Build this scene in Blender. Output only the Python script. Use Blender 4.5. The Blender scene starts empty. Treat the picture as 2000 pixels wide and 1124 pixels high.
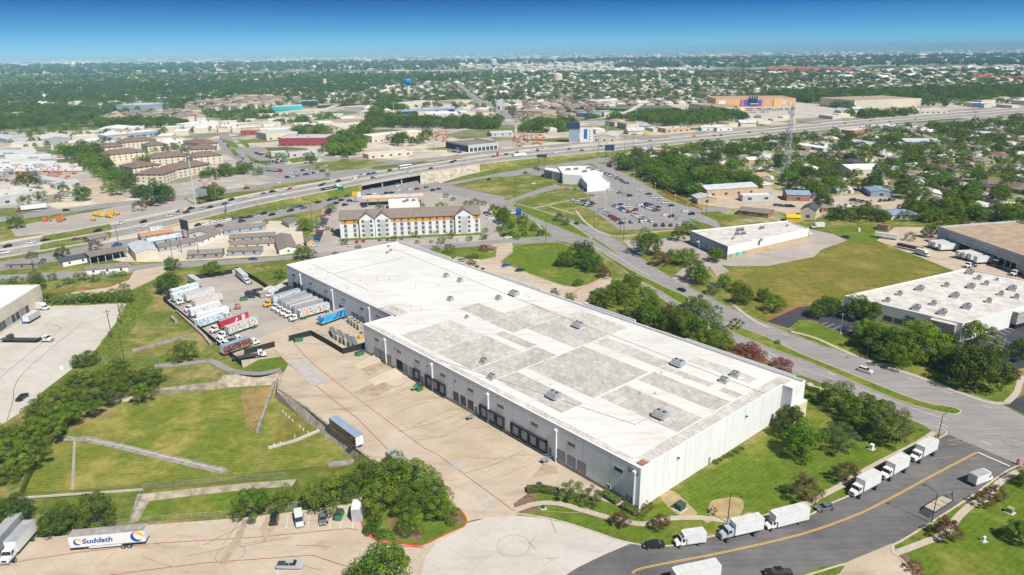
import bpy, bmesh, math, random
import numpy as np
from mathutils import Vector, Matrix
from mathutils.geometry import tessellate_polygon
random.seed(11); R = math.radians; PI = math.pi
SC = bpy.context.scene; COL = SC.collection
# ---------------------------------------------------------------- camera
CAM_H = 106.0; F = 1385.0; ROLL = math.atan(.011); PITCH = math.atan(462 / F)
cam = bpy.data.cameras.new('camera'); co = bpy.data.objects.new('camera', cam); COL.objects.link(co)
cam.sensor_width = 36.0; cam.lens = 36.0 * F / 2000.0; cam.clip_start = 1.0; cam.clip_end = 120000.0
co.matrix_world = Matrix.Translation((0, 0, CAM_H)) @ Matrix.Rotation(PI / 2 - PITCH, 4, 'X') @ Matrix.Rotation(-ROLL, 4, 'Z')
SC.camera = co
SC.view_settings.view_transform = 'Standard'; SC.view_settings.look = 'None'
SC.view_settings.exposure = 0.22; SC.view_settings.gamma = 1.0; SC.view_settings.use_curve_mapping = False
# ---------------------------------------------------------------- sky and sun
SUN_AZ, SUN_EL = R(142), R(52)      # azimuth clockwise from +Y
w = bpy.data.worlds.new('World'); SC.world = w; w.use_nodes = True
nt = w.node_tree; N = nt.nodes; L = nt.links; N.clear()
sky = N.new('ShaderNodeTexSky'); sky.sky_type = 'NISHITA'; sky.sun_disc = False
sky.sun_elevation = SUN_EL; sky.sun_rotation = SUN_AZ; sky.altitude = 200; sky.air_density = 1.0; sky.dust_density = 0.3; sky.ozone_density = 3.0
tc = N.new('ShaderNodeTexCoord'); sx = N.new('ShaderNodeSeparateXYZ'); cx_ = N.new('ShaderNodeCombineXYZ'); mz = N.new('ShaderNodeMath'); mz.operation = 'MULTIPLY_ADD'
mz.inputs[1].default_value = 1.0; mz.inputs[2].default_value = 0.0
nrm = N.new('ShaderNodeVectorMath'); nrm.operation = 'NORMALIZE'
L.new(tc.outputs['Generated'], sx.inputs[0]); L.new(sx.outputs[2], mz.inputs[0])
L.new(sx.outputs[0], cx_.inputs[0]); L.new(sx.outputs[1], cx_.inputs[1]); L.new(mz.outputs[0], cx_.inputs[2])
L.new(cx_.outputs[0], nrm.inputs[0]); L.new(nrm.outputs[0], sky.inputs[0])
hs = N.new('ShaderNodeHueSaturation'); hs.inputs['Saturation'].default_value = .85
gr = N.new('ShaderNodeValToRGB'); gr.color_ramp.elements[0].position = 0; gr.color_ramp.elements[0].color = (4.6, 10.4, 14.0, 1); gr.color_ramp.elements[1].position = .075; gr.color_ramp.elements[1].color = (.10, 1.4, 5.6, 1)
for p_, c_ in ((.012, (2.9, 8.8, 13.4)), (.030, (1.3, 5.8, 11.4)), (.055, (.3, 2.8, 8.2))): q_ = gr.color_ramp.elements.new(p_); q_.color = (*c_, 1)
fz = N.new('ShaderNodeMapRange'); fz.inputs[1].default_value = .10; fz.inputs[2].default_value = .35; fz.inputs[3].default_value = 0; fz.inputs[4].default_value = 1
mxs = N.new('ShaderNodeMix'); mxs.data_type = 'RGBA'; L.new(sx.outputs[2], gr.inputs[0]); L.new(sx.outputs[2], fz.inputs[0]); L.new(fz.outputs[0], mxs.inputs[0]); L.new(gr.outputs[0], mxs.inputs[6]); L.new(hs.outputs[0], mxs.inputs[7])
bg = N.new('ShaderNodeBackground'); bg.inputs[1].default_value = 0.052
out = N.new('ShaderNodeOutputWorld'); L.new(sky.outputs[0], hs.inputs['Color']); L.new(mxs.outputs[2], bg.inputs[0]); L.new(bg.outputs[0], out.inputs[0])
sl = bpy.data.lights.new('sun', 'SUN'); sl.energy = 5.0; sl.angle = R(.5); sl.color = (1, .955, .875)
so = bpy.data.objects.new('sun', sl); COL.objects.link(so)
sd = Vector((math.sin(SUN_AZ) * math.cos(SUN_EL), math.cos(SUN_AZ) * math.cos(SUN_EL), math.sin(SUN_EL)))
so.rotation_euler = sd.to_track_quat('Z', 'Y').to_euler(); so.location = (0, 0, 300)
SC.cycles.max_bounces = 5; SC.cycles.diffuse_bounces = 1; SC.cycles.glossy_bounces = 2; SC.cycles.transmission_bounces = 2
SC.cycles.volume_bounces = 0; SC.cycles.transparent_max_bounces = 4; SC.cycles.caustics_reflective = False; SC.cycles.caustics_refractive = False
# ---------------------------------------------------------------- places read off the photograph (2000 px wide) as points of the ground
cr_, sr_, cp_, sp_ = math.cos(ROLL), math.sin(ROLL), math.cos(PITCH), math.sin(PITCH)
def ray(x, y):
    a = (x - 1000) / F; b = (562 - y) / F
    a, b = a * cr_ + b * sr_, -a * sr_ + b * cr_
    return (a, cp_ + b * sp_, -sp_ + b * cp_)
def W(x, y, z=0.0):
    d = ray(x, y); t = (CAM_H - z) / -d[2]
    return Vector((d[0] * t, d[1] * t, z))
def WP(pts, z=0.0): return [W(p[0], p[1], z) for p in pts]
def PX(P):
    Z = P[2] - CAM_H; zc = P[1] * cp_ - Z * sp_; b2 = (P[1] * sp_ + Z * cp_) / zc; a2 = P[0] / zc
    return (1000 + (a2 * cr_ - b2 * sr_) * F, 562 - (a2 * sr_ + b2 * cr_) * F)
def mpp(x, y):      # metres per photo pixel at that ground point
    d = ray(x, y); return CAM_H / -d[2] / F
# ---------------------------------------------------------------- materials
MATS = {}
def newmat(name):
    m = bpy.data.materials.new(name); m.use_nodes = True; MATS[name] = m
    t = m.node_tree; b = t.nodes['Principled BSDF']; return m, t, b
def nd(t, typ, **k):
    n = t.nodes.new(typ)
    for a, v in k.items():
        if a in n.inputs: n.inputs[a].default_value = v
        else: setattr(n, a, v)
    return n
def pos(t, rot=0.0, sc=(1, 1, 1), obj=False):
    if obj: g = nd(t, 'ShaderNodeTexCoord'); o = g.outputs['Object']
    else: g = nd(t, 'ShaderNodeNewGeometry'); o = g.outputs['Position']
    mp = nd(t, 'ShaderNodeMapping'); mp.inputs['Rotation'].default_value = (0, 0, rot); mp.inputs['Scale'].default_value = sc
    t.links.new(o, mp.inputs[0]); return mp.outputs[0]
def ramp(t, src, stops):
    r = nd(t, 'ShaderNodeValToRGB'); e = r.color_ramp.elements
    while len(e) > 1: e.remove(e[-1])
    e[0].position = stops[0][0]; e[0].color = (*stops[0][1], 1)
    for p, c in stops[1:]:
        q = e.new(p); q.color = (*c, 1)
    t.links.new(src, r.inputs[0]); return r.outputs[0]
def noise(t, vec, scale, detail=4, rough=.6):
    n = nd(t, 'ShaderNodeTexNoise'); n.inputs['Scale'].default_value = scale; n.inputs['Detail'].default_value = detail; n.inputs['Roughness'].default_value = rough
    t.links.new(vec, n.inputs['Vector']); return n.outputs['Fac']
def mix(t, a, b, fac, mode='MIX'):
    m = nd(t, 'ShaderNodeMix'); m.data_type = 'RGBA'; m.blend_type = mode
    for s, v in ((6, a), (7, b)):
        if isinstance(v, tuple): m.inputs[s].default_value = (*v, 1)
        else: t.links.new(v, m.inputs[s])
    if isinstance(fac, float): m.inputs[0].default_value = fac
    else: t.links.new(fac, m.inputs[0])
    return m.outputs[2]
def setc(t, b, c, rough=.85, spec=.3):
    t.links.new(c, b.inputs['Base Color']); b.inputs['Roughness'].default_value = rough; b.inputs['Specular IOR Level'].default_value = spec
def wavy(t, vec, amp, scale):
    n = nd(t, 'ShaderNodeTexNoise'); n.inputs['Scale'].default_value = scale; n.inputs['Detail'].default_value = 2; t.links.new(vec, n.inputs['Vector'])
    a = nd(t, 'ShaderNodeVectorMath', operation='MULTIPLY_ADD'); a.inputs[1].default_value = (amp,) * 3
    t.links.new(n.outputs['Color'], a.inputs[0]); t.links.new(vec, a.inputs[2]); return a.outputs[0]
def plain(name, c, rough=.7, var=.15, sc=.7, spec=.3, metal=0.0):
    if name in MATS: return MATS[name]
    m, t, b = newmat(name); v = pos(t)
    c1 = tuple(x * (1 - var) for x in c); c2 = tuple(min(1, x * (1 + var * .6)) for x in c)
    f = noise(t, v, sc, 5, .65); col = ramp(t, f, [(.35, c1), (.62, c2)])
    setc(t, b, col, rough, spec); b.inputs['Metallic'].default_value = metal; return m
def paint(name, c, rough=.3): return plain(name, c, rough, .06, .4, .5)
def flagmat(name, cols, sc=.5, rot=0.0, rough=.5, obj=True):      # a printed, patchy decoration
    m, t, b = newmat(name); v = pos(t, rot, (1, 1, 1), obj)
    f = noise(t, v, sc, 1, .4); n = len(cols); r = nd(t, 'ShaderNodeValToRGB'); r.color_ramp.interpolation = 'CONSTANT'; e = r.color_ramp.elements
    while len(e) > 1: e.remove(e[-1])
    e[0].position = 0; e[0].color = (*cols[0], 1)
    for i in range(1, n): q = e.new(.3 + .42 * i / n); q.color = (*cols[i], 1)
    t.links.new(f, r.inputs[0]); setc(t, b, r.outputs[0], rough); return m
BAZ = R(41.25)     # the warehouse's long side runs this far to the left of +Y
def grass(name, g1, g2, tan, tanamt, stripe=0.0, rot=0.0):
    m, t, b = newmat(name); v = pos(t)
    f = noise(t, v, .9, 6, .75); c = ramp(t, f, [(.3, g1), (.7, g2)])
    fm = noise(t, wavy(t, v, 9, .08), .055, 6, .72); k = nd(t, 'ShaderNodeMapRange', clamp=True); k.inputs[1].default_value = .62 - tanamt * .26; k.inputs[2].default_value = .8 - tanamt * .2
    t.links.new(fm, k.inputs[0]); c = mix(t, c, tan, k.outputs[0])
    ks = nd(t, 'ShaderNodeMapRange'); ks.inputs[1].default_value = .56; ks.inputs[2].default_value = .72; ks.inputs[4].default_value = .25 + tanamt * .5
    t.links.new(noise(t, wavy(t, pos(t, rot, (.35, 1, 1)), 2, .3), .75, 6, .85), ks.inputs[0]); c = mix(t, c, tan, ks.outputs[0])
    f3 = noise(t, v, .3, 5, .7); c = mix(t, c, ramp(t, f3, [(.3, (.55, .62, .5)), (.6, (1, 1, 1)), (.8, (1.25, 1.2, 1.0))]), 1.0, 'MULTIPLY')
    if stripe:
        wv = nd(t, 'ShaderNodeTexWave'); wv.inputs['Scale'].default_value = .22; wv.inputs['Distortion'].default_value = 6; wv.inputs['Detail'].default_value = 3
        wv.inputs['Detail Scale'].default_value = .6; t.links.new(pos(t, rot), wv.inputs[0]); kk = nd(t, 'ShaderNodeMapRange'); kk.inputs[3].default_value = 0; kk.inputs[4].default_value = stripe
        t.links.new(wv.outputs['Fac'], kk.inputs[0]); c = mix(t, c, tan, kk.outputs[0])
    setc(t, b, c, .95, .1)
    bp = nd(t, 'ShaderNodeBump'); bp.inputs['Strength'].default_value = .6; bp.inputs['Distance'].default_value = .25; t.links.new(noise(t, v, 2.5, 4, .8), bp.inputs['Height']); t.links.new(bp.outputs[0], b.inputs['Normal'])
    return m
TAN = (.36, .27, .10)
G_LAWN = grass('lawn_grass', (.08, .142, .010), (.152, .226, .022), (.32, .28, .07), .45, .10, R(55))
G_POND = grass('mown_grass', (.105, .155, .012), (.19, .232, .026), (.42, .33, .10), .62, .16, R(82))
G_FIELD = grass('dry_field_grass', (.135, .145, .018), (.22, .205, .035), (.33, .25, .075), .62, .14, R(15))
G_VERGE = grass('verge_grass', (.095, .14, .015), (.175, .21, .03), (.40, .31, .13), .62)
G_WILD = grass('rank_grass_ground', (.10, .15, .015), (.24, .28, .04), (.34, .30, .08), .4)
def slabs(name, c1, c2, stain, joint=(.5, .47, .42), size=6.0, rot=BAZ, amt=.5, rough=.85):
    m, t, b = newmat(name); v = pos(t); vr = pos(t, rot)
    f = noise(t, v, .045, 6, .7); c = ramp(t, f, [(.32, c1), (.66, c2)])
    f2 = noise(t, pos(t, rot, (.25, 1.2, 1)), .16, 6, .75); k = nd(t, 'ShaderNodeMapRange'); k.inputs[1].default_value = .52; k.inputs[2].default_value = .78; k.inputs[4].default_value = amt
    t.links.new(f2, k.inputs[0]); c = mix(t, c, stain, k.outputs[0])
    f4 = noise(t, v, 1.6, 6, .8); c = mix(t, c, ramp(t, f4, [(.25, (.86, .85, .84)), (.55, (1, 1, 1)), (.8, (1.06, 1.06, 1.05))]), 1.0, 'MULTIPLY')
    br = nd(t, 'ShaderNodeTexBrick'); br.offset = 0; br.inputs['Scale'].default_value = 1; br.inputs['Brick Width'].default_value = size; br.inputs['Row Height'].default_value = size
    br.inputs['Mortar Size'].default_value = .035; br.inputs['Mortar Smooth'].default_value = .3; br.inputs['Color1'].default_value = (1, 1, 1, 1); br.inputs['Color2'].default_value = (.94, .94, .95, 1); br.inputs['Mortar'].default_value = (.72, .70, .67, 1)
    t.links.new(vr, br.inputs[0]); c = mix(t, c, br.outputs['Color'], 1.0, 'MULTIPLY')
    setc(t, b, c, rough, .2); return m
CONC = slabs('yard_concrete', (.46, .365, .262), (.57, .48, .38), (.29, .21, .13), amt=1.0)
CONC_L = slabs('pale_concrete', (.50, .46, .405), (.61, .57, .52), (.38, .34, .29), amt=.7)
CONC_G = slabs('grey_yard_concrete', (.34, .30, .27), (.47, .42, .37), (.25, .215, .19))
DIRT = slabs('bare_caliche', (.54, .46, .35), (.66, .59, .49), (.40, .28, .17), size=60)
WALK = slabs('sidewalk_concrete', (.47, .39, .30), (.55, .48, .40), (.38, .31, .24), size=1.6, amt=.25)
def asph(name, c1, c2, rot=R(-60), sc=.12):
    m, t, b = newmat(name); v = pos(t)
    c = ramp(t, noise(t, v, .06, 5, .7), [(.3, c1), (.7, c2)])
    c = mix(t, c, ramp(t, noise(t, pos(t, rot, (.06, 1, 1)), .9, 5, .7), [(.3, (.78, .78, .8)), (.5, (1, 1, 1)), (.75, (1.2, 1.18, 1.14))]), 1.0, 'MULTIPLY')
    c = mix(t, c, ramp(t, noise(t, v, 4, 4, .8), [(.3, (.88, .88, .88)), (.7, (1.1, 1.1, 1.1))]), 1.0, 'MULTIPLY')
    setc(t, b, c, .9, .2); return m
ASPH = asph('grey_asphalt', (.25, .235, .23), (.32, .30, .295), R(38))
ASPH_D = asph('dark_asphalt', (.10, .098, .10), (.185, .18, .175), R(-22))
ASPH_B = asph('fresh_asphalt', (.045, .047, .055), (.07, .07, .08), R(0))
ASPH_H = asph('highway_asphalt', (.25, .235, .225), (.33, .31, .30), R(60))
CONC_H = slabs('highway_concrete', (.45, .41, .36), (.54, .49, .43), (.36, .32, .27), size=5, amt=.3)
LINE_W = plain('white_road_paint', (.72, .72, .70), .7, .2, 2); LINE_Y = plain('yellow_road_paint', (.75, .45, .08), .7, .15, 2)
LINE_R = plain('red_fire_lane_paint', (.40, .10, .07), .7, .4, .5); RED_K = plain('red_kerb_paint', (.62, .06, .04), .7, .2, 1)
LINE_O = plain('faded_yellow_paint', (.62, .45, .17), .7, .2, 1)
KERB = plain('kerb_concrete', (.53, .45, .36), .85, .2, .8)
OLDC = plain('weathered_concrete', (.40, .34, .27), .9, .35, .5); GREYC = plain('old_grey_concrete', (.30, .275, .245), .9, .35, .6)
WHITE = plain('white_tilt_wall', (.78, .78, .77), .8, .05, .15); ROOFW = None
BLACK = plain('black_rubber', (.02, .02, .022), .7); DKMET = plain('dark_metal', (.06, .06, .065), .5); GALV = plain('galvanised_metal', (.42, .43, .44), .45, .2, 1.5, .5, .3)
GLASS = plain('dark_glass', (.025, .035, .045), .12, .3, .5, .8); WFRAME = plain('white_metal', (.75, .75, .75), .5, .06)
YEL = paint('yellow_paint', (.80, .48, .02)); ORANGE = paint('orange_paint', (.72, .16, .04)); GREEN = paint('green_paint', (.03, .22, .08)); BLUE = paint('blue_paint', (.03, .15, .45))
BARK = plain('bark', (.13, .10, .075), .95, .4, 3); TEAL = paint('turquoise_paint', (.05, .45, .48))
SOIL = plain('mulch_soil', (.20, .125, .08), .95, .4, .9)
# ---------------------------------------------------------------- mesh building
class MB:
    def __init__(s): s.v = []; s.f = []; s.m = []
    def add(s, vs, fs, m=0):
        n = len(s.v); s.v.extend(vs); s.f.extend([tuple(i + n for i in f) for f in fs]); s.m.extend([m] * len(fs)); return s
    def box(s, x0, x1, y0, y1, z0, z1, m=0):
        return s.add([(x0, y0, z0), (x1, y0, z0), (x1, y1, z0), (x0, y1, z0), (x0, y0, z1), (x1, y0, z1), (x1, y1, z1), (x0, y1, z1)],
                     [(0, 3, 2, 1), (4, 5, 6, 7), (0, 1, 5, 4), (1, 2, 6, 5), (2, 3, 7, 6), (3, 0, 4, 7)], m)
    def hexa(s, lo, hi, m=0):       # two quads (ccw seen from above)
        return s.add(list(lo) + list(hi), [(0, 3, 2, 1), (4, 5, 6, 7), (0, 1, 5, 4), (1, 2, 6, 5), (2, 3, 7, 6), (3, 0, 4, 7)], m)
    def prism(s, p, z0, z1, m=0, mt=None):
        n = len(p)
        if area(p) < 0: p = p[::-1]
        s.add([(q[0], q[1], z0) for q in p] + [(q[0], q[1], z1) for q in p], [(i, (i + 1) % n, n + (i + 1) % n, n + i) for i in range(n)], m)
        s.cap(p, z1, m if mt is None else mt); return s
    def cap(s, p, z, m=0):
        tri = tessellate_polygon([[Vector((q[0], q[1], 0)) for q in p]]); fs = []
        for a in tri:
            A = area([p[i] for i in a])
            if abs(A) > 1e-9: fs.append(tuple(a) if A > 0 else tuple(a)[::-1])
        return s.add([(q[0], q[1], z) for q in p], fs, m)
    def cyl(s, c, r, h, m=0, n=8, axis='z', r2=None):
        r2 = r if r2 is None else r2; a = []
        for k, rr in ((0, r), (1, r2)):
            for i in range(n):
                t = 2 * PI * i / n; p = (rr * math.cos(t), rr * math.sin(t), k * h)
                if axis == 'y': p = (p[0], p[2], -p[1])
                if axis == 'x': p = (p[2], p[0], p[1])
                a.append((c[0] + p[0], c[1] + p[1], c[2] + p[2]))
        return s.add(a, [(i, (i + 1) % n, n + (i + 1) % n, n + i) for i in range(n)] + [tuple(range(n))[::-1], tuple(range(n, 2 * n))], m)
    def tube(s, A, B, r, m=0, n=6, r2=None):
        A = Vector(A); B = Vector(B); d = (B - A)
        if d.length < 1e-6: return s
        q = d.to_track_quat('Z', 'Y'); r2 = r if r2 is None else r2; a = []
        for P, rr in ((A, r), (B, r2)):
            for i in range(n):
                t = 2 * PI * i / n; a.append(tuple(P + q @ Vector((rr * math.cos(t), rr * math.sin(t), 0))))
        return s.add(a, [(i, (i + 1) % n, n + (i + 1) % n, n + i) for i in range(n)] + [tuple(range(n))[::-1], tuple(range(n, 2 * n))], m)
    def sect(s, secs, m=0):      # loft of rectangles along x: (x, halfwidth_bottom, halfwidth_top, z0, z1)
        vs = []
        for x, wb, wt, z0, z1 in secs: vs += [(x, -wb, z0), (x, wb, z0), (x, wt, z1), (x, -wt, z1)]
        fs = [(3, 2, 1, 0), tuple(len(vs) - 4 + i for i in (0, 1, 2, 3))]
        for i in range(len(secs) - 1):
            for k in range(4): a = 4 * i + k; b2 = 4 * i + (k + 1) % 4; fs.append((a, b2, b2 + 4, a + 4))
        return s.add(vs, fs, m)
    def mesh(s, name, mats, smooth=False):
        me = bpy.data.meshes.new(name); me.from_pydata([tuple(v) for v in s.v], [], s.f)
        if not isinstance(mats, (list, tuple)): mats = [mats]
        for q in mats: me.materials.append(q)
        me.polygons.foreach_set('material_index', s.m)
        if smooth: me.polygons.foreach_set('use_smooth', [True] * len(s.f))
        me.update(); return me
    def build(s, name, mats, parent=None, loc=(0, 0, 0), rz=0, smooth=False, bevel=0):
        me = s.mesh(name, mats, smooth); o = link(name, me, parent, loc, rz)
        if bevel:
            bm = bmesh.new(); bm.from_mesh(me); bmesh.ops.recalc_face_normals(bm, faces=bm.faces)
            bmesh.ops.bevel(bm, geom=list(bm.edges), offset=bevel, segments=2, affect='EDGES', profile=.6); bm.to_mesh(me); bm.free()
        return o
def area(p):
    return .5 * sum(p[i][0] * p[(i + 1) % len(p)][1] - p[(i + 1) % len(p)][0] * p[i][1] for i in range(len(p)))
def link(name, me, parent=None, loc=(0, 0, 0), rz=0):
    o = bpy.data.objects.new(name, me); COL.objects.link(o); o.location = loc; o.rotation_euler = (0, 0, rz)
    if parent: o.parent = parent
    return o
def tag(o, label=None, cat=None, group=None, kind=None):
    if label: o['label'] = label
    if cat: o['category'] = cat
    if group: o['group'] = group
    if kind: o['kind'] = kind
    return o
def thing(name, loc, rz=0, label=None, cat=None, group=None):
    return tag(link(name, None, None, loc, rz), label, cat, group)
def ANG(v): return math.atan2(v[1], v[0])
def copy_tree(o):
    kids = [c for c in o.children]
    c = o.copy(); COL.objects.link(c)
    for k in kids:
        d = k.copy(); COL.objects.link(d); d.parent = c
        for k2 in k.children:
            e = k2.copy(); COL.objects.link(e); e.parent = d
    return c
def fix(me):
    bm = bmesh.new(); bm.from_mesh(me); bmesh.ops.recalc_face_normals(bm, faces=bm.faces); bm.to_mesh(me); bm.free()
def struct(name, me_or_mb, mats=None):
    o = me_or_mb.build(name, mats) if isinstance(me_or_mb, MB) else link(name, me_or_mb)
    o['kind'] = 'structure'; return o
LVL = {}
NS = 0
def sheet(name, pts, lvl, m, world=False, kind='structure'):
    global NS; NS += 1; lvl = lvl + (NS % 30) * .03
    p = [(q[0], q[1]) for q in (pts if world else WP(pts))]
    mb = MB(); mb.cap(p, lvl * .004); o = mb.build(name, m); o['kind'] = kind; return o
def offs(line, d, closed=False):
    out = []; n = len(line)
    for i in range(n):
        a = Vector(line[(i - 1) % n][:2]) if (i > 0 or closed) else None; b = Vector(line[i][:2]); c = Vector(line[(i + 1) % n][:2]) if (i < n - 1 or closed) else None
        d1 = (b - a).normalized() if a is not None and (b - a).length > 1e-6 else None; d2 = (c - b).normalized() if c is not None and (c - b).length > 1e-6 else None
        if d1 is None: d1 = d2
        if d2 is None: d2 = d1
        n1 = Vector((-d1.y, d1.x)); n2 = Vector((-d2.y, d2.x)); k = n1 + n2
        k = k / max(.5, k.length_squared / 2) if k.length > .1 else n1
        out.append(b + k * d)
    return out
def ribbon(line, w, z, mb=None, m=0, h=0.0, closed=False):      # a flat (or h-high) band along world points
    mb = mb or MB(); a = offs(line, w / 2, closed); b = offs(line, -w / 2, closed); n = len(line)
    for i in range(n if closed else n - 1):
        j = (i + 1) % n
        if h: mb.hexa([(b[i][0], b[i][1], z), (b[j][0], b[j][1], z), (a[j][0], a[j][1], z), (a[i][0], a[i][1], z)], [(b[i][0], b[i][1], z + h), (b[j][0], b[j][1], z + h), (a[j][0], a[j][1], z + h), (a[i][0], a[i][1], z + h)], m)
        else: mb.add([(b[i][0], b[i][1], z), (b[j][0], b[j][1], z), (a[j][0], a[j][1], z), (a[i][0], a[i][1], z)], [(0, 1, 2, 3)], m)
    return mb
def smooth_line(p, k=4, closed=False):
    n = len(p); out = []
    for i in range(n if closed else n - 1):
        g = lambda j: Vector(p[j % n][:2]) if closed else Vector(p[max(0, min(n - 1, j))][:2])
        a, b, c, d = g(i - 1), g(i), g(i + 1), g(i + 2)
        for s in range(k):
            t = s / k; out.append(.5 * ((2 * b) + (c - a) * t + (2 * a - 5 * b + 4 * c - d) * t * t + (3 * b - 3 * c + d - a) * t ** 3))
    if not closed: out.append(Vector(p[-1][:2]))
    return out
def dashes(line, w, z, on, off, mb, m=0):
    pos_ = 0; d = on + off
    for i in range(len(line) - 1):
        a = Vector(line[i][:2]); b = Vector(line[i + 1][:2]); Ln = (b - a).length; t = 0
        while t < Ln:
            ph = (pos_ + t) % d; step = min((on - ph) if ph < on else (d - ph), Ln - t) + 1e-4
            if ph < on: ribbon([a + (b - a) * (t / Ln), a + (b - a) * (min(Ln, t + step) / Ln)], w, z, mb, m)
            t += step
        pos_ += Ln
def text_obj(name, s, size, m, parent, loc, rot, extr=.02, sx=1.0, shear=0.0):
    c = bpy.data.curves.new(name, 'FONT'); c.body = s; c.size = size; c.extrude = extr; c.align_x = 'CENTER'; c.align_y = 'CENTER'; c.offset = size * .03; c.shear = shear; c.resolution_u = 3
    t = bpy.data.objects.new('tmp', c); COL.objects.link(t)
    me = bpy.data.meshes.new_from_object(t.evaluated_get(bpy.context.evaluated_depsgraph_get())); COL.objects.unlink(t); bpy.data.objects.remove(t)
    me.materials.clear(); me.materials.append(m); me.name = name
    o = link(name, me, parent, loc); o.rotation_euler = rot; o.scale = (sx, 1, 1); return o
KEEP = []      # world polygons that scattered trees and houses stay out of
def keep(pts, world=False, grow=0):
    p = np.array([(q[0], q[1]) for q in (pts if world else WP(pts))])
    KEEP.append(p)
def inpoly(P, p):      # numpy: P (n,2), p (k,2)
    x, y = P[:, 0], P[:, 1]; c = np.zeros(len(P), bool); k = len(p); j = k - 1
    for i in range(k):
        xi, yi = p[i]; xj, yj = p[j]
        if yi != yj: c ^= ((yi > y) != (yj > y)) & (x < (xj - xi) * (y - yi) / (yj - yi) + xi)
        j = i
    return c
def scatter(pts, sp, jit=.45, drop=0.0, seed=1, world=False):
    p = np.array([(q[0], q[1]) for q in (pts if world else WP(pts))]); rs = np.random.RandomState(seed)
    x0, y0 = p.min(0); x1, y1 = p.max(0); gx, gy = np.meshgrid(np.arange(x0, x1, sp), np.arange(y0, y1, sp))
    P = np.stack([gx.ravel(), gy.ravel()], 1) + rs.uniform(-jit, jit, (gx.size, 2)) * sp
    P = P[inpoly(P, p)]
    if drop: P = P[rs.rand(len(P)) > drop]
    for q in KEEP:
        if len(P): P = P[~inpoly(P, q)]
    return P
# ================================================================ THE GROUND
PZ = 3.0
rim = [(215,772),(282,762),(425,745),(438,733),(549,725),(553,731),(541,765),(600,800),(706,886),(700,915),(600,925),(440,945),(280,957),(130,972),(30,978),(60,900),(105,845),(150,790)]
flo = [(222,790),(285,776),(426,761),(447,757),(533,752),(539,760),(536,778),(590,818),(688,895),(680,905),(600,914),(440,930),(285,944),(140,957),(48,962),(80,888),(122,842),(172,796)]
rim2 = [(268,966),(380,954),(480,944),(580,936),(590,960),(450,1008),(252,1022)]
flo2 = [(292,979),(380,968),(480,957),(570,950),(575,962),(447,1002),(270,1018)]
RIM, FLO = WP(rim), WP(flo, -PZ); RIM2, FLO2 = WP(rim2), WP(flo2, -1.8)
def holed(outer, holes, name, m):
    loops = [[Vector((p[0], p[1], 0)) for p in l] for l in [outer] + holes]; tri = tessellate_polygon(loops); fl = [v for l in loops for v in l]
    mb = MB(); fs = []
    for a in tri:
        A = area([fl[i] for i in a])
        if abs(A) > 1e-9: fs.append(tuple(a) if A > 0 else tuple(a)[::-1])
    mb.add([tuple(v) for v in fl], fs); return struct(name, mb, m)
near = [(-900, -60), (900, -60), (900, 900), (-900, 900)]
holed(near, [RIM, RIM2], 'ground', G_VERGE)
def basin(name, RM, FL, z, conc, grey, m_floor):
    fl = MB(); fl.cap([(p[0], p[1]) for p in FL], z); struct(name + '_floor', fl, m_floor)
    g = MB(); c = MB(); d = MB(); n = len(RM)
    for i in range(n):
        j = (i + 1) % n; t = c if i in conc else d if i in grey else g
        t.add([(RM[i][0], RM[i][1], 0), (RM[j][0], RM[j][1], 0), (FL[j][0], FL[j][1], z), (FL[i][0], FL[i][1], z)], [(0, 1, 2, 3)])
    struct(name + '_bank', g, G_POND)
    if c.f: struct(name + '_concrete_bank', c, OLDC)
    if d.f: struct(name + '_grey_bank', d, OLDC)
basin('detention_basin', RIM, FLO, -PZ, (0, 1, 2, 3, 4), (6, 7), G_POND)
basin('small_basin', RIM2, FLO2, -1.8, (0, 1, 2, 6), (), G_LAWN)
# terrain beyond the near ground: parcels, fields and woods seen ever flatter
m, t, b = newmat('far_country'); v = pos(t)
vo = nd(t, 'ShaderNodeTexVoronoi'); vo.inputs['Scale'].default_value = .011; t.links.new(wavy(t, v, 60, .01), vo.inputs['Vector'])
sp = nd(t, 'ShaderNodeSeparateColor'); t.links.new(vo.outputs['Color'], sp.inputs[0])
c = ramp(t, sp.outputs[0], [(0, (.03, .055, .02)), (.25, (.06, .09, .025)), (.42, (.12, .15, .05)), (.58, (.27, .26, .15)), (.75, (.46, .42, .33)), (1, (.66, .62, .56))])
c = mix(t, c, ramp(t, noise(t, v, .02, 6, .7), [(.3, (.5, .55, .5)), (.7, (1.2, 1.2, 1.1))]), 1.0, 'MULTIPLY')
k = nd(t, 'ShaderNodeMapRange'); k.inputs[1].default_value = .53; k.inputs[2].default_value = .63
t.links.new(noise(t, pos(t, 0, (.35, 1, 1)), .0011, 4, .6), k.inputs[0]); c = mix(t, c, (.018, .038, .016), k.outputs[0])
k = nd(t, 'ShaderNodeMapRange'); k.inputs[1].default_value = .60; k.inputs[2].default_value = .68
t.links.new(noise(t, pos(t, 0, (.2, 1, 1)), .0016, 5, .7), k.inputs[0]); c = mix(t, c, (.34, .31, .25), k.outputs[0])
setc(t, b, c, .95, .1)
far = MB(); E_ = 30000
far.add([(-E_, 900, 0), (E_, 900, 0), (E_, E_, 0), (-E_, E_, 0), (-E_, -60, 0), (-900, -60, 0), (-900, 900, 0), (900, -60, 0), (E_, -60, 0), (900, 900, 0)], [(0, 6, 9, 1, 2, 3), (4, 5, 6, 0), (7, 8, 1, 9)])
struct('terrain', far, m)
LOTS = slabs('lot_paving', (.46, .41, .35), (.60, .54, .47), (.32, .28, .24), size=30)
m, t, b = newmat('commercial_parcels'); v = pos(t)
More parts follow.
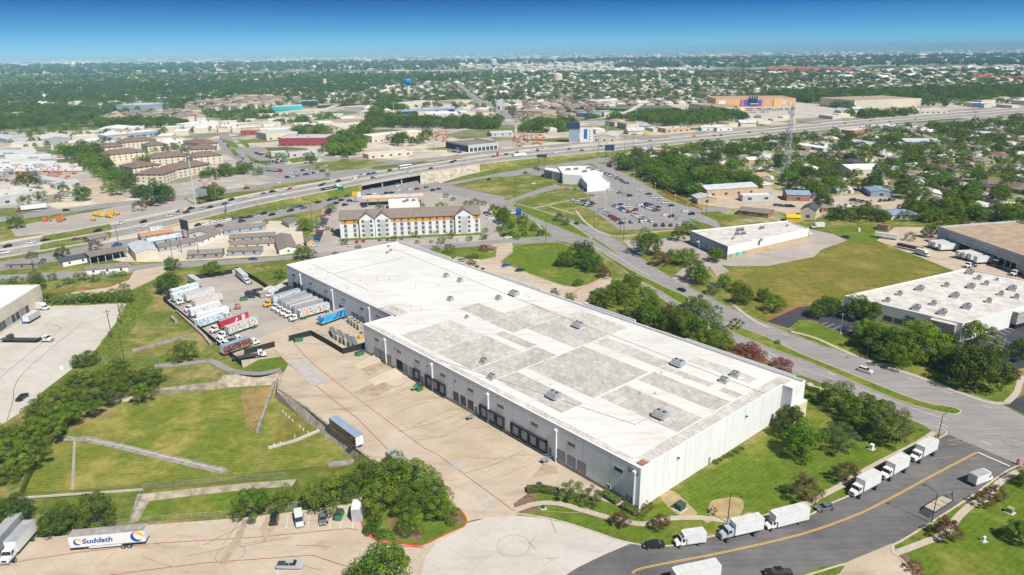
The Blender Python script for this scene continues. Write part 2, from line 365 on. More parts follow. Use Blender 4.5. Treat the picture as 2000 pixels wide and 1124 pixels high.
vo = nd(t, 'ShaderNodeTexVoronoi'); vo.inputs['Scale'].default_value = .019; t.links.new(wavy(t, v, 25, .02), vo.inputs['Vector'])
sp = nd(t, 'ShaderNodeSeparateColor'); t.links.new(vo.outputs['Color'], sp.inputs[0])
c = ramp(t, sp.outputs[0], [(0, (.13, .15, .05)), (.16, (.19, .21, .07)), (.26, (.32, .30, .28)), (.5, (.46, .42, .37)), (.78, (.58, .52, .44)), (1, (.66, .57, .45))])
c = mix(t, c, ramp(t, noise(t, v, .06, 6, .75), [(.3, (.62, .62, .6)), (.7, (1.15, 1.12, 1.08))]), 1.0, 'MULTIPLY'); setc(t, b, c, .95, .1); PARC = m
m, t, b = newmat('suburb_ground'); v = pos(t)
c = ramp(t, noise(t, v, .045, 6, .75), [(.3, (.07, .12, .025)), (.47, (.17, .20, .05)), (.56, (.34, .31, .19)), (.7, (.55, .49, .40))]); setc(t, b, c, .95, .1); SUBG = m
sheet('commercial_ground', [(-60,262),(200,258),(420,228),(700,206),(1000,192),(1010,300),(900,308),(700,335),(500,366),(190,402),(-60,432)], 1, PARC)
sheet('commercial_ground', [(1010,245),(1200,232),(1400,214),(1700,196),(2080,184),(2080,203),(1750,228),(1500,250),(1250,274),(1010,298)], 1, PARC)
sheet('suburb_ground', [(1230,296),(1500,270),(1750,250),(2080,226),(2120,440),(1840,440),(1750,410),(1620,420),(1570,430),(1480,440),(1420,420),(1260,352),(1190,322)], 1, SUBG)
# --- beside and behind the highway on the left
sheet('yard_ground', [(-60,435),(190,404),(340,384),(480,368),(560,352),(640,342),(640,352),(500,378),(350,408),(200,438),(0,472),(-60,482)], 2, G_VERGE)
sheet('yard_ground', [(20,445),(100,428),(190,412),(262,396),(380,385),(386,400),(215,437),(115,455),(30,462)], 3, CONC_G)
sheet('pavement', [(150,350),(200,345),(250,392),(190,398),(160,376)], 3, CONC)
# --- mobile home sales lot
sheet('yard_ground', [(200,470),(330,440),(400,430),(560,432),(590,450),(596,490),(540,500),(330,512),(240,512),(180,500)], 2, DIRT)
# --- hotel and fuel station lots
sheet('pavement', [(640,392),(690,370),(770,360),(900,372),(1000,404),(1040,420),(1062,450),(1055,468),(820,484),(700,492),(596,502),(592,485),(620,430)], 2, CONC_G)
sheet('lawn', [(664,467),(938,454.5),(942,456),(942,459),(700,470),(664,471)], 3, G_LAWN)
sheet('lawn', [(955,400),(985,405),(1040,428),(1062,455),(1050,464),(1000,468),(975,462),(968,430)], 3, G_LAWN)
sheet('lawn', [(800,485),(900,476),(1000,470),(1000,473),(820,493),(800,492)], 3, G_LAWN)
# ---------------------------------------------------------------- warehouse yard and lower lots
yard = [(318,590),(476,719),(505,703),(548,697),(563,712),(554,728),(544,736),(541,765),(600,800),(706,886),(745,918),(820,960),(880,992),(910,1020),(930,1015),(1010,1008),(1003,985),(1030,965),(1100,955),(1250,1000),(1260,985),(760,640),(560,545),(525,568),(460,527),(372,549)]
sheet('yard_paving', yard, 4, CONC)
sheet('yard_paving', [(322,590),(440,690),(500,662),(640,610),(700,640),(560,552),(530,572),(458,530),(375,552)], 5, CONC_G)
sheet('car_park', [(-250,1090),(0,1056),(145,1047),(290,1029),(500,1012),(690,985),(720,960),(820,985),(910,1010),(905,1080),(820,1130),(800,1210),(-400,1260)], 4, CONC)
sheet('lawn', [(505,705),(548,698),(562,712),(552,718),(500,724),(478,720)], 6, G_LAWN)
cul = [(815,1160),(830,1090),(860,1052),(905,1024),(960,1010),(1010,1008),(1060,1012),(1110,1024),(1160,1040),(1210,1057),(1262,1068),(1200,1090),(1130,1120),(1090,1150),(1060,1220),(800,1220)]
sheet('turning_circle', cul, 6, CONC_L)
street = [(1230,1063),(1262,1066),(1325,1066),(1395,1048),(1490,1030),(1575,1010),(1612,990),(1662,968),(1700,945),(1742,915),(1790,880),(1832,858),(1855,850),(1990,908),(1960,925),(1903,965),(1870,987),(1811,1025),(1762,1055),(1745,1066),(1650,1100),(1560,1128),(1480,1160),(1400,1220),(1060,1220),(1095,1130),(1130,1108),(1180,1084)]
sheet('side_street', street, 7, ASPH_D)
sheet('pavement', [(1600,1124),(1660,1096),(1742,1062),(1758,1085),(1790,1124),(1830,1210),(1400,1210)], 8, CONC)
# main road
far_edge = [(868,362),(960,383),(1065,413),(1110,428),(1185,456),(1215,478),(1250,504),(1310,544),(1370,574),(1430,604),(1500,634),(1540,650),(1600,675),(1700,703),(1850,755),(1925,782),(1955,790),(2010,818),(2100,858)]
near_edge = [(2100,975),(2000,915),(1990,908),(1855,850),(1835,850),(1800,830),(1740,805),(1615,752),(1540,725),(1460,682),(1400,650),(1350,622),(1300,590),(1240,546),(1200,516),(1150,482),(1085,470),(1060,442),(1000,412),(900,384),(820,372)]
sheet('main_road', far_edge + near_edge, 8, ASPH)
m1 = [[(1005,399),(1060,414),(1100,430),(1152,464),(1138,463),(1100,448),(1050,428),(1008,408)],
      [(1156,468),(1165,468),(1207,496),(1196,492)],
      [(1155,482),(1165,487),(1235,529),(1300,562),(1343,581),(1342,592),(1332,595),(1290,570),(1220,530)],
      [(1420,632),(1440,638),(1500,660),(1560,690),(1640,722),(1720,755),(1800,785),(1858,796),(1876,803),(1862,810),(1800,797),(1740,777),(1660,743),(1580,708),(1500,679),(1430,648)]]
def island(pts, z0, kmat=KERB, gmat=G_LAWN, kw=.35, name='median_island', lift=.13, closed=True):
    p = smooth_line(WP(pts), 3, True)
    if area(p) < 0: p = p[::-1]
    mb = MB(); mb.cap([(q[0], q[1]) for q in p], lift + z0); struct(name, mb, gmat)
    ribbon(p, kw, z0, k := MB(), 0, lift + .012, True); struct('kerb', k, kmat)
for q in m1: island(q, .036)
# side road behind the warehouse
back = [(-60,560),(0,552),(170,543),(330,524),(480,515),(600,503),(830,489),(960,479),(1085,473),(1090,464),(1060,462),(960,470),(820,481),(600,496),(480,507),(340,512),(150,530),(0,538),(-60,544)]
sheet('service_road', back, 6, ASPH)
sheet('driveway', [(60,590),(140,572),(215,561),(252,547),(262,530),(318,520),(325,530),(300,547),(258,566),(215,572),(160,581),(70,600)], 7, CONC)
sheet('yard_paving', [(-60,600),(40,598),(160,597),(248,592),(240,612),(182,690),(90,760),(40,806),(0,832),(-80,880)], 5, CONC_L)
sheet('car_park', [(860,520),(900,498),(945,488),(965,476),(1000,474),(1003,490),(975,512),(1000,522),(1060,543),(1122,562),(1186,538),(1200,550),(1168,580),(1130,605),(1060,580),(940,540)], 6, CONC)
sheet('lawn', [(840,495),(900,484),(950,484),(970,490),(968,502),(940,508),(880,500)], 7, G_LAWN)
island([(1003,482),(1040,476),(1085,474),(1110,480),(1150,500),(1185,530),(1182,540),(1125,562),(1060,545),(1000,521),(978,513),(1000,495)], .028, name='lawn')
# right: mid building lots
sheet('pavement', [(1290,468),(1335,458),(1375,478),(1385,500),(1425,530),(1400,540),(1385,520),(1372,545),(1340,560),(1310,545),(1350,510),(1290,490),(1245,497),(1225,480),(1215,470)], 9, CONC_G)
sheet('pavement', [(1380,512),(1420,520),(1500,520),(1590,502),(1605,488),(1655,470),(1628,458),(1580,448),(1560,470),(1500,490),(1400,505)], 8, CONC_G)
sheet('field', [(1385,522),(1420,528),(1500,522),(1600,495),(1665,465),(1700,468),(1760,500),(1850,528),(1740,560),(1650,580),(1560,602),(1500,622),(1440,590),(1405,545)], 2, G_FIELD)
sheet('lawn', [(1620,446),(1700,444),(1745,446),(1712,468),(1700,480),(1640,465)], 3, G_LAWN)
sheet('yard_paving', [(1712,470),(1748,444),(1832,444),(1850,480),(2000,530),(2080,560),(2080,575),(2000,560),(1865,530),(1790,500)], 4, CONC)
sheet('pavement', [(1120,352),(1160,400),(1138,402),(1165,416),(1210,450),(1345,446),(1362,440),(1300,396),(1228,362),(1178,332),(1120,325),(1060,328),(1035,342),(1062,345)], 3, ASPH)
sheet('lawn', [(880,362),(960,346),(1035,344),(1082,352),(1078,362),(1030,372),(990,386),(960,380)], 9, G_VERGE)
sheet('lawn', [(990,390),(1030,378),(1090,368),(1165,382),(1130,398),(1075,402),(1060,408)], 9, G_VERGE)
sheet('side_street', [(990,392),(1040,374),(1085,360),(1100,366),(1040,382),(1000,396)], 10, ASPH)
sheet('lawn', [(1125,415),(1160,420),(1205,448),(1200,458),(1185,454),(1120,428)], 10, G_VERGE)
sheet('side_street', [(1155,318),(1188,322),(1262,362),(1300,388),(1345,405),(1420,405),(1420,413),(1360,415),(1400,432),(1412,450),(1385,440),(1340,425),(1290,400),(1235,368),(1175,336)], 10, ASPH)
# fresh asphalt car park lower right
sheet('car_park', [(1498,628),(1560,600),(1590,598),(1680,612),(1715,655),(1775,692),(1850,718),(1985,722),(2080,700),(2080,640),(1960,632),(1900,660),(1860,685),(1760,660),(1690,672),(1660,658),(1590,626),(1562,625),(1540,642)], 4, ASPH_B)
sheet('driveway', [(1958,790),(2010,768),(2080,740),(2080,830),(2010,812)], 9, ASPH_B)
# lawns near the camera
sheet('lawn', [(1262,1000),(1530,830),(1560,750),(1620,760),(1740,812),(1835,858),(1790,878),(1740,912),(1700,940),(1660,962),(1612,985),(1575,1003),(1490,1022),(1395,1040),(1325,1058),(1262,1060),(1160,1035),(1060,1008),(1015,1003),(1100,955),(1240,1000)], 10, G_LAWN)
sheet('lawn', [(2100,912),(1995,915),(1965,930),(1905,970),(1875,990),(1815,1030),(1762,1060),(1745,1075),(1760,1090),(1800,1130),(1840,1210),(2100,1210)], 10, G_LAWN)
sheet('lawn', [(1380,1210),(1500,1150),(1600,1108),(1650,1106),(1640,1120),(1560,1160),(1500,1210)], 10, G_LAWN)
sheet('lawn', [(1545,640),(1562,628),(1590,628),(1660,660),(1700,672),(1760,665),(1850,720),(1985,725),(2000,745),(1975,780),(1940,786),(1850,752),(1700,700),(1600,672)], 10, G_LAWN)
for q, mm in (([(1003,985),(1030,965),(1045,968),(1048,985),(1050,1000),(1015,1003)], SOIL), ([(1450,980),(1430,975),(1390,985),(1385,1010),(1440,1015),(1450,1000)], SOIL), ([(1745,1075),(1775,1088),(1800,1110),(1805,1150),(1770,1110)], SOIL)):
    sheet('planting_bed', q, 11, mm)
# island with the big trees
isl = [(708,990),(706,1020),(716,1040),(745,1055),(790,1063),(826,1066),(870,1045),(905,1030),(911,1015),(900,998),(880,985),(820,940),(760,905),(715,930)]
island(isl, .028, LINE_R if False else RED_K, G_LAWN, .3, 'lawn')
sheet('planting_bed', [(760,1010),(770,1045),(824,1062),(824,1035),(790,1020)], 43, SOIL); sheet('planting_bed', [(868,1000),(900,1000),(906,1015),(895,1028),(872,1022)], 43, SOIL)
# sidewalks (raised a little)
def walk(pts, w, z=.10, m=WALK, name='path', k=4):
    struct(name, ribbon(smooth_line(WP(pts), k), w, 0, None, 0, z), m)
walk([(1005,998),(1045,985),(1090,984),(1140,998),(1190,1012),(1230,1021),(1262,1024),(1300,1014),(1370,1012),(1450,1020),(1520,1003),(1570,988),(1610,966),(1650,945),(1690,920),(1740,893),(1790,868),(1825,845)], 1.7)
walk([(2080,905),(2000,918),(1950,945),(1928,975),(1900,985),(1870,1012),(1850,1040),(1800,1062),(1746,1082)], 1.7)
walk([(1545,648),(1590,660),(1640,682),(1700,708),(1780,732),(1860,762),(1930,786),(1965,788)], 1.6)
walk([(1965,788),(1985,768),(1993,745),(1998,735)], 1.8)
walk([(1425,590),(1470,625),(1500,640)], 1.6); walk([(1090,474),(1135,500),(1145,505)], 1.6)
walk([(1125,412),(1150,440),(1200,462),(1290,452),(1345,450)], 1.6)
walk([(1040,407),(1068,402),(1100,394),(1170,384)], 1.6); walk([(1073,404),(1120,418)], 1.6)
walk([(302,715),(350,712),(400,706),(420,708),(440,720),(470,728),(510,730),(548,722)], 2.8, .06, ASPH)
walk([(1580,748),(1590,757),(1620,762),(1630,770)], 1.8)
# kerbs along streets
def kerb(pts, m=KERB, w=.3, h=.14, k=4): struct('kerb', ribbon(smooth_line(WP(pts), k), w, 0, None, 0, h), m)
kerb([(1004,1003),(1060,1011),(1110,1023),(1160,1039),(1210,1056),(1262,1066),(1325,1065),(1395,1047),(1490,1029),(1575,1009),(1612,989),(1662,967),(1700,944),(1742,914),(1790,879),(1832,857),(1848,848),(1840,838),(1800,828),(1740,803)], w=.4)
kerb([(2000,912),(1985,912),(1958,926),(1903,966),(1870,988),(1811,1026),(1762,1056),(1744,1066),(1744,1080),(1762,1095),(1790,1130)], w=.4)
kerb([(1650,1102),(1560,1130),(1480,1162)], w=.4)
kerb([(1160,482),(1200,515),(1240,545),(1300,589),(1350,621),(1400,649),(1460,681),(1540,724),(1560,735)]); kerb([(1185,455),(1215,477),(1250,503),(1310,543),(1370,573),(1430,603),(1500,633)]); kerb([(1545,650),(1600,674),(1700,702),(1850,754),(1925,781),(1955,789)])
kerb([(1184,540),(1160,552),(1126,568),(1118,576)], RED_K, .3); kerb([(80,574),(130,568),(215,558),(240,550),(256,540)], RED_K, .45); kerb([(1495,627),(1530,612),(1560,599),(1590,597)], RED_K, .45)
kerb([(0,1056),(145,1047),(290,1028),(500,1011),(700,984)], KERB, .4, .16); kerb([(911,1022),(880,1042),(826,1066)], KERB, 1.6, .15)
kerb([(60,592),(0,640)]) if False else None
kerb([(545,762),(600,799),(706,885),(745,917)], GREYC, .7, .5, 1)      # low wall on the basin edge
kerb([(555,728),(548,740),(545,762)], OLDC, .5, .3, 1)
# paint on the ground
def line(pts, w, m, lvl=12, k=1, name='road_marking'):
    p = WP(pts); p = smooth_line(p, k) if k > 1 else p
    o = struct(name, ribbon(p, w, lvl * .004), m); return o
line([(424,651),(440,660)], .2, LINE_R)
line([(533,682),(560,708),(700,820),(757,878)], .22, LINE_R); line([(566,714),(640,775),(720,845)], .01, LINE_R)
line([(573,668),(590,690),(612,712),(700,780),(830,877),(850,885),(1003,998)], .22, LINE_R)
line([(-80,1122),(0,1103),(150,1080),(300,1062),(500,1050),(680,1033),(700,1035)], .22, LINE_R); line([(-40,1180),(220,1123),(400,1100),(610,1085),(700,1115),(740,1160)], .22, LINE_R)
line([(0,738),(80,672),(112,650),(118,640),(100,634),(88,636),(102,624)], .22, LINE_R, k=3); line([(14,822),(26,780),(30,752),(60,715),(150,640),(165,632),(205,622),(212,612)], .22, LINE_R, k=3)
line([(708,1038),(716,1045),(745,1059),(790,1067),(826,1070)], .35, RED_K, k=3)
cl = smooth_line(WP([(1235,1121),(1260,1109),(1400,1082),(1530,1053),(1600,1033),(1680,1003),(1750,968),(1820,930),(1908,884)]), 4)
mb = MB(); ribbon(offs(cl, .18), .16, .048, mb); ribbon(offs(cl, -.18), .16, .048, mb); struct('road_marking', mb, LINE_Y)
line([(1910,884),(1972,911)], .45, LINE_W)
mb = MB()
up = smooth_line(WP([(1110,436),(1200,478),(1262,520),(1330,560),(1400,594),(1480,632),(1560,664),(1680,705),(1800,748),(1900,785),(1960,806)]), 3)
lo = smooth_line(WP([(1080,452),(1150,474),(1230,532),(1330,600),(1420,652),(1500,696),(1600,740),(1700,778),(1830,826),(1960,880)]), 3)
dashes(up, .16, .048, 3, 9, mb); dashes(lo, .16, .048, 3, 9, mb); struct('road_marking', mb, LINE_W)
line([(1500,688),(1560,718),(1640,745),(1700,768),(1800,804),(1850,820)], .16, LINE_W, k=2); line([(1190,492),(1240,523),(1270,540)], .2, LINE_W)
for x, y, x2, y2 in ((1625,731,1640,729),(1785,789,1799,787)):       # turn arrows
    A, B2 = W(x, y), W(x2, y2); line([(x - 8, y - 4), (x + 6, y + 2)], .35, LINE_W); line([(x, y - 3), (x2, y2)], .3, LINE_W, 13)
dk = MB()      # dock stall lines
U_ = Vector((-math.sin(BAZ), math.cos(BAZ), 0)); V_ = Vector((math.cos(BAZ), math.sin(BAZ), 0)); A0 = W(1252, 916.5, 11.3); A0.z = 0
for s in [30.5, 34, 37.5, 41, 44.5, 48, 61, 64.5, 68, 71.5, 84, 87.5, 91, 94]:
    p = A0 + U_ * s - V_ * 1.2; ribbon([p, p - V_ * random.uniform(15, 20)], .17, .11, dk)
struct('road_marking', dk, LINE_O)
lot = MB()
for x in (559, 600.5, 622, 644, 664, 688): ribbon(WP([(x, 1032), (x + 4, 1008)]), .12, .020, lot)
ribbon(WP([(541,1123),(543,1114),(590,1114)]), .14, .02, lot)
for i in range(11): ribbon(WP([(1008 + i * 12.5, 532 + i * 3.6), (996 + i * 12.5, 543 + i * 4.1)]), .12, .030, lot)
for q in ((1600,635,1616,630),(1611,640,1629,633),(1624,645,1641,637),(1650,652,1664,645),(1660,656,1677,649)): ribbon(WP([q[:2], q[2:]]), .14, .020, lot)
for i in range(7): ribbon(WP([(1945 + i * 3 - i * 9, 660 + i * 5 - i), (1972 - i * 7 + 6, 672 + i * 4)]), .14, .020, lot)
for i in range(6): ribbon(WP([(1990 - i * 8, 640 + i * 5), (1966 - i * 7, 634 + i * 4)]), .14, .020, lot)
struct('road_marking', lot, LINE_W)
for cx0, cy0, rr in ((450, 1083, 3.1), (1003, 1066, 3.7)):       # tyre circles
    c0 = W(cx0, cy0); ring = [c0 + Vector((math.cos(a) * rr, math.sin(a) * rr, 0)) for a in np.linspace(0, 2 * PI, 40)[:-1]]
    struct('tyre_mark', ribbon(ring, .07, .034, None, 0, 0, True), DKMET)
YS = [[(1345,394),(1380,374),(1500,368),(1560,380),(1602,395),(1602,421),(1560,425),(1500,407),(1420,408)], [(1612,385),(1700,378),(1790,393),(1790,405),(1700,411),(1620,405)], [(1650,351),(1745,350),(1750,362),(1640,361)], [(1580,292),(1720,298),(1700,307),(1580,303)], [(1650,264),(1800,259),(1812,267),(1660,273)], [(1480,300),(1560,298),(1580,310),(1500,314)], [(1840,352),(1900,356),(1900,366),(1835,362)]]
for q in YS: sheet('yard_ground', q, 3, CONC); keep(q)
for q in ([(1240,318),(1330,345),(1450,352),(1640,366),(1800,372),(2080,392)], [(1560,318),(1750,332),(1900,348),(2080,372)], [(1480,288),(1650,306),(1800,318),(2080,330)], [(1620,350),(1760,300),(1830,272)], [(1800,372),(1950,330),(2060,300)], [(1420,352),(1520,322),(1640,282)]):
    p_ = smooth_line(WP(q), 4); struct('street', ribbon(p_, 7.5, .03), ASPH); a_1, b_1 = offs(p_, 5), offs(p_, -5); keep([(v[0], v[1]) for v in a_1] + [(v[0], v[1]) for v in b_1[::-1]], True)
for q in ([(0,216),(120,214),(340,208)], [(160,240),(186,226),(200,215)], [(420,175),(700,165),(1000,172)], [(1010,190),(1300,180),(1600,176),(2080,165)], [(1150,235),(1250,205),(1300,150)], [(540,240),(620,218),(660,205)], [(1020,222),(1100,190),(1120,150)], [(250,200),(300,170),(420,150)], [(1700,176),(1760,150),(1800,135)]):
    p_ = smooth_line(WP(q), 6); struct('street', ribbon(p_, 12, .03), DIRT)
BROWN = plain('brown_stained_concrete', (.40, .315, .225), .9, .25, .35); GREYP = plain('grey_patched_concrete', (.44, .41, .375), .9, .15, .4); MARK = plain('tyre_marked_concrete', (.38, .31, .235), .9, .3, .6)
for q in ([(508,1032),(522,1008),(545,1004),(548,1015),(530,1040),(515,1060)], [(742,741),(770,757),(735,775),(690,768)], [(700,716),(735,700),(760,712),(720,735)], [(1062,905),(1085,912),(1090,925),(1040,932)], [(478,1012),(486,1011),(470,1060),(440,1100),(425,1100),(455,1055)]): sheet('stain', q, 18, BROWN)
for q in ([(930,968),(945,962),(955,972),(938,980)], [(878,905),(895,898),(912,910),(892,918)], [(940,985),(960,978),(972,985),(952,994)], [(700,1078),(722,1076),(724,1084),(702,1087)], [(560,705),(600,700),(640,745),(610,755)]): sheet('patch', q, 19, GREYP)
tm = MB(); rt = random.Random(3)
for k in range(9):
    s_ = rt.uniform(8, 110); d_ = rt.uniform(2, 6); l_ = rt.uniform(8, 22); P_ = A0_ = None
    A0q = W(1252, 916.5, 11.3); A0q.z = 0; Uq = Vector((-math.sin(BAZ), math.cos(BAZ), 0)); Vq = Vector((math.cos(BAZ), math.sin(BAZ), 0)); a = A0q + Uq * s_ - Vq * d_
    ln = [a, a - Vq * l_ * .5 + Uq * rt.uniform(-1.5, 1.5), a - Vq * l_ + Uq * rt.uniform(-5, 5)]; ln = smooth_line(ln, 6); ribbon(ln, rt.uniform(.12, .3), .105, tm)
for k in range(11):
    x, y = rt.uniform(20, 640), 0; y = rt.uniform(1066, 1110) - x * .045 + 10; a = W(x, y); th = rt.uniform(-.4, .4) + (1.2 if k % 3 == 0 else 0); l_ = rt.uniform(4, 12); d = Vector((math.cos(th), math.sin(th), 0)); ribbon(smooth_line([a, a + d * l_ * .5 + Vector((0, rt.uniform(-.5, .5), 0)), a + d * l_], 4), rt.uniform(.12, .25), .105, tm)
for k in range(6):
    a = W(rt.uniform(870, 1150), rt.uniform(1040, 1110)); th = rt.uniform(0, 3.1); l_ = rt.uniform(2, 6); d = Vector((math.cos(th), math.sin(th), 0)); ribbon([a, a + d * l_], .12, .105, tm)
for k in range(18):
    a = W(rt.uniform(1820, 1990), rt.uniform(845, 900)); th = rt.uniform(-1, .3); d = Vector((math.cos(th), math.sin(th), 0)); ribbon([a, a + d * rt.uniform(2, 6)], .2, .105, tm)
struct('tyre_mark', tm, MARK)
for pts_, w_ in (([(790,755),(700,800)],2.2),([(830,775),(730,830)],3),([(905,815),(800,860)],2.5),([(960,845),(870,900)],3),([(1000,870),(930,915)],2.5),([(1050,895),(990,930)],3),([(745,725),(690,745)],2.5),([(700,700),(640,720)],2)):
    pass
STAIN = plain('oil_stained_concrete', (.13, .10, .075), .9, .4, .8)
for q in ([(505,1030),(520,1005),(545,1003),(520,1035),(508,1062)], ):
    pass
# basin details
def zsheet(name, pts, z, m):
    p = WP(pts, z); mb = MB(); mb.cap([(q[0], q[1]) for q in p], z + .012); struct(name, mb, m)
zsheet('channel', [(105,850),(150,853),(172,852),(250,870),(440,914),(446,919),(430,926),(240,880),(170,863),(105,860)], -PZ, GREYC)
zsheet('channel', [(143,862),(148,862),(144,968),(138,968)], -PZ, CONC_G)
o = struct('channel', ribbon(WP([(170,858),(250,874),(436,919)], -PZ), .35, -PZ + .02), CONC_L)
zsheet('basin_soil', [(548,795),(575,800),(640,850),(610,862),(532,878),(545,820)], -PZ, G_FIELD)
zsheet('basin_soil', [(470,760),(530,755),(536,765),(520,800),(495,845),(480,835)], -PZ + .01, grass('scorched_grass', (.16, .15, .04), (.25, .20, .07), (.42, .28, .12), .9, .3, R(8)))
zsheet('basin_soil', [(165,790),(182,770),(232,800),(215,815),(175,825),(130,848),(150,815)], -PZ, grass('yellow_grass', (.17, .17, .04), (.27, .23, .08), (.40, .30, .13), .9, .35, R(8)))
zsheet('basin_soil', [(270,672),(340,668),(350,688),(290,692),(262,688)], .02, G_FIELD)
TANSOIL = grass('bare_tan_soil', (.20, .20, .04), (.30, .26, .08), (.47, .35, .19), 1.5); zsheet('bare_soil', [tuple(PX(v.to_3d() if len(v) == 2 else v)) for v in smooth_line(WP([(1384,990),(1392,978),(1410,974),(1436,971),(1452,980),(1449,1000),(1436,1014),(1420,1012),(1402,1018),(1388,1008)]), 4, True)], .045, TANSOIL)
for q in ([(1440,1018),(1462,1000),(1478,1012),(1470,1024)], [(1288,965),(1312,958),(1345,985),(1362,1005),(1330,1008),(1300,985)], [(1375,1010),(1400,1012),(1380,1022)]): zsheet('bare_soil', [tuple(PX(v.to_3d())) for v in smooth_line(WP(q), 4, True)], .049, TANSOIL)
def lowwall(pts, w, h, z, m, name, label, cat='wall', group=None):
    p = WP(pts, z); mb = ribbon([q - p[0] for q in p], w, 0, None, 0, h); o = mb.build(name, m, None, (p[0][0], p[0][1], z)); tag(o, label, cat, group); return o
lowwall([(540,732),(533,760),(503,846)], .8, .9, -PZ, GREYC, 'retaining_wall', 'low grey dividing wall running down the big grass basin')
lowwall([(524,877),(575,863),(625,842)], 1.0, .5, -PZ, CONC_L, 'retaining_wall', 'pale low concrete sill crossing the lower corner of the grass basin')
lowwall([(258,688),(300,677),(370,658)], 1.6, .8, 0, GREYC, 'retaining_wall', 'grey drainage wall above the lone round tree')
lowwall([(642,911),(698,904)], 2.2, .7, -PZ + .6, GREYC, 'drain_box', 'long grey slatted drain box in the yellow grass', 'drain box')
lowwall([(335,623),(345,632)], 1.2, 1.4, 0, GREYC, 'drain_headwall', 'small dark drain headwall below the truck yard fence', 'headwall')
lowwall([(35,975),(280,958)], .3, .5, 0, CONC_L, 'retaining_wall', 'thin pale wall edging the grass basin above the parked truck trailers')
lowwall([(345,610),(400,660),(412,676)], 1.0, 1.2, 0, OLDC, 'retaining_wall', 'beige retaining wall under the black fence of the truck yard')
for px, py in ((437,752),): 
    p = W(px, py, -PZ); mb = MB(); mb.box(-1.3, 1.3, 0, 2.2, 0, 2.2).box(-.9, .9, -.06, .02, .1, 1.7, 1); tag(mb.build('outfall_headwall', [OLDC, DKMET], None, p), 'square concrete outfall with a dark opening in the basin bank', 'headwall')
post = MB().box(-.12, .12, -.12, .12, 0, .9)
pm = post.mesh('bollard', WHITE)
for i, (x, y) in enumerate([(553,806),(559,812),(565,818),(572,824),(603,824),(586,836),(593,842),(602,848),(576,855),(548,869),(536,872)]):
    tag(link('marker_post', pm, None, W(x, y, -PZ)), ['first', 'second', 'third', 'fourth', 'fifth', 'sixth', 'seventh', 'eighth', 'ninth', 'tenth', 'eleventh'][sorted([553,559,565,572,603,586,593,602,576,548,536]).index(x)] + ' from the left of the white marker posts in the brown basin corner', 'post', 'white marker posts in the basin')
# trail railing and wire fences
def fence(pts, h, label, name='chain_link_fence', m=None, z=0.0, step=3.0, wire=True):
    p = smooth_line(WP(pts, z), 1); root = thing(name, (p[0][0], p[0][1], z), 0, label, 'fence'); o = Vector((p[0][0], p[0][1])); m = m or GALV
    rmb = MB(); pme = MB().tube((0, 0, 0), (0, 0, h), .05, 0, 5).mesh('fence_post', m)
    for i in range(len(p) - 1):
        a, b2 = p[i] - o, p[i + 1] - o; n = max(1, int((b2 - a).length / step))
        for k in range(n + (i == len(p) - 2)):
            q = a + (b2 - a) * k / n; link('fence_post', pme, root, (q[0], q[1], 0))
        for zz in ((h, h * .66, h * .33, .08) if wire else (h,)): rmb.tube((a[0], a[1], zz), (b2[0], b2[1], zz), .03 if zz == h else .015, 0, 4)
    rmb.build('fence_rails', m, root); return root
fence([(405,708),(420,720),(440,729),(470,733),(510,734),(545,728)], 1.1, 'black metal railing curving along the asphalt trail above the basin', 'railing', DKMET)
fence([(0,1046),(145,1040),(290,1022),(460,1010),(690,978)], 1.8, 'grey wire fence between the lower lot and the grass')
fence([(255,1018),(282,958)], 1.6, 'grey wire fence on the left edge of the small basin')
fence([(282,955),(433,942),(560,932)], 1.4, 'grey wire fence along the top of the small basin wall')
fence([(165,706),(240,705),(308,703),(312,715)], 2.0, 'grey wire fence ending at the start of the asphalt trail')
# ---------------------------------------------------------------- highway (raised where it bridges the cross street)
Hup = [(-80,491),(0,476),(250,431),(500,379),(650,353),(750,334),(870,316),(1000,298),(1250,276),(1500,252),(1750,229),(2080,203)]
Hlo = [(-80,522),(0,505),(250,462),(500,402),(640,374),(750,352),(870,332),(1000,314),(1250,290),(1500,265),(1750,241),(2080,214)]
Hz = [0.02, .02, .02, 1.5, 4.5, 6.2, 6.2, 3.5, .8, .02, .02, .02]
a_ = [W(x, y, z) for (x, y), z in zip(Hup, Hz)]; b_ = [W(x, y, z) for (x, y), z in zip(Hlo, Hz)]
def sm3(p, k=5):
    n = len(p); o = []
    for i in range(n - 1):
        q = [p[max(0, min(n - 1, j))] for j in (i - 1, i, i + 1, i + 2)]
        for s in range(k):
            t = s / k; o.append(.5 * ((2 * q[1]) + (q[2] - q[0]) * t + (2 * q[0] - 5 * q[1] + 4 * q[2] - q[3]) * t * t + (3 * q[1] - 3 * q[2] + q[3] - q[0]) * t ** 3))
    return o + [p[-1]]
UP, LO = sm3(a_), sm3(b_); nH = len(UP)
def lerp(a, b, f): return a + (b - a) * f
def hband(f0, f1, dz, m, name, thick=0.0):
    mb = MB()
    for i in range(nH - 1):
        q = [lerp(LO[i], UP[i], f0), lerp(LO[i + 1], UP[i + 1], f0), lerp(LO[i + 1], UP[i + 1], f1), lerp(LO[i], UP[i], f1)]
        q = [(v[0], v[1], v[2] + dz + .04) for v in q]
        if thick: mb.hexa(q, [(v[0], v[1], v[2] + thick) for v in q])
        else: mb.add(q, [(0, 1, 2, 3)])
    return struct(name, mb, m)
hband(0, 1, 0, ASPH_H, 'highway')
hband(.0, .10, .004, CONC_H, 'highway_shoulder'); hband(.90, 1, .004, CONC_H, 'highway_shoulder'); hband(.44, .56, .004, CONC_H, 'highway_shoulder')
for f in (.493, .004, .992):
    o = hband(f, f + .007, .0, CONC_L, 'barrier', .85)
hm = MB()
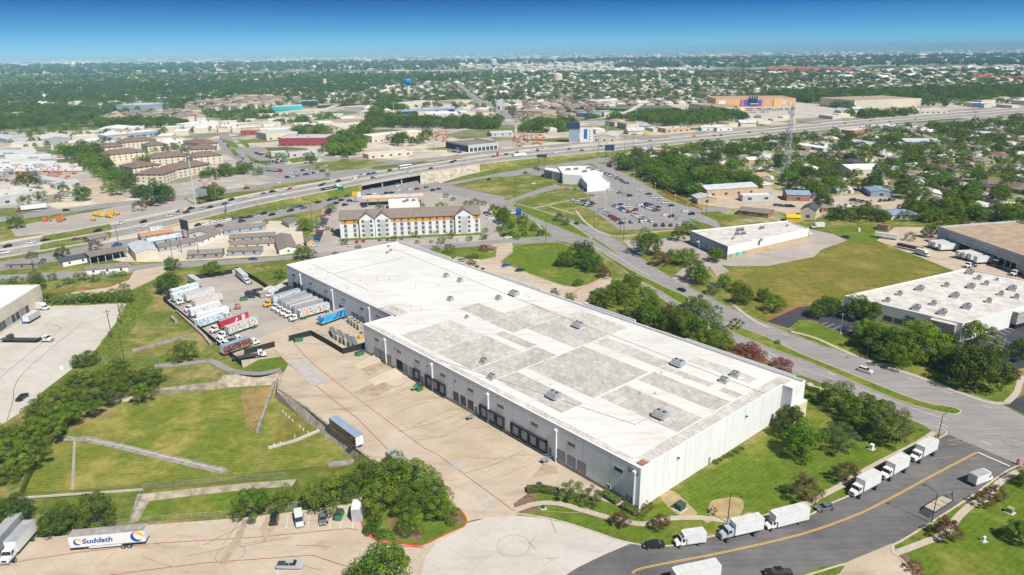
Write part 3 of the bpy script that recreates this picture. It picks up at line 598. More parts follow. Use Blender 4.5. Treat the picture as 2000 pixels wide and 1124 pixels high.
for f in (.2, .31, .69, .8):
    for i in range(0, nH - 1):
        if i % 1 == 0:
            a1 = lerp(lerp(LO[i], UP[i], f), lerp(LO[i + 1], UP[i + 1], f), .2); a2 = lerp(lerp(LO[i], UP[i], f), lerp(LO[i + 1], UP[i + 1], f), .5)
            d = (a2 - a1).normalized(); n_ = Vector((-d.y, d.x, 0)) * .15
            for s in range(0, int((lerp(LO[i+1],UP[i+1],f) - lerp(LO[i],UP[i],f)).length / 12)):
                p0 = lerp(LO[i], UP[i], f) + d * 12 * s; p1 = p0 + d * 4
                hm.add([tuple(p0 - n_ + Vector((0, 0, .055))), tuple(p1 - n_ + Vector((0, 0, .055))), tuple(p1 + n_ + Vector((0, 0, .055))), tuple(p0 + n_ + Vector((0, 0, .055)))], [(0, 1, 2, 3)])
struct('road_marking', hm, LINE_W)
# embankment and bridge
emb = MB(); pav = MB()
for side, E2, sg in ((0, LO, -1), (1, UP, 1)):
    for i in range(nH - 1):
        xm = PX(E2[i])[0]
        if E2[i][2] < .3 and E2[i + 1][2] < .3: continue
        if 690 < xm < 806: continue
        q = []
        for j in (i, i + 1):
            d = (UP[j] - LO[j]); d.z = 0; d.normalize(); z = E2[j][2]
            q.append((tuple(E2[j]), tuple(E2[j] + d * sg * z * 2.6 - Vector((0, 0, z)))))
        (pav if 806 <= xm < 930 else emb).add([q[0][0], q[1][0], q[1][1], q[0][1]], [(0, 1, 2, 3)])
struct('embankment', emb, G_VERGE); struct('embankment', pav, plain('rough_caliche', (.46, .40, .32), .95, .4, .35))
# abutments
ab = MB(); cols = MB()
iv = [i for i in range(nH) if 690 < PX(LO[i])[0] < 806]; i0, i1 = iv[0], iv[-1] + 1
for i in (i0, i1): ab.add([tuple(LO[i]), tuple(UP[i]), (UP[i][0], UP[i][1], 0), (LO[i][0], LO[i][1], 0)], [(0, 1, 2, 3)])
struct('abutment', ab, CONC_L)
deck = MB()
for i in range(i0, i1):
    q = [LO[i], LO[i + 1], UP[i + 1], UP[i]]; deck.hexa([(v[0], v[1], v[2] - 1.4) for v in q], [(v[0], v[1], v[2] + .02) for v in q])
struct('bridge_deck', deck, CONC_L)
for f in (.33, .66):
    P0 = lerp(LO[i0], LO[i1], f); P1 = lerp(UP[i0], UP[i1], f)
    for k in range(7):
        q = lerp(P0, P1, .04 + k * .153); tag(MB().cyl((0, 0, 0), .55, q[2] - 1.3, 0, 10).build('bridge_column', CONC_L, None, (q[0], q[1], 0)), 'round pale column among those carrying the highway over the cross street', 'column', 'columns under the highway bridge')
# frontage roads, cross street
sheet('frontage_road', [(-80,530),(0,512),(180,479),(370,448),(500,421),(620,396),(700,376),(690,384),(620,409),(500,434),(370,463),(180,498),(0,530),(-80,548)], 5, ASPH)
sheet('frontage_road', [(860,360),(1000,334),(1150,312),(1300,293),(1500,269),(1750,244),(2080,218),(2080,224),(1750,250),(1500,276),(1300,301),(1150,321),(1000,345),(900,366)], 5, ASPH)
sheet('frontage_road', [(-80,432),(0,424),(190,399),(362,381),(500,363),(560,352),(640,340),(700,330),(700,337),(640,348),(560,359),(500,370),(362,389),(190,408),(0,434),(-80,444)], 5, ASPH)
sheet('frontage_road', [(700,322),(870,306),(1000,290),(1250,268),(1500,246),(1750,224),(2080,198),(2080,201),(1750,227),(1500,249),(1250,272),(1000,294),(870,311),(700,329)], 5, ASPH)
sheet('cross_street', [(690,366),(780,352),(900,366),(1000,384),(960,396),(860,372),(740,384),(700,382)], 6, ASPH)
sheet('cross_street', [(560,326),(640,318),(860,350),(880,372),(800,375),(700,382),(660,372),(640,346),(560,352)], 4, ASPH)
sheet('cross_street', [(430,262),(445,262),(470,290),(560,322),(640,318),(660,330),(560,352),(500,340),(440,300),(425,280)], 4, ASPH)
sheet('lawn', [(575,328),(640,316),(700,310),(760,318),(700,330),(640,335)], 7, G_VERGE)
sheet('bare_soil', [(840,345),(880,330),(1000,316),(1000,322),(900,345),(860,358)], 6, DIRT)
sheet('avenue', [(888,165),(900,165),(942,196),(1002,224),(1010,235),(980,232),(925,203)], 3, ASPH)
sheet('avenue', [(735,180),(745,180),(752,196),(740,196)], 3, ASPH)
for q in ([(435,272),(452,276),(464,284),(466,291),(448,286)], [(463,271),(478,275),(488,285),(484,290),(470,280)], [(446,288),(458,292),(468,304),(458,306)], [(478,300),(500,312),(535,321),(520,324),(490,315)]): sheet('lawn', q, 8, G_LAWN)
sheet('lawn', [(559,312),(580,308),(612,304),(606,314),(572,319)], 8, G_LAWN)
sheet('field', [(625,186),(690,186),(700,193),(640,195)], 3, G_VERGE); sheet('field', [(1640,222),(1660,216),(1710,232),(1700,236)], 3, G_FIELD)
sheet('car_park', [(1300,204),(1560,200),(1600,204),(1650,216),(1640,226),(1560,232),(1460,232),(1330,214)], 2, LOTS)
for q in (Hup + Hlo[::-1],): keep(q)
keep([(-80,430),(500,360),(640,340),(640,350),(500,376),(-80,446)]); keep([(-80,525),(0,508),(500,418),(700,372),(690,388),(500,438),(0,534),(-80,550)]); keep([(860,356),(2080,216),(2080,226),(1500,280),(1150,325),(900,370)])
keep([(430,262),(470,262),(560,318),(860,345),(1000,390),(700,390),(560,360),(440,300)])
keep(far_edge + near_edge); keep(street); keep(cul); keep(yard); keep([(1060,300),(1190,322),(1345,405),(1420,400),(1420,450),(1200,460),(1000,400),(860,370)])
keep([(888,165),(900,165),(942,196),(1010,235),(980,232),(925,203)]); keep([(1400,205),(1560,200),(1600,204),(1650,216),(1640,226),(1560,232),(1460,232)])
# ================================================================ BUILDINGS
m, t, b = newmat('white_roof_membrane'); v = pos(t); vr = pos(t, BAZ)
c = ramp(t, noise(t, v, .035, 6, .65), [(.3, (.65, .635, .605)), (.62, (.745, .735, .715))])
c = mix(t, c, ramp(t, noise(t, pos(t, BAZ, (.15, 1, 1)), .5, 5, .7), [(.30, (.84, .815, .775)), (.52, (1, 1, 1))]), 1.0, 'MULTIPLY')
br = nd(t, 'ShaderNodeTexBrick'); br.offset = 0; br.inputs['Scale'].default_value = 1; br.inputs['Brick Width'].default_value = 30; br.inputs['Row Height'].default_value = 3.05
br.inputs['Mortar Size'].default_value = .05; br.inputs['Color1'].default_value = (1, 1, 1, 1); br.inputs['Color2'].default_value = (.97, .97, .965, 1); br.inputs['Mortar'].default_value = (.86, .85, .84, 1)
t.links.new(vr, br.inputs[0]); c = mix(t, c, br.outputs['Color'], 1.0, 'MULTIPLY'); setc(t, b, c, .6, .3); ROOFW = m
def worn(name, c1, c2, seed):
    m, t, b = newmat(name); vr = pos(t, BAZ); v = pos(t)
    c = ramp(t, noise(t, v, .09, 6, .72), [(.3, c1), (.7, c2)])
    br = nd(t, 'ShaderNodeTexBrick'); br.offset = 0; br.inputs['Scale'].default_value = 1; br.inputs['Brick Width'].default_value = 3.3; br.inputs['Row Height'].default_value = 1.65
    br.inputs['Mortar Size'].default_value = .17; br.inputs['Mortar Smooth'].default_value = .6; br.inputs['Color1'].default_value = (1.05, 1.05, 1.05, 1); br.inputs['Color2'].default_value = (.87, .865, .86, 1); br.inputs['Mortar'].default_value = (.78, .77, .76, 1)
    t.links.new(wavy(t, vr, .25, .4), br.inputs[0]); c = mix(t, c, br.outputs['Color'], 1.0, 'MULTIPLY')
    c = mix(t, c, ramp(t, noise(t, v, .12, 6, .8), [(.36, (.94, .92, .885)), (.55, (1, 1, 1)), (.7, (1.1, 1.1, 1.09))]), 1.0, 'MULTIPLY')
    c = mix(t, c, ramp(t, noise(t, pos(t, BAZ, (1, .2, 1)), .9, 4, .7), [(.35, (.84, .83, .82)), (.6, (1.06, 1.06, 1.05))]), 1.0, 'MULTIPLY'); setc(t, b, c, .8, .2); return m
WORN = worn('worn_roof_membrane', (.455, .435, .40), (.605, .585, .55), 1); WORN2 = worn('dusty_roof_membrane', (.52, .495, .46), (.68, .66, .63), 2)
WALLG = None
m, t, b = newmat('tilt_wall_paint'); v = pos(t)
c = ramp(t, noise(t, v, .2, 5, .6), [(.3, (.75, .755, .76)), (.7, (.80, .80, .80))])
c = mix(t, c, ramp(t, noise(t, pos(t, 0, (1, 1, .08)), .9, 4, .7), [(.28, (.87, .865, .855)), (.5, (1, 1, 1))]), 1.0, 'MULTIPLY'); setc(t, b, c, .8, .2); WALLW = m
TANW = plain('tan_wall', (.55, .40, .25), .85, .12, .3); CREAM = plain('cream_wall', (.66, .60, .47), .85, .1, .3); GREYW = plain('light_grey_wall', (.50, .51, .52), .8, .12, .3)
DGW = plain('mid_grey_wall', (.36, .37, .39), .85, .15, .3); TAUPE = plain('taupe_siding', (.30, .27, .25), .85, .12, .5); BLUEG = plain('blue_grey_wall', (.30, .37, .45), .7, .12, .3)
def shingle(name, c): return plain(name, c, .95, .28, 1.2)
RBROWN = shingle('brown_shingle', (.20, .135, .11)); RGREY = shingle('grey_shingle', (.24, .215, .20)); RTAUPE = shingle('taupe_shingle', (.23, .19, .165)); RDARK = shingle('dark_shingle', (.075, .08, .095))
RLITE = plain('pale_flat_roof', (.60, .57, .53), .8, .2, .25); RMETAL = plain('pale_metal_roof', (.52, .54, .56), .5, .15, .3); RTAN = plain('gravel_roof', (.40, .30, .215), .9, .2, .2); RWHITE = plain('white_flat_roof', (.74, .73, .71), .7, .1, .25)
RBLUE = plain('blue_metal_roof', (.26, .34, .46), .5, .12, .3); RRED = shingle('red_roof', (.38, .11, .08)); ROR = shingle('orange_roof', (.50, .23, .12)); BRICK = plain('brick_wall', (.36, .19, .13), .9, .2, .8)
WIN = plain('window_glass', (.05, .065, .08), .15, .4, .6, .8); WINL = plain('grey_window_glass', (.14, .155, .165), .25, .3, .6, .6)
MAROON = plain('maroon_wall', (.33, .06, .07), .8, .1, .3); ORW = plain('orange_wall', (.78, .33, .035), .75, .06, .4); NAVY = plain('navy_wall', (.03, .05, .13), .6, .15, .3)
class Bld:
    def __init__(s, name, label, cat, poly, h, para=.8, wm=WALLW, rm=ROOFW, roof_drop=None, group=None, t=.3):
        p = [Vector((q[0], q[1])) for q in poly]
        if area(p) < 0: p = p[::-1]
        s.o = p[0]; s.p = [q - s.o for q in p]; s.h = h; s.para = para; s.top = h + para
        s.root = thing(name, (s.o[0], s.o[1], 0), 0, label, cat, group); n = len(p); loc = s.p
        mb = MB(); inn = offs(loc, t, True); T = s.top
        for i in range(n):
            j = (i + 1) % n; a, b2, c2, d = loc[i], loc[j], inn[j], inn[i]
            mb.add([(a[0], a[1], 0), (b2[0], b2[1], 0), (b2[0], b2[1], T), (a[0], a[1], T), (c2[0], c2[1], T), (d[0], d[1], T), (c2[0], c2[1], h - .3), (d[0], d[1], h - .3)], [(0, 1, 2, 3), (3, 2, 4, 5), (5, 4, 6, 7)])
        s.wall = mb.build('wall', wm, s.root)
        r = MB(); r.cap([(q[0], q[1]) for q in offs(loc, t * .5, True)], h); s.roof = r.build('roof', rm, s.root); keep([q + s.o for q in s.p], True)
    def side(s, i): a, b2 = s.p[i], s.p[(i + 1) % len(s.p)]; d = (b2 - a); L_ = d.length; d.normalize(); return a, d, L_
    def hit(s, i, px, py):
        a, d, L_ = s.side(i); a = a + s.o; n = Vector((d.y, -d.x)); r = ray(px, py); k = n.dot(a) / (n.x * r[0] + n.y * r[1])
        q = Vector((r[0] * k, r[1] * k)); return (q - a).dot(d), CAM_H + r[2] * k
    def put(s, name, i, sc, z0, w, h, m, dep=.06, inset=0, label=None, mb=None, mats=None, parent=None):
        a, d, L_ = s.side(i); q = a + d * sc; o = (mb or MB().box(-w / 2, w / 2, -dep, .0, 0, h)).build(name, mats or m, parent or s.root, (q[0], q[1], z0), math.atan2(d.y, d.x))
        if label: o['label'] = label
        return o
    def row(s, name, i, s0, s1, n, z0, w, h, m, dep=.06):
        a, d, L_ = s.side(i); me = MB().box(-w / 2, w / 2, -dep, .0, 0, h).mesh(name, m)
        for k in range(n):
            q = a + d * (s0 + (s1 - s0) * (k / max(1, n - 1))); link(name, me, s.root, (q[0], q[1], z0), math.atan2(d.y, d.x))
    def idx(s, px, py):      # index of the wall whose middle shows nearest that pixel
        best = None
        for i in range(len(s.p)):
            a, d, L_ = s.side(i); q = a + d * (L_ / 2) + s.o; x, y = PX((q[0], q[1], s.h / 2)); e = (x - px) ** 2 + (y - py) ** 2
            if best is None or e < best[0]: best = (e, i)
        return best[1]
def stripes(n, w, h, bar, gap):      # louvres
    mb = MB(); z = 0
    while z < h: mb.box(-w / 2, w / 2, -.25, 0, z, z + bar); z += bar + gap
    return mb
# ---------------------------------------------------------------- the long warehouse
Wc = lambda u, v: (A0 + U_ * u + V_ * v)
foot = [Wc(*q) for q in ((0, 0), (129, 0), (129, 12.7), (223, 12.7), (222, 75.5), (0, 74.5), (0, 72.6), (0, 66))]
foot = [Wc(*q) for q in ((0, 0), (0, 66), (-3.2, 66), (-3.2, 73.6), (222, 75.2), (222, 12.7), (129, 12.7), (129, 0))]
WH = Bld('warehouse', 'huge white flat-roofed warehouse with a row of dock doors on its left side', 'warehouse', foot, 10.6, .7, WALLW, ROOFW)
i_left = next(i for i in range(len(WH.p)) if abs(WH.side(i)[2] - 129) < 1); i_set = next(i for i in range(len(WH.p)) if 90 < WH.side(i)[2] < 100); i_right = next(i for i in range(len(WH.p)) if abs(WH.side(i)[2] - 66) < 1)
CAP = plain('white_coping', (.80, .80, .79), .5, .03)
loc8 = WH.p; ribbon([Vector((q[0], q[1])) for q in offs(loc8, .14, True)], .42, WH.top, mbc := MB(), 0, .12, True); mbc.build('coping', CAP, WH.root)
# higher parapet steps on the far side
for u0, u1, hh in ((0, 40, .5), (62, 88, .9), (112, 150, .6), (176, 222, .9)):
    a1, a2 = Wc(u0, 73.62 + u0 * .0072) - WH.o.to_3d(), Wc(u1, 73.62 + u1 * .0072) - WH.o.to_3d(); ribbon([a1, a2], .3, WH.top + .12, None, 0, hh).build('parapet', WALLW, WH.root)
# roof patches: u0, u1 along the long side, v0, v1 across
def patch(u0, u1, v0, v1, m):
    mb = MB(); mb.cap([(Wc(u, v_)[0] - WH.o[0], Wc(u, v_)[1] - WH.o[1]) for u, v_ in ((u0, v0), (u0, v1), (u1, v1), (u1, v0))], WH.h + .02); mb.build('roof_patch', m, WH.root)
for q in ((101, 119.5, 37, 46.5), (86.4, 100.4, 36, 46.8), (62, 86, 42.3, 60), (72.5, 90, 30.2, 34.4), (72.2, 91.5, 5.6, 27), (61.9, 71.6, 6.3, 33.4), (33.2, 61.2, 19.6, 45.2), (33.2, 45, 50.3, 56.2), (5.2, 32.2, 38.6, 46.6), (5.2, 32.2, 21.5, 32.9), (33, 61.4, 6.6, 15.2), (14.8, 27.6, 50.2, 53.2), (5.2, 11.6, 50.2, 53.2)): patch(*q, WORN)
for q in ((.5, 4.6, 3.7, 72.5), (4.8, 128.5, .5, 3.4), (92, 112, 5, 27), (62, 86, 60.4, 70), (45.4, 61, 50.3, 57), (86.6, 104, 47.2, 62), (129.5, 142, 13.5, 20), (129.5, 221, 13.3, 14.6), (28, 33, 50.2, 53.2), (8, 30, 61, 66)): patch(*q, WORN2)
rv = random.Random(9)
for k in range(34):
    q = Wc(rv.uniform(4, 218), rv.uniform(16, 70)); mb = MB().cyl((0, 0, 0), .16, rv.uniform(.4, .9), 0, 8); mb.build('vent_pipe', GALV, WH.root, (q[0] - WH.o[0], q[1] - WH.o[1], WH.h))
seam = MB()
for a1, a2 in (((1058-10,600),(1500,772)), ((770,487),(1058,603)), ((860,704),(1240,830)), ((612,518),(720,568)), ((655,535),(790,503)), ((1240,830),(1265,818))):
    A1, A2 = W(*a1, WH.h), W(*a2, WH.h); n = int((A2 - A1).length / 1.6)
    for k in range(n):
        q = A1 + (A2 - A1) * k / n; q = q - WH.o.to_3d(); seam.box(q[0] - .12, q[0] + .12, q[1] - .12, q[1] + .12, WH.h, WH.h + .12)
    r1, r2 = A1 - WH.o.to_3d(), A2 - WH.o.to_3d(); ribbon([r1, r2], .07, 0, seam, 0, WH.h + .2) if False else seam.tube((r1[0], r1[1], WH.h + .14), (r2[0], r2[1], WH.h + .14), .05, 0, 4)
seam.build('roof_conduit', plain('grey_pipe', (.30, .30, .30), .6), WH.root)
def unit(w, d, h): 
    mb = MB(); mb.box(-w / 2, w / 2, -d / 2, d / 2, .35, h, 0).box(-w / 2 - .25, w / 2 + .25, -d / 2 - .25, d / 2 + .25, 0, .35, 1)
    mb.box(-w / 2 + .3, -.05, -d / 2 - .05, -d / 2, .6, h - .3, 2).box(.05, w / 2 - .3, -d / 2 - .05, -d / 2, .6, h - .3, 2).box(w / 2, w / 2 + .06, -d / 2 + .3, d / 2 - .3, .6, h - .3, 2)
    mb.cyl((-w / 4, 0, h), min(w, d) * .2, .18, 2, 12); mb.cyl((w / 4, 0, h), min(w, d) * .2, .18, 2, 12)
    if w > 3: mb.add([(-w / 2, d / 2, h), (-w / 2, d / 2 + 1.0, .6), (w / 2, d / 2 + 1.0, .6), (w / 2, d / 2, h), (-w / 2, d / 2, .6), (w / 2, d / 2, .6)], [(0, 3, 2, 1), (0, 1, 4), (3, 5, 2)], 0)
    return mb
UM = [GALV, plain('unit_kerb', (.55, .55, .53), .7, .1), DKMET]
UNITS = {k: unit(*s).mesh('rooftop_unit', UM) for k, s in dict(b=(3.6, 2.2, 1.9), m=(2.2, 1.7, 1.7), s=(1.4, 1.2, 1.0)).items()}
def roofunit(Bd, x, y, k, rz=0, name='rooftop_unit'):
    q = W(x, y, Bd.h); return link(name, UNITS[k], Bd.root, (q[0] - Bd.o[0], q[1] - Bd.o[1], Bd.h), rz)
for x, y, k in ((946,710,'m'),(961,741,'m'),(1083,777,'b'),(1291,815,'b'),(1325,714,'b'),(1414,747,'m'),(1436,736,'m'),(1130,639,'b'),(912,622,'s'),(974,586,'m'),(1005,577,'b'),(880,588,'m'),(872,542,'m'),(899,551,'m'),(757,496,'s'),(764,491,'s'),(760,483,'s')): roofunit(WH, x, y, k, BAZ + PI / 2)
q = W(1256, 906, WH.h); link('roof_hatch', MB().box(-1.1, 1.1, -1.1, 1.1, 0, .35).mesh('roof_hatch', plain('rusty_hatch', (.36, .17, .10), .8)), WH.root, (q[0] - WH.o[0], q[1] - WH.o[1], WH.h), BAZ)
# doors, windows, downspouts
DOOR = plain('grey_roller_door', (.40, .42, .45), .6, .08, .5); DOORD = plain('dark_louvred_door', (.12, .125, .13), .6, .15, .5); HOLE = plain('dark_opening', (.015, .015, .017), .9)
SEAL = plain('black_dock_seal', (.03, .03, .033), .8)
def rdoor(w, h, m): 
    mb = MB().box(-w / 2, w / 2, -.05, 0, 0, h); 
    for k in range(1, 6): mb.box(-w / 2, w / 2, -.075, -.05, h * k / 6 - .03, h * k / 6 + .03, 1)
    mb.box(-w / 2 - .1, -w / 2, -.1, 0, 0, h + .1, 1).box(w / 2, w / 2 + .1, -.1, 0, 0, h + .1, 1).box(-w / 2, w / 2, -.1, 0, h, h + .1, 1); return mb
def sealdoor(w=3.0, h=3.2):
    mb = MB().box(-w / 2, w / 2, -.06, 0, 0, h, 0).box(-w / 2 - .45, -w / 2, -.55, 0, -.1, h + .5, 1).box(w / 2, w / 2 + .45, -.55, 0, -.1, h + .5, 1).box(-w / 2, w / 2, -.55, 0, h, h + .5, 1).box(-w / 2, w / 2, -.5, 0, -.25, 0, 1)
    for k in range(1, 5): mb.box(-w / 2, w / 2, -.085, -.06, h * k / 5 - .03, h * k / 5 + .03, 0)
    return mb
ME = dict(seal=(sealdoor().mesh('dock_door', [DOOR, SEAL])), grey=rdoor(2.6, 3.1, 0).mesh('dock_door', [DOOR, DKMET]), dark=rdoor(2.5, 3.1, 0).mesh('dock_door', [DOORD, DKMET]), big=rdoor(3.6, 4.3, 0).mesh('drive_in_door', [DOOR, DKMET]), hole=MB().box(-1.9, 1.9, -.04, 0, 0, 4.6).mesh('open_doorway', HOLE), man=rdoor(1.0, 2.2, 0).mesh('door', [DOORD, WFRAME]), win=MB().box(-1.35, 1.35, -.05, 0, 0, 1.1, 0).box(-1.45, 1.45, -.09, 0, -.1, 0, 1).box(-1.45, 1.45, -.09, 0, 1.1, 1.2, 1).mesh('window', [WIN, DGW]))
def onwall(Bd, i, kind, px, py, z0, name=None):
    a, d, L_ = Bd.side(i); s_, _ = Bd.hit(i, px, py); s_ = max(1, min(L_ - 1, s_)); q = a + d * s_
    return link(name or ME[kind].name.split('.')[0], ME[kind], Bd.root, (q[0], q[1], z0), math.atan2(d.y, d.x))
DZ = 1.15
for k, l in (('big', [(737.5,689,0)]), ('grey', [(748,700,DZ), (760,705,DZ), (792,722,DZ), (804,730,DZ), (1096,898,DZ), (1116,908,DZ), (1136,919,DZ)]), ('hole', [(780.5,712,0)]), ('seal', [(815,736,DZ), (839,750,DZ), (851,759,DZ), (864.5,766,DZ), (946,812,DZ), (961,821,DZ), (977.5,831,DZ), (1008,847,DZ), (1025,857,DZ), (1042,867,DZ), (1060,876,DZ)]), ('dark', [(891,779,DZ), (905,787,DZ), (919.5,795,DZ)]), ('man', [(730,688,0), (825,742,DZ), (930,800,DZ), (1075,884,DZ), (1189,951,0), (1225,971,0), (1234.5,976,0)]), ('win', [(736,663,7.3), (779,686,7.3), (815,705,7.3), (865,732,7.3), (919,762,7.3), (978,794,7.3), (1044,830,7.3), (1116,869,7.3), (1208,920,7.3)])):
    for x, y, z in l: onwall(WH, i_left, k, x, y, z)
for k, l in (('win', [(574,539,7.3), (606,554,7.3), (637,570,7.3), (671,587,7.3), (707,605,7.3), (738,620,7.3)]), ('hole', [(668,605,0), (577,561,0)]), ('seal', [(587,563,DZ), (606,576,DZ), (617,582,DZ), (628,588,DZ), (639,594,DZ)]), ('grey', [(691,622,DZ), (699,627,DZ), (708,632,DZ)])):
    for x, y, z in l: onwall(WH, i_set, k, x, y, z)
onwall(WH, i_right, 'man', 1385, 899, 0)
dsp = MB().box(-.22, .22, -.45, -.02, 0, 9.4).box(-.42, .42, -.75, -.02, 9.4, 10.1).mesh('downspout', WHITE)
for i, l in ((i_left, [753, 844.5, 954, 1087, 1240.5]), (i_set, [587, 650, 722])):
    for x in l:
        a, d, L_ = WH.side(i); s_, _ = WH.hit(i, x, 700 if i == i_left else 590); 
        s_ = WH.hit(i, x, PX(((a + d * max(0, s_)) + WH.o).to_3d() + Vector((0, 0, 8)))[1])[0]; q = a + d * max(.8, min(L_ - .5, s_)); link('downspout', dsp, WH.root, (q[0], q[1], 0), math.atan2(d.y, d.x))
a, d, L_ = WH.side(i_left); fnd = MB().box(0, L_, -.12, -.02, 0, 1.0).build('foundation_band', GREYC, WH.root, (a[0], a[1], 0), math.atan2(d.y, d.x))
nf = Vector((d.y, -d.x))
for x, y in ((1224, 913),):
    s_, z_ = WH.hit(i_left, 1237, 916); q = a + d * s_ + nf * .05; o = text_obj('building_number', '2120', 1.6, DKMET, WH.root, (q[0], q[1], 9.5), (PI / 2, 0, math.atan2(d.y, d.x)), .03)
JM = MB().box(-.04, .04, -.01, 0, 1.0, 11.25).mesh('panel_joint', DGW)
for i in (i_left, i_right, i_set):
    a1, d1, L1 = WH.side(i)
    for k in range(1, int(L1 / 9.2)):
        q = a1 + d1 * 9.2 * k; link('panel_joint', JM, WH.root, (q[0], q[1], 0), math.atan2(d1.y, d1.x))
wl = MB().box(-.2, .2, -.7, 0, 0, .25).mesh('wall_light', DKMET)
for i, l in ((i_left, [(772,679),(836,712),(1119,861),(890,745)]), (i_right, [(1323,894),(1456,817)])):
    for x, y in l:
        s_, _ = WH.hit(i, x, y); a1, d1, L1 = WH.side(i); q = a1 + d1 * s_; link('wall_light', wl, WH.root, (q[0], q[1], 8.2), math.atan2(d1.y, d1.x))
# entrance corner volume
ec = MB(); ec.hexa([tuple(Wc(u_, v_))[:2] + (0,) for u_, v_ in ((-4.6, 73.5), (-4.6, 66.2), (-3.25, 66.2), (-3.25, 73.5))][::-1], [tuple(Wc(u_, v_))[:2] + (5.5,) for u_, v_ in ((-4.6, 73.5), (-4.6, 66.2), (-3.25, 66.2), (-3.25, 73.5))][::-1])
o = ec.build('entrance_block', CREAM, WH.root); o.location = (-WH.o[0], -WH.o[1], 0); fix(o.data)
# ramps and dock platforms
def ramp_thing(pts_hi, pts_lo, h, label):
    a1, a2 = WP(pts_hi, h); b1, b2 = WP(pts_lo); o = Vector((a1[0], a1[1], 0)); mb = MB()
    lo = [Vector((a1[0], a1[1], .02)), Vector((a2[0], a2[1], .02)), b2 + Vector((0, 0, .02)), b1 + Vector((0, 0, .02))]; hi = [a1, a2, b2 + Vector((0, 0, .06)), b1 + Vector((0, 0, .06))]
    if area(lo) < 0: lo = lo[::-1]; hi = hi[::-1]
    mb.hexa([tuple(v - o) for v in lo], [tuple(v - o) for v in hi], 0); r = thing('loading_ramp', o, 0, label, 'ramp'); mb.build('ramp_slab', CONC_L, r)
    e = MB()
    for p, q in ((a1, b1), (a2, b2)): p, q = p - o, q - o; e.tube((p[0], p[1], p[2] + .1), (q[0], q[1], .15), .16, 0, 4)
    e.build('kerb_stripe', YEL, r)
ramp_thing([(733,694),(744,704)], [(692,716),(702,722)], .9, 'concrete ramp with yellow edges nearest the setback of the warehouse'); ramp_thing([(773,720),(786,730)], [(720,745),(732,754)], 1.15, 'long concrete ramp with yellow edges at the open dark warehouse doorway')
def stairs(px, py, label):
    q = W(px, py); r = thing('dock_stairs', q, BAZ + PI / 2, label, 'stairs'); mb = MB()
    for k in range(6): mb.box(-.7, .7, -2.2 + k * .36, -1.84 + k * .36, .03, .2 + k * .19)
    mb.box(-.7, .7, 0, 1.4, 1.0, 1.15).build('steps', GALV, r); hr = MB()
    for s in (-.7, .7): hr.tube((s, -2.2, 1.0), (s, 0, 2.1), .04, 0, 5).tube((s, 0, 2.1), (s, 1.4, 2.1), .04, 0, 5).tube((s, -2.2, 0), (s, -2.2, 1.0), .04, 0, 5).tube((s, 0, .1), (s, 0, 2.1), .04, 0, 5).tube((s, 1.4, .1), (s, 1.4, 2.1), .04, 0, 5)
    hr.build('handrail', BLUEG, r)
    for s in (-1.2, 1.2): MB().cyl((s, -2.6, 0), .12, 1.1, 0, 8).build('bollard', YEL, r)
stairs(1066, 903, 'steel stairs with yellow bollards at the dock end nearest the camera'); stairs(920, 819, 'steel stairs with yellow bollards at the middle of the dock'); stairs(812, 762, 'steel stairs behind the green compactor at the dock')
# ---------------------------------------------------------------- quick buildings
def quad(p1, p2, dep, h0=0.0):
    a, b2 = W(*p1, h0), W(*p2, h0); a.z = b2.z = 0; d = (b2 - a).normalized(); n = Vector((-d.y, d.x, 0))
    return [a, b2, b2 + n * dep, a + n * dep]
def flat(name, label, cat, q, h, wm, rm, para=.5, wins=(), group=None, units=0):
    B_ = Bld(name, label, cat, q, h, para, wm, rm, group=group)
    a, d, L_ = B_.side(0)
    for (wm_, z, w_, hh, sp) in wins:
        n = max(1, int(L_ / sp)); 
        for i_ in (0, 1, 3):
            a, d, Lx = B_.side(i_); n = int(Lx / sp); n = min(n, 22)
            if n > 0: B_.row('window' if hh < 3 else 'door', i_, sp * .6, Lx - sp * .6, n, z, w_, hh, wm_)
    rs = random.Random(int(L_ * 100))
    for k in range(units):
        u = rs.random() * .8 + .1; v_ = rs.random() * .8 + .1; p = B_.p[0] + (B_.p[1] - B_.p[0]) * u + (B_.p[3] - B_.p[0]) * v_
        link('rooftop_unit', UNITS[rs.choice('mms')], B_.root, (p[0], p[1], h), rs.random())
    return B_
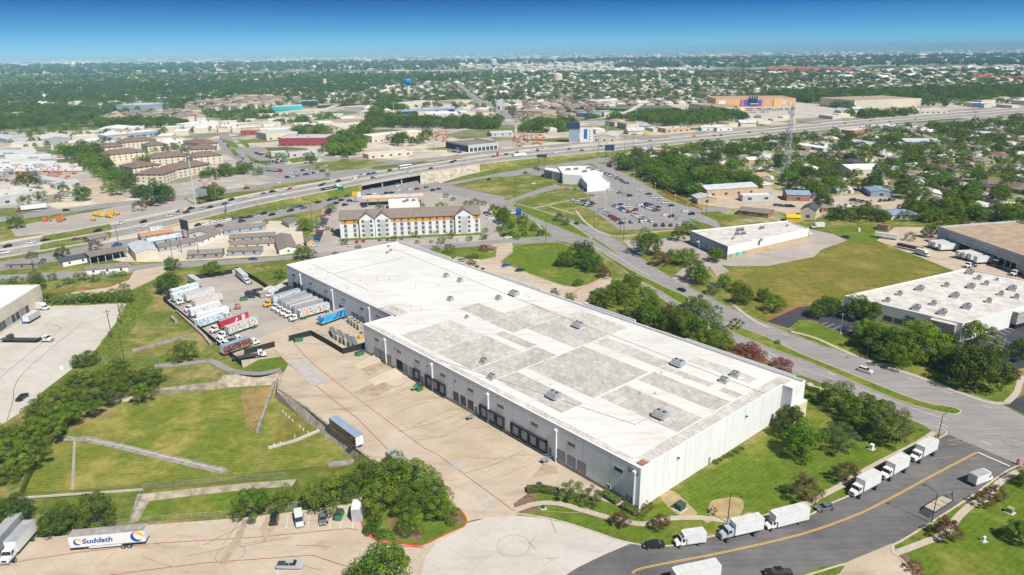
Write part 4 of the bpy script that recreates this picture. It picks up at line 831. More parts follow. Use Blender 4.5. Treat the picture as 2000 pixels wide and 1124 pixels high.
def gable(name, label, cat, q, eave, ridge, wm, rm, hip=0.0, over=.5, wins=(), group=None, along=None, dormer=False):
    q = [Vector((p[0], p[1], 0)) for p in q]
    if area(q) < 0: q = q[::-1]
    keep(q, True)
    L0 = (q[1] - q[0]).length; L1 = (q[3] - q[0]).length; o = q[0]
    if (along == 'y') or (along is None and L1 > L0): q = q[1:] + q[:1]; L0, L1 = L1, L0; o = q[0]
    d = (q[1] - q[0]).normalized(); r = thing(name, (o[0], o[1], 0), math.atan2(d.y, d.x), label, cat, group)
    mb = MB(); y = L1
    mb.box(0, L0, 0, y, 0, eave)
    if not hip: mb.add([(0, 0, eave), (0, y, eave), (0, y / 2, ridge - .05), (L0, 0, eave), (L0, y, eave), (L0, y / 2, ridge - .05)], [(0, 2, 1), (3, 4, 5)])
    mb.build('wall', wm, r)
    e = over; hx = min(hip, L0 * .48); z0 = eave - over * (ridge - eave) / (y / 2); rf = MB(); t_ = .18
    v = [(-e, -e, z0), (L0 + e, -e, z0), (L0 + e, y + e, z0), (-e, y + e, z0), (hx - (0 if hip else e), y / 2, ridge), (L0 - hx + (0 if hip else e), y / 2, ridge)]
    v2 = [(a, b2, c - t_) for a, b2, c in v]; fs = [(0, 1, 5, 4), (2, 3, 4, 5), (1, 2, 5), (3, 0, 4)] if hip else [(0, 1, 5, 4), (2, 3, 4, 5)]
    rf.add(v, fs).add(v2, [f[::-1] for f in fs]); rf.add(v + v2, [(0, 6, 7, 1), (2, 8, 9, 3)] + ([(1, 7, 8, 2), (3, 9, 6, 0)] if hip else [(1, 7, 11, 5), (5, 11, 8, 2), (3, 9, 10, 4), (4, 10, 6, 0)])); rf.build('roof', rm, r)
    for (m_, z, w_, hh, sp) in wins:
        me = MB().box(-w_ / 2, w_ / 2, -.05, 0, 0, hh).mesh('window', m_)
        for (ax, ay, ang, Lx) in ((0, 0, 0, L0), (L0, 0, PI / 2, L1), (L0, L1, PI, L0), (0, L1, -PI / 2, L1)):
            if ang == PI: continue
            n = min(14, int(Lx / sp))
            for k in range(n):
                s_ = Lx * (k + .5) / n; link('window', me, r, (ax + math.cos(ang) * s_, ay + math.sin(ang) * s_, z), ang)
    return r
# hotel
hq = quad((666, 466), (938, 454), 17)
L0 = (hq[1] - hq[0]).length; HR = gable('hotel', 'long four-storey white and orange hotel with a grey gabled roof', 'hotel', hq, 11.6, 15.4, WHITE, RTAUPE, 0, .6)
HL = lambda px: (W(px, 462) - hq[0]).dot((hq[1] - hq[0]).normalized())
def hx(px, y=460): 
    d = (hq[1] - hq[0]).normalized(); n = Vector((-d.y, d.x, 0)); r = ray(px, y); k = n.dot(hq[0]) / (n.x * r[0] + n.y * r[1]); return (Vector((r[0] * k, r[1] * k, 0)) - hq[0]).dot(d)
gab = [(704, 733.5), (734.5, 764), (890, 924)]
for g0, g1 in gab:
    a1, a2 = hx(g0), hx(g1); mid = (a1 + a2) / 2; mb = MB(); mb.box(a1, a2, -1.6, 0, 0, 11.6).add([(a1, -1.6, 11.6), (a2, -1.6, 11.6), (mid, -1.6, 15.0)], [(0, 1, 2)]); mb.build('gable_wall', WHITE, HR)
    rf = MB(); e = .5
    for s1, s2 in (((a1 - e, 11.3), (mid, 15.25)), ((mid, 15.25), (a2 + e, 11.3))): rf.hexa([(s1[0], -2.1, s1[1]), (s2[0], -2.1, s2[1]), (s2[0], 8, s2[1]), (s1[0], 8, s1[1])], [(s1[0], -2.1, s1[1] + .2), (s2[0], -2.1, s2[1] + .2), (s2[0], 8, s2[1] + .2), (s1[0], 8, s1[1] + .2)])
    rf.build('gable_roof', RTAUPE, HR); MB().box(a1 + (a2 - a1) * .34, a1 + (a2 - a1) * .68, -1.68, -1.62, 0, 10.6).build('grey_panel', GREYW, HR)
    wmh = MB().box(-.75, .75, -1.72, -1.6, 0, 1.7).mesh('window', WINL)
    for fl in range(4):
        for s_ in (.24, .78): link('window', wmh, HR, (a1 + (a2 - a1) * s_, 0, .9 + fl * 2.8))
wmh = MB().box(-.75, .75, -.1, .0, 0, 1.7).mesh('window', WINL)
for s0, s1, n in ((hx(667), hx(703), 2), (hx(765), hx(889), 9), (hx(925), L0, 1)):
    MB().box(s0, s1 - .02, -.05, 0, 8.6, 11.2).build('orange_band', ORW, HR)
    for k in range(n):
        s_ = s0 + (s1 - s0) * (k + .5) / n; MB().box(s_ - .9, s_ + 1.1, -.04, 0, 0, 8.58).build('grey_panel', GREYW, HR)
        for fl in range(4): link('window', wmh, HR, (s_, 0, .9 + fl * 2.8))
# fuel station
q = quad((708, 404), (828, 399), 12); r = thing('fuel_canopy', q[0], ANG(q[1] - q[0]), 'long flat fuel station canopy with an orange and yellow edge', 'canopy'); Lc = (q[1] - q[0]).length
MB().box(0, Lc, 0, 12, 5.0, 5.9).build('canopy_deck', RLITE, r); MB().box(-.05, Lc + .05, -.06, 0, 5.0, 5.9).build('fascia', ORW, r)
for k in range(6):
    for y_ in (3, 9): MB().cyl((Lc * (k + .5) / 6, y_, 0), .25, 5, 0, 8).build('canopy_column', WFRAME, r)
flat('shop', 'white flat-roofed shop behind the fuel station canopy', 'shop', quad((760, 412), (820, 409), 14), 4.6, WHITE, RWHITE, .9, units=4)
# grey building right of the main road
q = WP([(1349, 451), (1422, 482), (1580, 446), (1540, 431)], 7.4)
MG = Bld('office_building', 'white and blue-grey flat-roofed building with teal windows beside the brown field', 'building', q, 6.8, .6, WHITE, RLITE)
i1 = MG.idx(1385, 480); i2 = MG.idx(1500, 470); a1, d1, L1 = MG.side(i1); MB().box(0, L1, -.05, 0, 0, 7.42).build('blue_grey_facing', BLUEG, MG.root, (a1[0], a1[1], 0), math.atan2(d1.y, d1.x))  # left side lies in shade; its blue-grey tone is put into the colour
a1, d1, L1 = MG.side(i2); MB().box(0, L1, -.06, 0, 0, 2.9).build('tan_band', TANW, MG.root, (a1[0], a1[1], 0), math.atan2(d1.y, d1.x))
for k in range(3): MG.put('window', i2, MG.hit(i2, 1427 + 13 * k, 496 - 2.3 * k)[0], .8, 2.4, 2.2, TEAL, .12)
MG.row('window', i1, 8, 26, 3, 2, 3.2, 2.4, WIN, .1)
for x, y, k in ((1446,452,'b'),(1452,459,'m'),(1440,460,'m'),(1488,448,'m'),(1432,468,'s'),(1538,443,'s'),(1487,471,'s')): roofunit(MG, x, y, k, .3)
# long office lower right
q = WP([(1650, 578), (1881, 632), (1885, 525)], 7.6); q = [q[0], q[1], q[1] + (q[2] - q[0]), q[2]]
RB = Bld('office_building', 'low white office building with black striped entrances and many rooftop units', 'building', q, 7.0, .6, WHITE, RLITE)
i1 = RB.idx(1760, 620); i2 = RB.idx(1950, 600); a1, d1, L1 = RB.side(i1)
for x in (1733, 1754, 1775, 1700, 1680): RB.put('window', i1, RB.hit(i1, x, 630)[0], 1.2, 3.4, 2.2, WIN, .05)
LOU = plain('pale_louvre', (.62, .60, .57), .6)
def louvre(Bd, i, s0, w_):
    a1, d1, L1 = Bd.side(i); q = a1 + d1 * s0; an = math.atan2(d1.y, d1.x)
    o = MB().box(-w_ / 2, w_ / 2, -2.0, 0, .0, 6.4).build('entrance_bay', HOLE, Bd.root, (q[0], q[1], 0), an); mb = MB()
    for k in range(8): mb.box(-w_ / 2 - .1, w_ / 2 + .1, -2.15, 0, 1.9 + k * .62, 2.18 + k * .62)
    mb.box(-w_ / 2 - .1, w_ / 2 + .1, -2.15, 0, 6.4, 6.9).build('entrance_louvres', LOU, Bd.root, (q[0], q[1], 0), an)
s_, _ = RB.hit(i1, 1842, 640); louvre(RB, i1, s_, 8.5); s_, _ = RB.hit(i2, 1993, 600); louvre(RB, i2, s_, 9)
a1, d1, L1 = RB.side(i1); n1 = Vector((d1.y, -d1.x)) * .06; s_, _ = RB.hit(i1, 1779, 619); p = a1 + d1 * s_ + n1
text_obj('wall_sign', 'Maxis', 1.6, DKMET, RB.root, (p[0], p[1], 5.0), (PI / 2, 0, math.atan2(d1.y, d1.x)), .04)
text_obj('wall_sign', 'technologies', .8, DKMET, RB.root, (p[0], p[1], 3.8), (PI / 2, 0, math.atan2(d1.y, d1.x)), .04)
for x, y, k in ((1757,577,'m'),(1797,567,'b'),(1733,590,'m'),(1790,605,'b'),(1823,596,'m'),(1841,614,'b'),(1848,560,'m'),(1866,581,'b'),(1889,603,'b'),(1897,563,'b'),(1911,546,'m'),(1926,557,'m'),(1931,591,'m'),(1947,548,'s'),(1955,577,'m'),(1978,567,'b'),(1985,583,'m'),(1895,535,'b')): roofunit(RB, x, y, k, R(48))
# tan-roofed warehouse far right
q = WP([(1834, 442), (2066, 522), (2330, 470), (1985, 431)], 9.6); q[2] = q[1] + (q[3] - q[0])
TB = Bld('warehouse', 'grey banded warehouse with a wide tan roof and white trailers at its docks', 'warehouse', q, 8.8, .8, GREYW, RTAN)
i1 = TB.idx(1940, 500); a1, d1, L1 = TB.side(i1)
for z in (2.2, 4.0, 5.8, 7.6): MB().box(0, L1, -.05, 0, z, z + .35).build('wall_band', DGW, TB.root, (a1[0], a1[1], 0), math.atan2(d1.y, d1.x))
TB.put('window', i1, TB.hit(i1, 1842, 463)[0], 2, 8, 5, BLUEG, .1)
for x in (1872, 1880, 1888, 1918, 1927, 1936, 1945, 1960, 1973, 1985): TB.put('dock_door', i1, TB.hit(i1, x, 495)[0], 1.1, 3, 3.3, HOLE, .08)
# cream warehouse on the left edge
q = WP([(-75, 650), (78, 556), (-120, 558)], 9.5); q = [q[0], q[1], q[2], q[0] + (q[2] - q[1])]
CB = Bld('warehouse', 'cream warehouse with a white roof and dock doors at the left edge', 'warehouse', q, 8.8, .7, CREAM, RWHITE)
i1 = CB.idx(30, 610)
for x, y in ((2, 648), (10, 643), (19, 638), (28.5, 632), (36.5, 625), (45.5, 617), (54, 610)): onwall(CB, i1, 'grey' if int(x) % 2 else 'dark', x, y, DZ)
# dealership
def block(root, q, h, wm, rm, name='wing', t=.3):
    p = [Vector((a[0] - root.location.x, a[1] - root.location.y)) for a in q]
    if area(p) < 0: p = p[::-1]
    MB().prism([(a[0], a[1]) for a in p], 0, h - .3).build(name, wm, root); ed = MB(); ribbon(offs(p, .15, True), .3, h - .3, ed, 0, .8, True); ed.build('parapet', wm, root); rr = MB(); rr.cap([(a[0], a[1]) for a in offs(p, .3, True)], h - .28); rr.build('roof', rm, root); keep(q, True)
q1 = WP([(1062, 331), (1094, 338), (1100, 330), (1068, 326)], 7); q2 = WP([(1100, 342), (1140, 344), (1178, 338), (1153, 325), (1090, 327)], 7.5); q3 = WP([(1147, 361), (1191, 357), (1173, 341), (1131, 343)], 6)
r = thing('dealership', q2[0] - Vector((0, 0, 7.5)), 0, 'white car dealership building of three blocks in front of its parking lot', 'dealership')
block(r, q1, 6.6, GREYW, RWHITE); block(r, q2, 7.5, WHITE, RWHITE); block(r, q3, 6, WHITE, RWHITE)
for x, y in ((1110,333),(1125,332),(1142,337),(1150,330),(1158,333)): q_ = W(x, y, 7.3); link('rooftop_unit', UNITS['b'], r, (q_[0] - r.location.x, q_[1] - r.location.y, 7.25), .4)
for (ax, ay, bx, by, h0, h1) in ((1146, 366, 1189, 362, 1, 4), (1065, 349, 1092, 351, .5, 4.5), (1133, 350, 1145, 364, 1, 4)):
    A_, B2 = W(ax, ay), W(bx, by); o3 = r.location; MB().box(0, (B2 - A_).length, -.3, 0, h0, h1).build('window', WIN, r, (A_[0] - o3[0], A_[1] - o3[1], 0), math.atan2(B2.y - A_.y, B2.x - A_.x))
# mobile homes on the sales lot
MH = [((12,527),(76,525),8,'gable',TAUPE,RGREY,'taupe mobile home with a brown-grey roof, leftmost by the service road'), ((124,522),(176,512),9,'gable',WHITE,RDARK,'white mobile home with a dark navy roof'), ((170,538),(251,531),6,'gable',WHITE,RTAUPE,'white and grey mobile home beside the small parking trees'),
      ((277,472),(340,462),8,'gable',BLUEG,ROR,'blue mobile home with an orange roof'), ((312,493),(383,481),8,'gable',DGW,RTAUPE,'long grey mobile home beside the cream shed'), ((292,482),(356,471),7,'gable',BLUEG,RMETAL,'blue-grey mobile home behind the long grey one'),
      ((367,508),(434,504),8,'gable',TAUPE,RGREY,'taupe mobile home by the road right of the gravel yard'), ((445,501),(508,499),8,'gable',DGW,RTAUPE,'grey mobile home by the road with a white door'), ((370,466),(412,464),14,'gable',GREYW,RGREY,'wide pale home with two gables below the billboard'),
      ((391,481),(436,462),7,'gable',WHITE,RTAUPE,'narrow white mobile home set at an angle'), ((438,459),(520,450),9,'gable',BLUEG,RGREY,'blue trimmed home with a long grey roof'), ((449,475),(536,470),8,'gable',DGW,RTAUPE,'grey mobile home in the middle of the sales lot'), ((450,488),(536,484),7,'gable',CREAM,RTAUPE,'cream mobile home with three windows in the sales lot'),
      ((546,498),(582,494),34,'gable',WHITE,RTAUPE,'long mobile home running away from the road with a white front'), ((565,446),(592,442),14,'gable',DGW,RTAUPE,'grey mobile home end-on near the hotel lot trees'), ((178,478),(214,470),8,'gable',TAUPE,RTAUPE,'small brown roofed home beside the frontage road'), ((205,506),(250,497),9,'gable',TAUPE,RTAUPE,'brown roofed shed behind the white home'), ((600,482),(616,480),7,'gable',TANW,RTAUPE,'small tan shed between the trees by the hotel entrance')]
for a, b2, dep, k, wm, rm, lab in MH: gable('mobile_home', lab, 'mobile home', quad(a, b2, dep), 3.0, 4.4, wm, rm, 0, .3, [(WIN, 1.1, 1.1, 1.1, 5)], 'homes on the sales lot')
gable('shed', 'cream metal shed with a pale grey roof on the sales lot', 'shed', quad((267, 512), (311, 505), 24), 5, 6.2, CREAM, RMETAL, 0, .2)
q = quad((178, 517), (250, 503), 8); sh = thing('open_shed', q[0], ANG(q[1] - q[0]), 'long open-fronted shed joined to the cream building', 'shed'); Ls = (q[1] - q[0]).length
MB().hexa([(0, -1, 4.2), (Ls, -1, 4.2), (Ls, 9, 4.9), (0, 9, 4.9)], [(0, -1, 4.4), (Ls, -1, 4.4), (Ls, 9, 5.1), (0, 9, 5.1)]).build('roof', RTAUPE, sh); MB().box(0, Ls, 7.6, 7.8, 0, 4.6).box(0, .2, 0, 7.6, 0, 4.4).build('wall', DKMET, sh)
for k in range(6): MB().box(Ls * k / 5 - .12, Ls * k / 5 + .12, -.1, .1, 0, 4.2).build('shed_post', WFRAME, sh)
# apartments with brown roofs
AP = [((265,359),(320,359),22,'nearest block of the brown-roofed apartments'), ((330,352),(412,337),17,'long brown-roofed apartment block left of the tall mast foot'), ((236,341),(262,346),26,'narrow brown-roofed apartment block beside the car park lane'), ((296,326),(367,320),17,'middle brown-roofed apartment block'), ((208,319),(285,311),20,'wide brown-roofed apartment block behind the carports'),
      ((378,324),(436,318),18,'brown-roofed apartment block closest to the winding avenue'), ((200,303),(242,300),26,'brown-roofed block at the left end of the complex'), ((240,293),(308,286),18,'brown-roofed apartment block at the back left'), ((362,292),(402,296),18,'brown-roofed block at the back of the complex'), ((372,307),(420,305),18,'brown-roofed block second from the back on the right side'), ((290,300),(330,296),20,'small brown-roofed block inside the courtyard')]
for a, b2, dep, lab in AP: gable('apartment_building', lab, 'apartments', quad(a, b2, dep), 8.6, 12.4, CREAM, RBROWN, dep * .5, .8, [(WIN, 1.2, 1.3, 1.4, 5), (WIN, 4, 1.3, 1.4, 5), (WIN, 6.7, 1.3, 1.2, 5)], 'brown-roofed apartment blocks')
# other named buildings in the middle and far distance: p1, p2, depth, height, roof kind, wall, roof, label
G, FL_, HP = 'g', 'f', 'h'
OB = [((0,402),(92,387),38,6,FL_,GREYW,RLITE,'pale showroom with a grey fascia beside the left frontage road'), ((110,370),(165,362),12,4,FL_,GREYW,RMETAL,'low pale canopy roof beside the orange machines'), ((56,356),(110,364),12,4,FL_,GREYW,RMETAL,'long low metal roof left of the orange machines'),
      ((14,281),(58,277),60,7,G,GREYW,RMETAL,'pale metal shed with dark dock openings at the far left'), ((84,283),(140,279),60,8,G,DGW,RLITE,'grey metal warehouse with a row of dark bays'), ((190,262),(243,260),50,7,G,GREYW,RWHITE,'white metal-roofed hall above the apartments'), ((208,275),(316,264),30,6,FL_,BLUEG,RWHITE,'blue and white strip building above the apartments'),
      ((310,287),(358,281),24,5,FL_,WHITE,RWHITE,'long white roofed building behind the brown apartments'), ((377,256),(428,249),30,9,FL_,WHITE,RWHITE,'white showroom with a high front above the avenue'), ((432,252),(484,251),25,6,FL_,WHITE,RWHITE,'low white showroom beside the avenue'), ((470,264),(500,264),12,5,FL_,RRED,RRED,'red fuel canopy by the avenue'),
      ((0,232),(60,228),30,7,FL_,GREYW,RLITE,'pale building among dark trees at the far left'), ((228,217),(290,217),70,11,FL_,BLUEG,RMETAL,'long blue-grey warehouse far behind the apartments'), ((545,286),(637,285),45,9,FL_,MAROON,RMETAL,'maroon fronted store with a pale entrance'), ((521,275),(582,270),40,8,FL_,CREAM,RMETAL,'cream building behind the maroon store'),
      ((530,306),(560,304),10,4,FL_,GREYW,RLITE,'first flat pale canopy in front of the maroon store'), ((566,308),(622,304),10,4,FL_,GREYW,RLITE,'second flat pale canopy in front of the maroon store'), ((612,248),(716,243),40,7,G,TANW,RTAN,'long tan metal building in the industrial strip'), ((662,255),(716,248),30,6,G,CREAM,RLITE,'cream gabled building beside the green hedge line'),
      ((508,234),(564,232),45,6,FL_,CREAM,RLITE,'pale flat building behind the maroon store to the left'), ((566,233),(626,231),40,6,FL_,CREAM,RLITE,'pale flat building behind the maroon store to the right'), ((589,254),(627,253),30,6,G,WHITE,RWHITE,'small white vaulted hall'), ((727,280),(832,269),26,8,FL_,CREAM,RWHITE,'long cream building half hidden by round trees'),
      ((532,217),(592,215),50,7,FL_,TEAL,RMETAL,'teal sided metal warehouse'), ((590,207),(622,206),40,9,FL_,NAVY,RMETAL,'dark blue small warehouse'), ((779,226),(888,220),18,8,G,NAVY,RBLUE,'long open lumber shed with a blue roof'), ((838,233),(900,231),60,7,G,GREYW,RWHITE,'bright white roofed hall beside the lumber shed'), ((720,311),(806,303),16,4,FL_,CREAM,RLITE,'low pale roadside restaurant'),
      ((640,200),(690,198),40,6,FL_,CREAM,RLITE,'pale building at the far end of the green hedge line'), ((790,212),(850,205),40,8,FL_,CREAM,RLITE,'pale flat building beneath the blue water tower'), ((880,207),(925,203),40,8,FL_,CREAM,RTAN,'tan roofed shop left of the wide avenue'), ((960,267),(1003,265),22,5,G,GREYW,RMETAL,'white shed with a grey roof above the highway'), ((975,205),(1020,203),40,6,FL_,CREAM,RLITE,'pale shop right of the wide avenue'),
      ((1158,277),(1203,278),34,8,G,CREAM,RMETAL,'beige gabled building right of the blue hotel tower'), ((1275,304),(1320,307),14,5,G,WHITE,RRED,'white garage with a red roof above the trees'), ((1250,298),(1276,303),20,5,G,DGW,RMETAL,'small grey shed left of the red roofed garage'), ((1300,260),(1348,257),25,5,FL_,TANW,RLITE,'low tan roadside building'), ((1345,214),(1415,223),40,10,FL_,CREAM,RTAN,'big beige store left of the cinema'),
      ((1010,222),(1060,224),50,6,HP,TANW,RTAN,'tan hip roofed building by the avenue'), ((1125,228),(1150,230),40,6,FL_,BLUEG,RBLUE,'blue roofed shop behind the hotel tower'), ((1180,228),(1215,226),40,6,FL_,CREAM,RBLUE,'pale shop with a blue roof in the far strip'), ((1166,205),(1212,203),45,8,HP,CREAM,RLITE,'cream hip roofed church-like building'), ((1370,256),(1396,256),25,5,G,WHITE,RWHITE,'first white roadside shed above the highway'), ((1400,257),(1430,256),25,6,G,WHITE,RWHITE,'second white roadside shed above the highway'),
      ((1667,214),(1797,209),90,15,FL_,CREAM,RTAN,'big cream box store on the right horizon side'), ((1720,223),(1850,222),25,6,FL_,CREAM,RLITE,'long pale shopping strip beyond the highway'), ((1768,287),(1838,287),26,7,G,GREYW,RMETAL,'grey metal building with white front among right side trees'), ((1655,284),(1708,293),16,6,G,CREAM,RMETAL,'cream metal building with blue doors'), ((1572,281),(1610,287),12,4,G,WHITE,RMETAL,'first long storage shed by the lattice tower'), ((1555,288),(1608,296),12,4,G,GREYW,RWHITE,'second long storage shed by the lattice tower'),
      ((1661,347),(1727,345),30,8,G,CREAM,RWHITE,'beige metal building with a white roof and two vents'), ((1642,264),(1668,266),50,6,FL_,BRICK,RLITE,'low dark-walled store beside the highway'), ((1742,258),(1776,258),30,6,FL_,WHITE,RLITE,'white low building beside the highway right end'), ((1536,393),(1582,394),16,6,G,BRICK,RBLUE,'brick garage with two white doors'), ((1562,427),(1592,430),14,8,G,CREAM,RDARK,'tall cream workshop with a dark roof'), ((1740,430),(1796,429),18,4,HP,CREAM,RBLUE,'low building with a blue-grey hip roof'),
      ((1786,390),(1838,393),18,6,G,WHITE,RWHITE,'white barn with an open dark front'), ((1700,385),(1742,386),22,5,G,BLUEG,RBLUE,'blue shed with an open end'), ((1712,449),(1733,452),6,3,FL_,BRICK,RTAUPE,'small brown utility hut on the grass'), ((1536,434),(1563,435),7,4,G,YEL,YEL,'bright yellow tent-like shed'), ((1380,386),(1479,379),18,7,G,TANW,RMETAL,'long tan workshop with a grey metal roof'), ((1362,399),(1399,398),14,5,G,TANW,RMETAL,'small tan shed with a pale roof beside the long workshop'),
      ((1450,394),(1510,392),8,4,FL_,GREYW,RWHITE,'white carport roof beside the long tan workshop'), ((1900,268),(1945,270),20,6,G,CREAM,RMETAL,'cream barn among right edge trees'), ((1925,262),(1955,263),20,7,G,DGW,RMETAL,'grey barn among right edge trees'), ((1865,308),(1905,312),16,5,G,WHITE,RBLUE,'white house with a blue roof near the right edge'), ((1840,340),(1862,342),12,4,G,BLUEG,RGREY,'blue-walled house in the right side trees'), ((1850,418),(1905,428),9,4,G,GREYW,RTAUPE,'long mobile home by the far right hedge'), ((1905,425),(1950,432),8,4,G,GREYW,RGREY,'grey mobile home with a white gable by the far right hedge'),
      ((1325,375),(1380,372),14,4,G,BRICK,ROR,'orange-brown roofed house under the trees'), ((1440,420),(1500,427),14,4,G,BRICK,RTAUPE,'brown roofed house behind the shade trees'), ((1350,355),(1380,352),12,4,G,CREAM,RGREY,'pale house in a clearing'), ((690,272),(725,262),14,4,FL_,GREYW,RLITE,'pale roofed shed at the hedge line')]
for a, b2, dep, h, k, wm, rm, lab in OB:
    if k == FL_:
        flat('commercial_building', lab, 'building', quad(a, b2, dep), h, wm, rm, .5, [(WIN, 1.0, 3.0, 1.8, 9)] if h < 12 and dep < 50 else [], units=3 if dep > 20 else 0)
    else: gable('metal_building' if k == G else 'building', lab, 'building', quad(a, b2, dep), h * .8, h * 1.12, wm, rm, 0 if k == G else dep * .4, .3, [(WIN, 1.0, 2.4, 1.8, 9)] if dep < 40 else [])
# showroom above the highway (corner seen)
q = WP([(871, 289), (915, 298), (973, 292)]); q = [q[0], q[1], q[2], q[0] + (q[2] - q[1])]
SB = Bld('showroom', 'flat grey-roofed showroom with a white colonnade beside the highway', 'showroom', q, 7, 1.0, GREYW, RTAUPE); i1 = SB.idx(945, 292); i0_ = SB.idx(893, 290); a1, d1, L1 = SB.side(i0_)
MB().box(0, L1, -.06, 0, 0, 6.2).build('dark_facing', NAVY, SB.root, (a1[0], a1[1], 0), math.atan2(d1.y, d1.x)); a1, d1, L1 = SB.side(i1); MB().box(1, L1 - 1, -.06, 0, .4, 4.4).build('window', WIN, SB.root, (a1[0], a1[1], 0), math.atan2(d1.y, d1.x)); SB.row('pilaster', i1, 1, L1 - 1, 8, 0, .9, 5.2, WHITE, .5)
# blue and white hotel tower by the highway
q = quad((1132, 278), (1158, 278), 22); HT = flat('hotel_tower', 'white hotel with a dark blue corner tower beyond the highway', 'hotel', q, 17, WHITE, RTAUPE, .5); d = (q[1] - q[0]).normalized()
an = math.atan2(d.y, d.x); MB().box(-13, -1, -3, 8, 0, 17).build('corner_tower', BLUEG, HT.root, (0, 0, 0), an); MB().box(-16, 0, -4, 9, 17, 23).build('tower_head', NAVY, HT.root, (0, 0, 0), an); MB().box(5, 9, -.12, 0, 4, 15.5).build('blue_panel', BLUE, HT.root, (0, 0, 0), an)
for fl in range(4): HT.row('window', 0, 12, 19, 2, 2.5 + fl * 3.4, 1.2, 1.4, WIN, .08)
# cinema
q = quad((1397, 209.5), (1553, 208.5), 80); OR_ = [plain('peach_wall', (.72, .42, .22), .8, .06), plain('apricot_wall', (.78, .50, .20), .8, .06)]
CN = flat('cinema', 'wide orange cinema with a blue and pink centre section', 'cinema', q, 15, OR_[0], RTAN, .6); a1, d1, L1 = CN.side(0); an = math.atan2(d1.y, d1.x); PINK = plain('pink_trim', (.72, .16, .25), .7)
f_ = lambda px: L1 * (px - 1397) / 156.0
for x0, x1, h0, h1, m_, dp in ((1403, 1416, 5, 12, WHITE, .3), (1447, 1489, 0, 14, PINK, 2.0), (1452, 1486, 2.5, 12.5, BLUE, 2.4), (1526, 1536, 3, 12, CREAM, .4), (1536, 1553, 0, 3, OR_[1], .3), (1536, 1553, 6, 9, OR_[1], .3), (1510, 1526, 0, 15.2, OR_[1], 1.5)): MB().box(f_(x0), f_(x1), -dp, 0, h0, h1).build('facade_panel', m_, CN.root, (0, 0, 0), an)
for k in range(4): MB().box(f_(1461 + k * 4.6), f_(1463.6 + k * 4.6), -4, -2.5, 5, 20).build('roof_fin', NAVY, CN.root, (0, 0, 0), an)
MB().box(f_(1464), f_(1480), -4.3, -4.0, 5, 6.6).build('sign_strip', CREAM, CN.root, (0, 0, 0), an)
for k in range(11): MB().box(f_(1425 + k * 10), f_(1425.5 + k * 10), -.2, 0, 0, 14).build('wall_rib', TANW, CN.root, (0, 0, 0), an) if not 1445 < 1425 + k * 10 < 1490 else None
# water towers and tanks
def lathe(prof, n=20):
    mb = MB(); vs = []; fs = []
    for r_, z in prof: vs += [(r_ * math.cos(2 * PI * i / n), r_ * math.sin(2 * PI * i / n), z) for i in range(n)]
    for k in range(len(prof) - 1):
        for i in range(n): j = (i + 1) % n; fs.append((k * n + i, k * n + j, (k + 1) * n + j, (k + 1) * n + i))
    fs.append(tuple(range((len(prof) - 1) * n, len(prof) * n))); return mb.add(vs, fs)
q = W(798, 190); r = thing('water_tower', q, 0, 'bright blue mushroom water tower on a pale concrete stem', 'water tower'); lathe([(5, 0), (4.6, 6), (4.6, 30)]).build('tower_stem', CREAM, r); lathe([(4.6, 30), (10, 34), (10.5, 40), (8, 43.5), (0.1, 45)]).build('tank', plain('sky_blue_tank', (.02, .22, .55), .5, .1), r)
q = W(964, 142); r = thing('water_tower', q, 0, 'tall pale blue water tower standing on the far woods', 'water tower'); lathe([(9, 0), (7, 8), (7, 30)]).build('tower_stem', WHITE, r); lathe([(7, 30), (17, 38), (18, 62), (14, 66), (.1, 68)]).build('tank', plain('pale_blue_tank', (.45, .62, .70), .5, .1), r)
q = W(635, 170); tag(lathe([(6, 0), (6, 24), (.1, 25.5)]).build('standpipe', CREAM, None, q), 'slim beige standpipe rising from dark woods', 'water tank')
q = W(1089, 160); tag(lathe([(17, 0), (17, 26), (.1, 31)]).build('standpipe', CREAM, None, q), 'squat cream water tank on the middle horizon', 'water tank')
q = W(145, 137); r = thing('water_tower', q, 0, 'white water tower on the left horizon', 'water tower'); lathe([(8, 0), (8, 30)]).build('tower_stem', WHITE, r); lathe([(8, 30), (18, 40), (18, 56), (.1, 62)]).build('tank', WHITE, r)
# ================================================================ TREES
def foliage(name, a, b_, c_, rough=.75):
    m, t, b = newmat(name); oi = nd(t, 'ShaderNodeObjectInfo'); v = pos(t)
    f = noise(t, v, .42, 4, .75); col = ramp(t, f, [(.32, a), (.55, b_), (.75, c_)])
    h = nd(t, 'ShaderNodeHueSaturation'); mr = nd(t, 'ShaderNodeMapRange'); mr.inputs[3].default_value = .482; mr.inputs[4].default_value = .525; t.links.new(oi.outputs['Random'], mr.inputs[0]); t.links.new(mr.outputs[0], h.inputs['Hue'])
    mv = nd(t, 'ShaderNodeMapRange'); mv.inputs[3].default_value = .72; mv.inputs[4].default_value = 1.3
    ml = nd(t, 'ShaderNodeMath', operation='MULTIPLY'); ml.inputs[1].default_value = 7.31; fr = nd(t, 'ShaderNodeMath', operation='FRACT'); t.links.new(oi.outputs['Random'], ml.inputs[0]); t.links.new(ml.outputs[0], fr.inputs[0]); t.links.new(fr.outputs[0], mv.inputs[0]); t.links.new(mv.outputs[0], h.inputs['Value'])
    t.links.new(col, h.inputs['Color']); setc(t, b, h.outputs[0], rough, .25)
    tr = nd(t, 'ShaderNodeBsdfTranslucent'); t.links.new(h.outputs[0], tr.inputs[0]); ms = nd(t, 'ShaderNodeMixShader'); ms.inputs[0].default_value = .14
    o = t.nodes['Material Output']; t.links.new(b.outputs[0], ms.inputs[1]); t.links.new(tr.outputs[0], ms.inputs[2]); t.links.new(ms.outputs[0], o.inputs[0]); return m
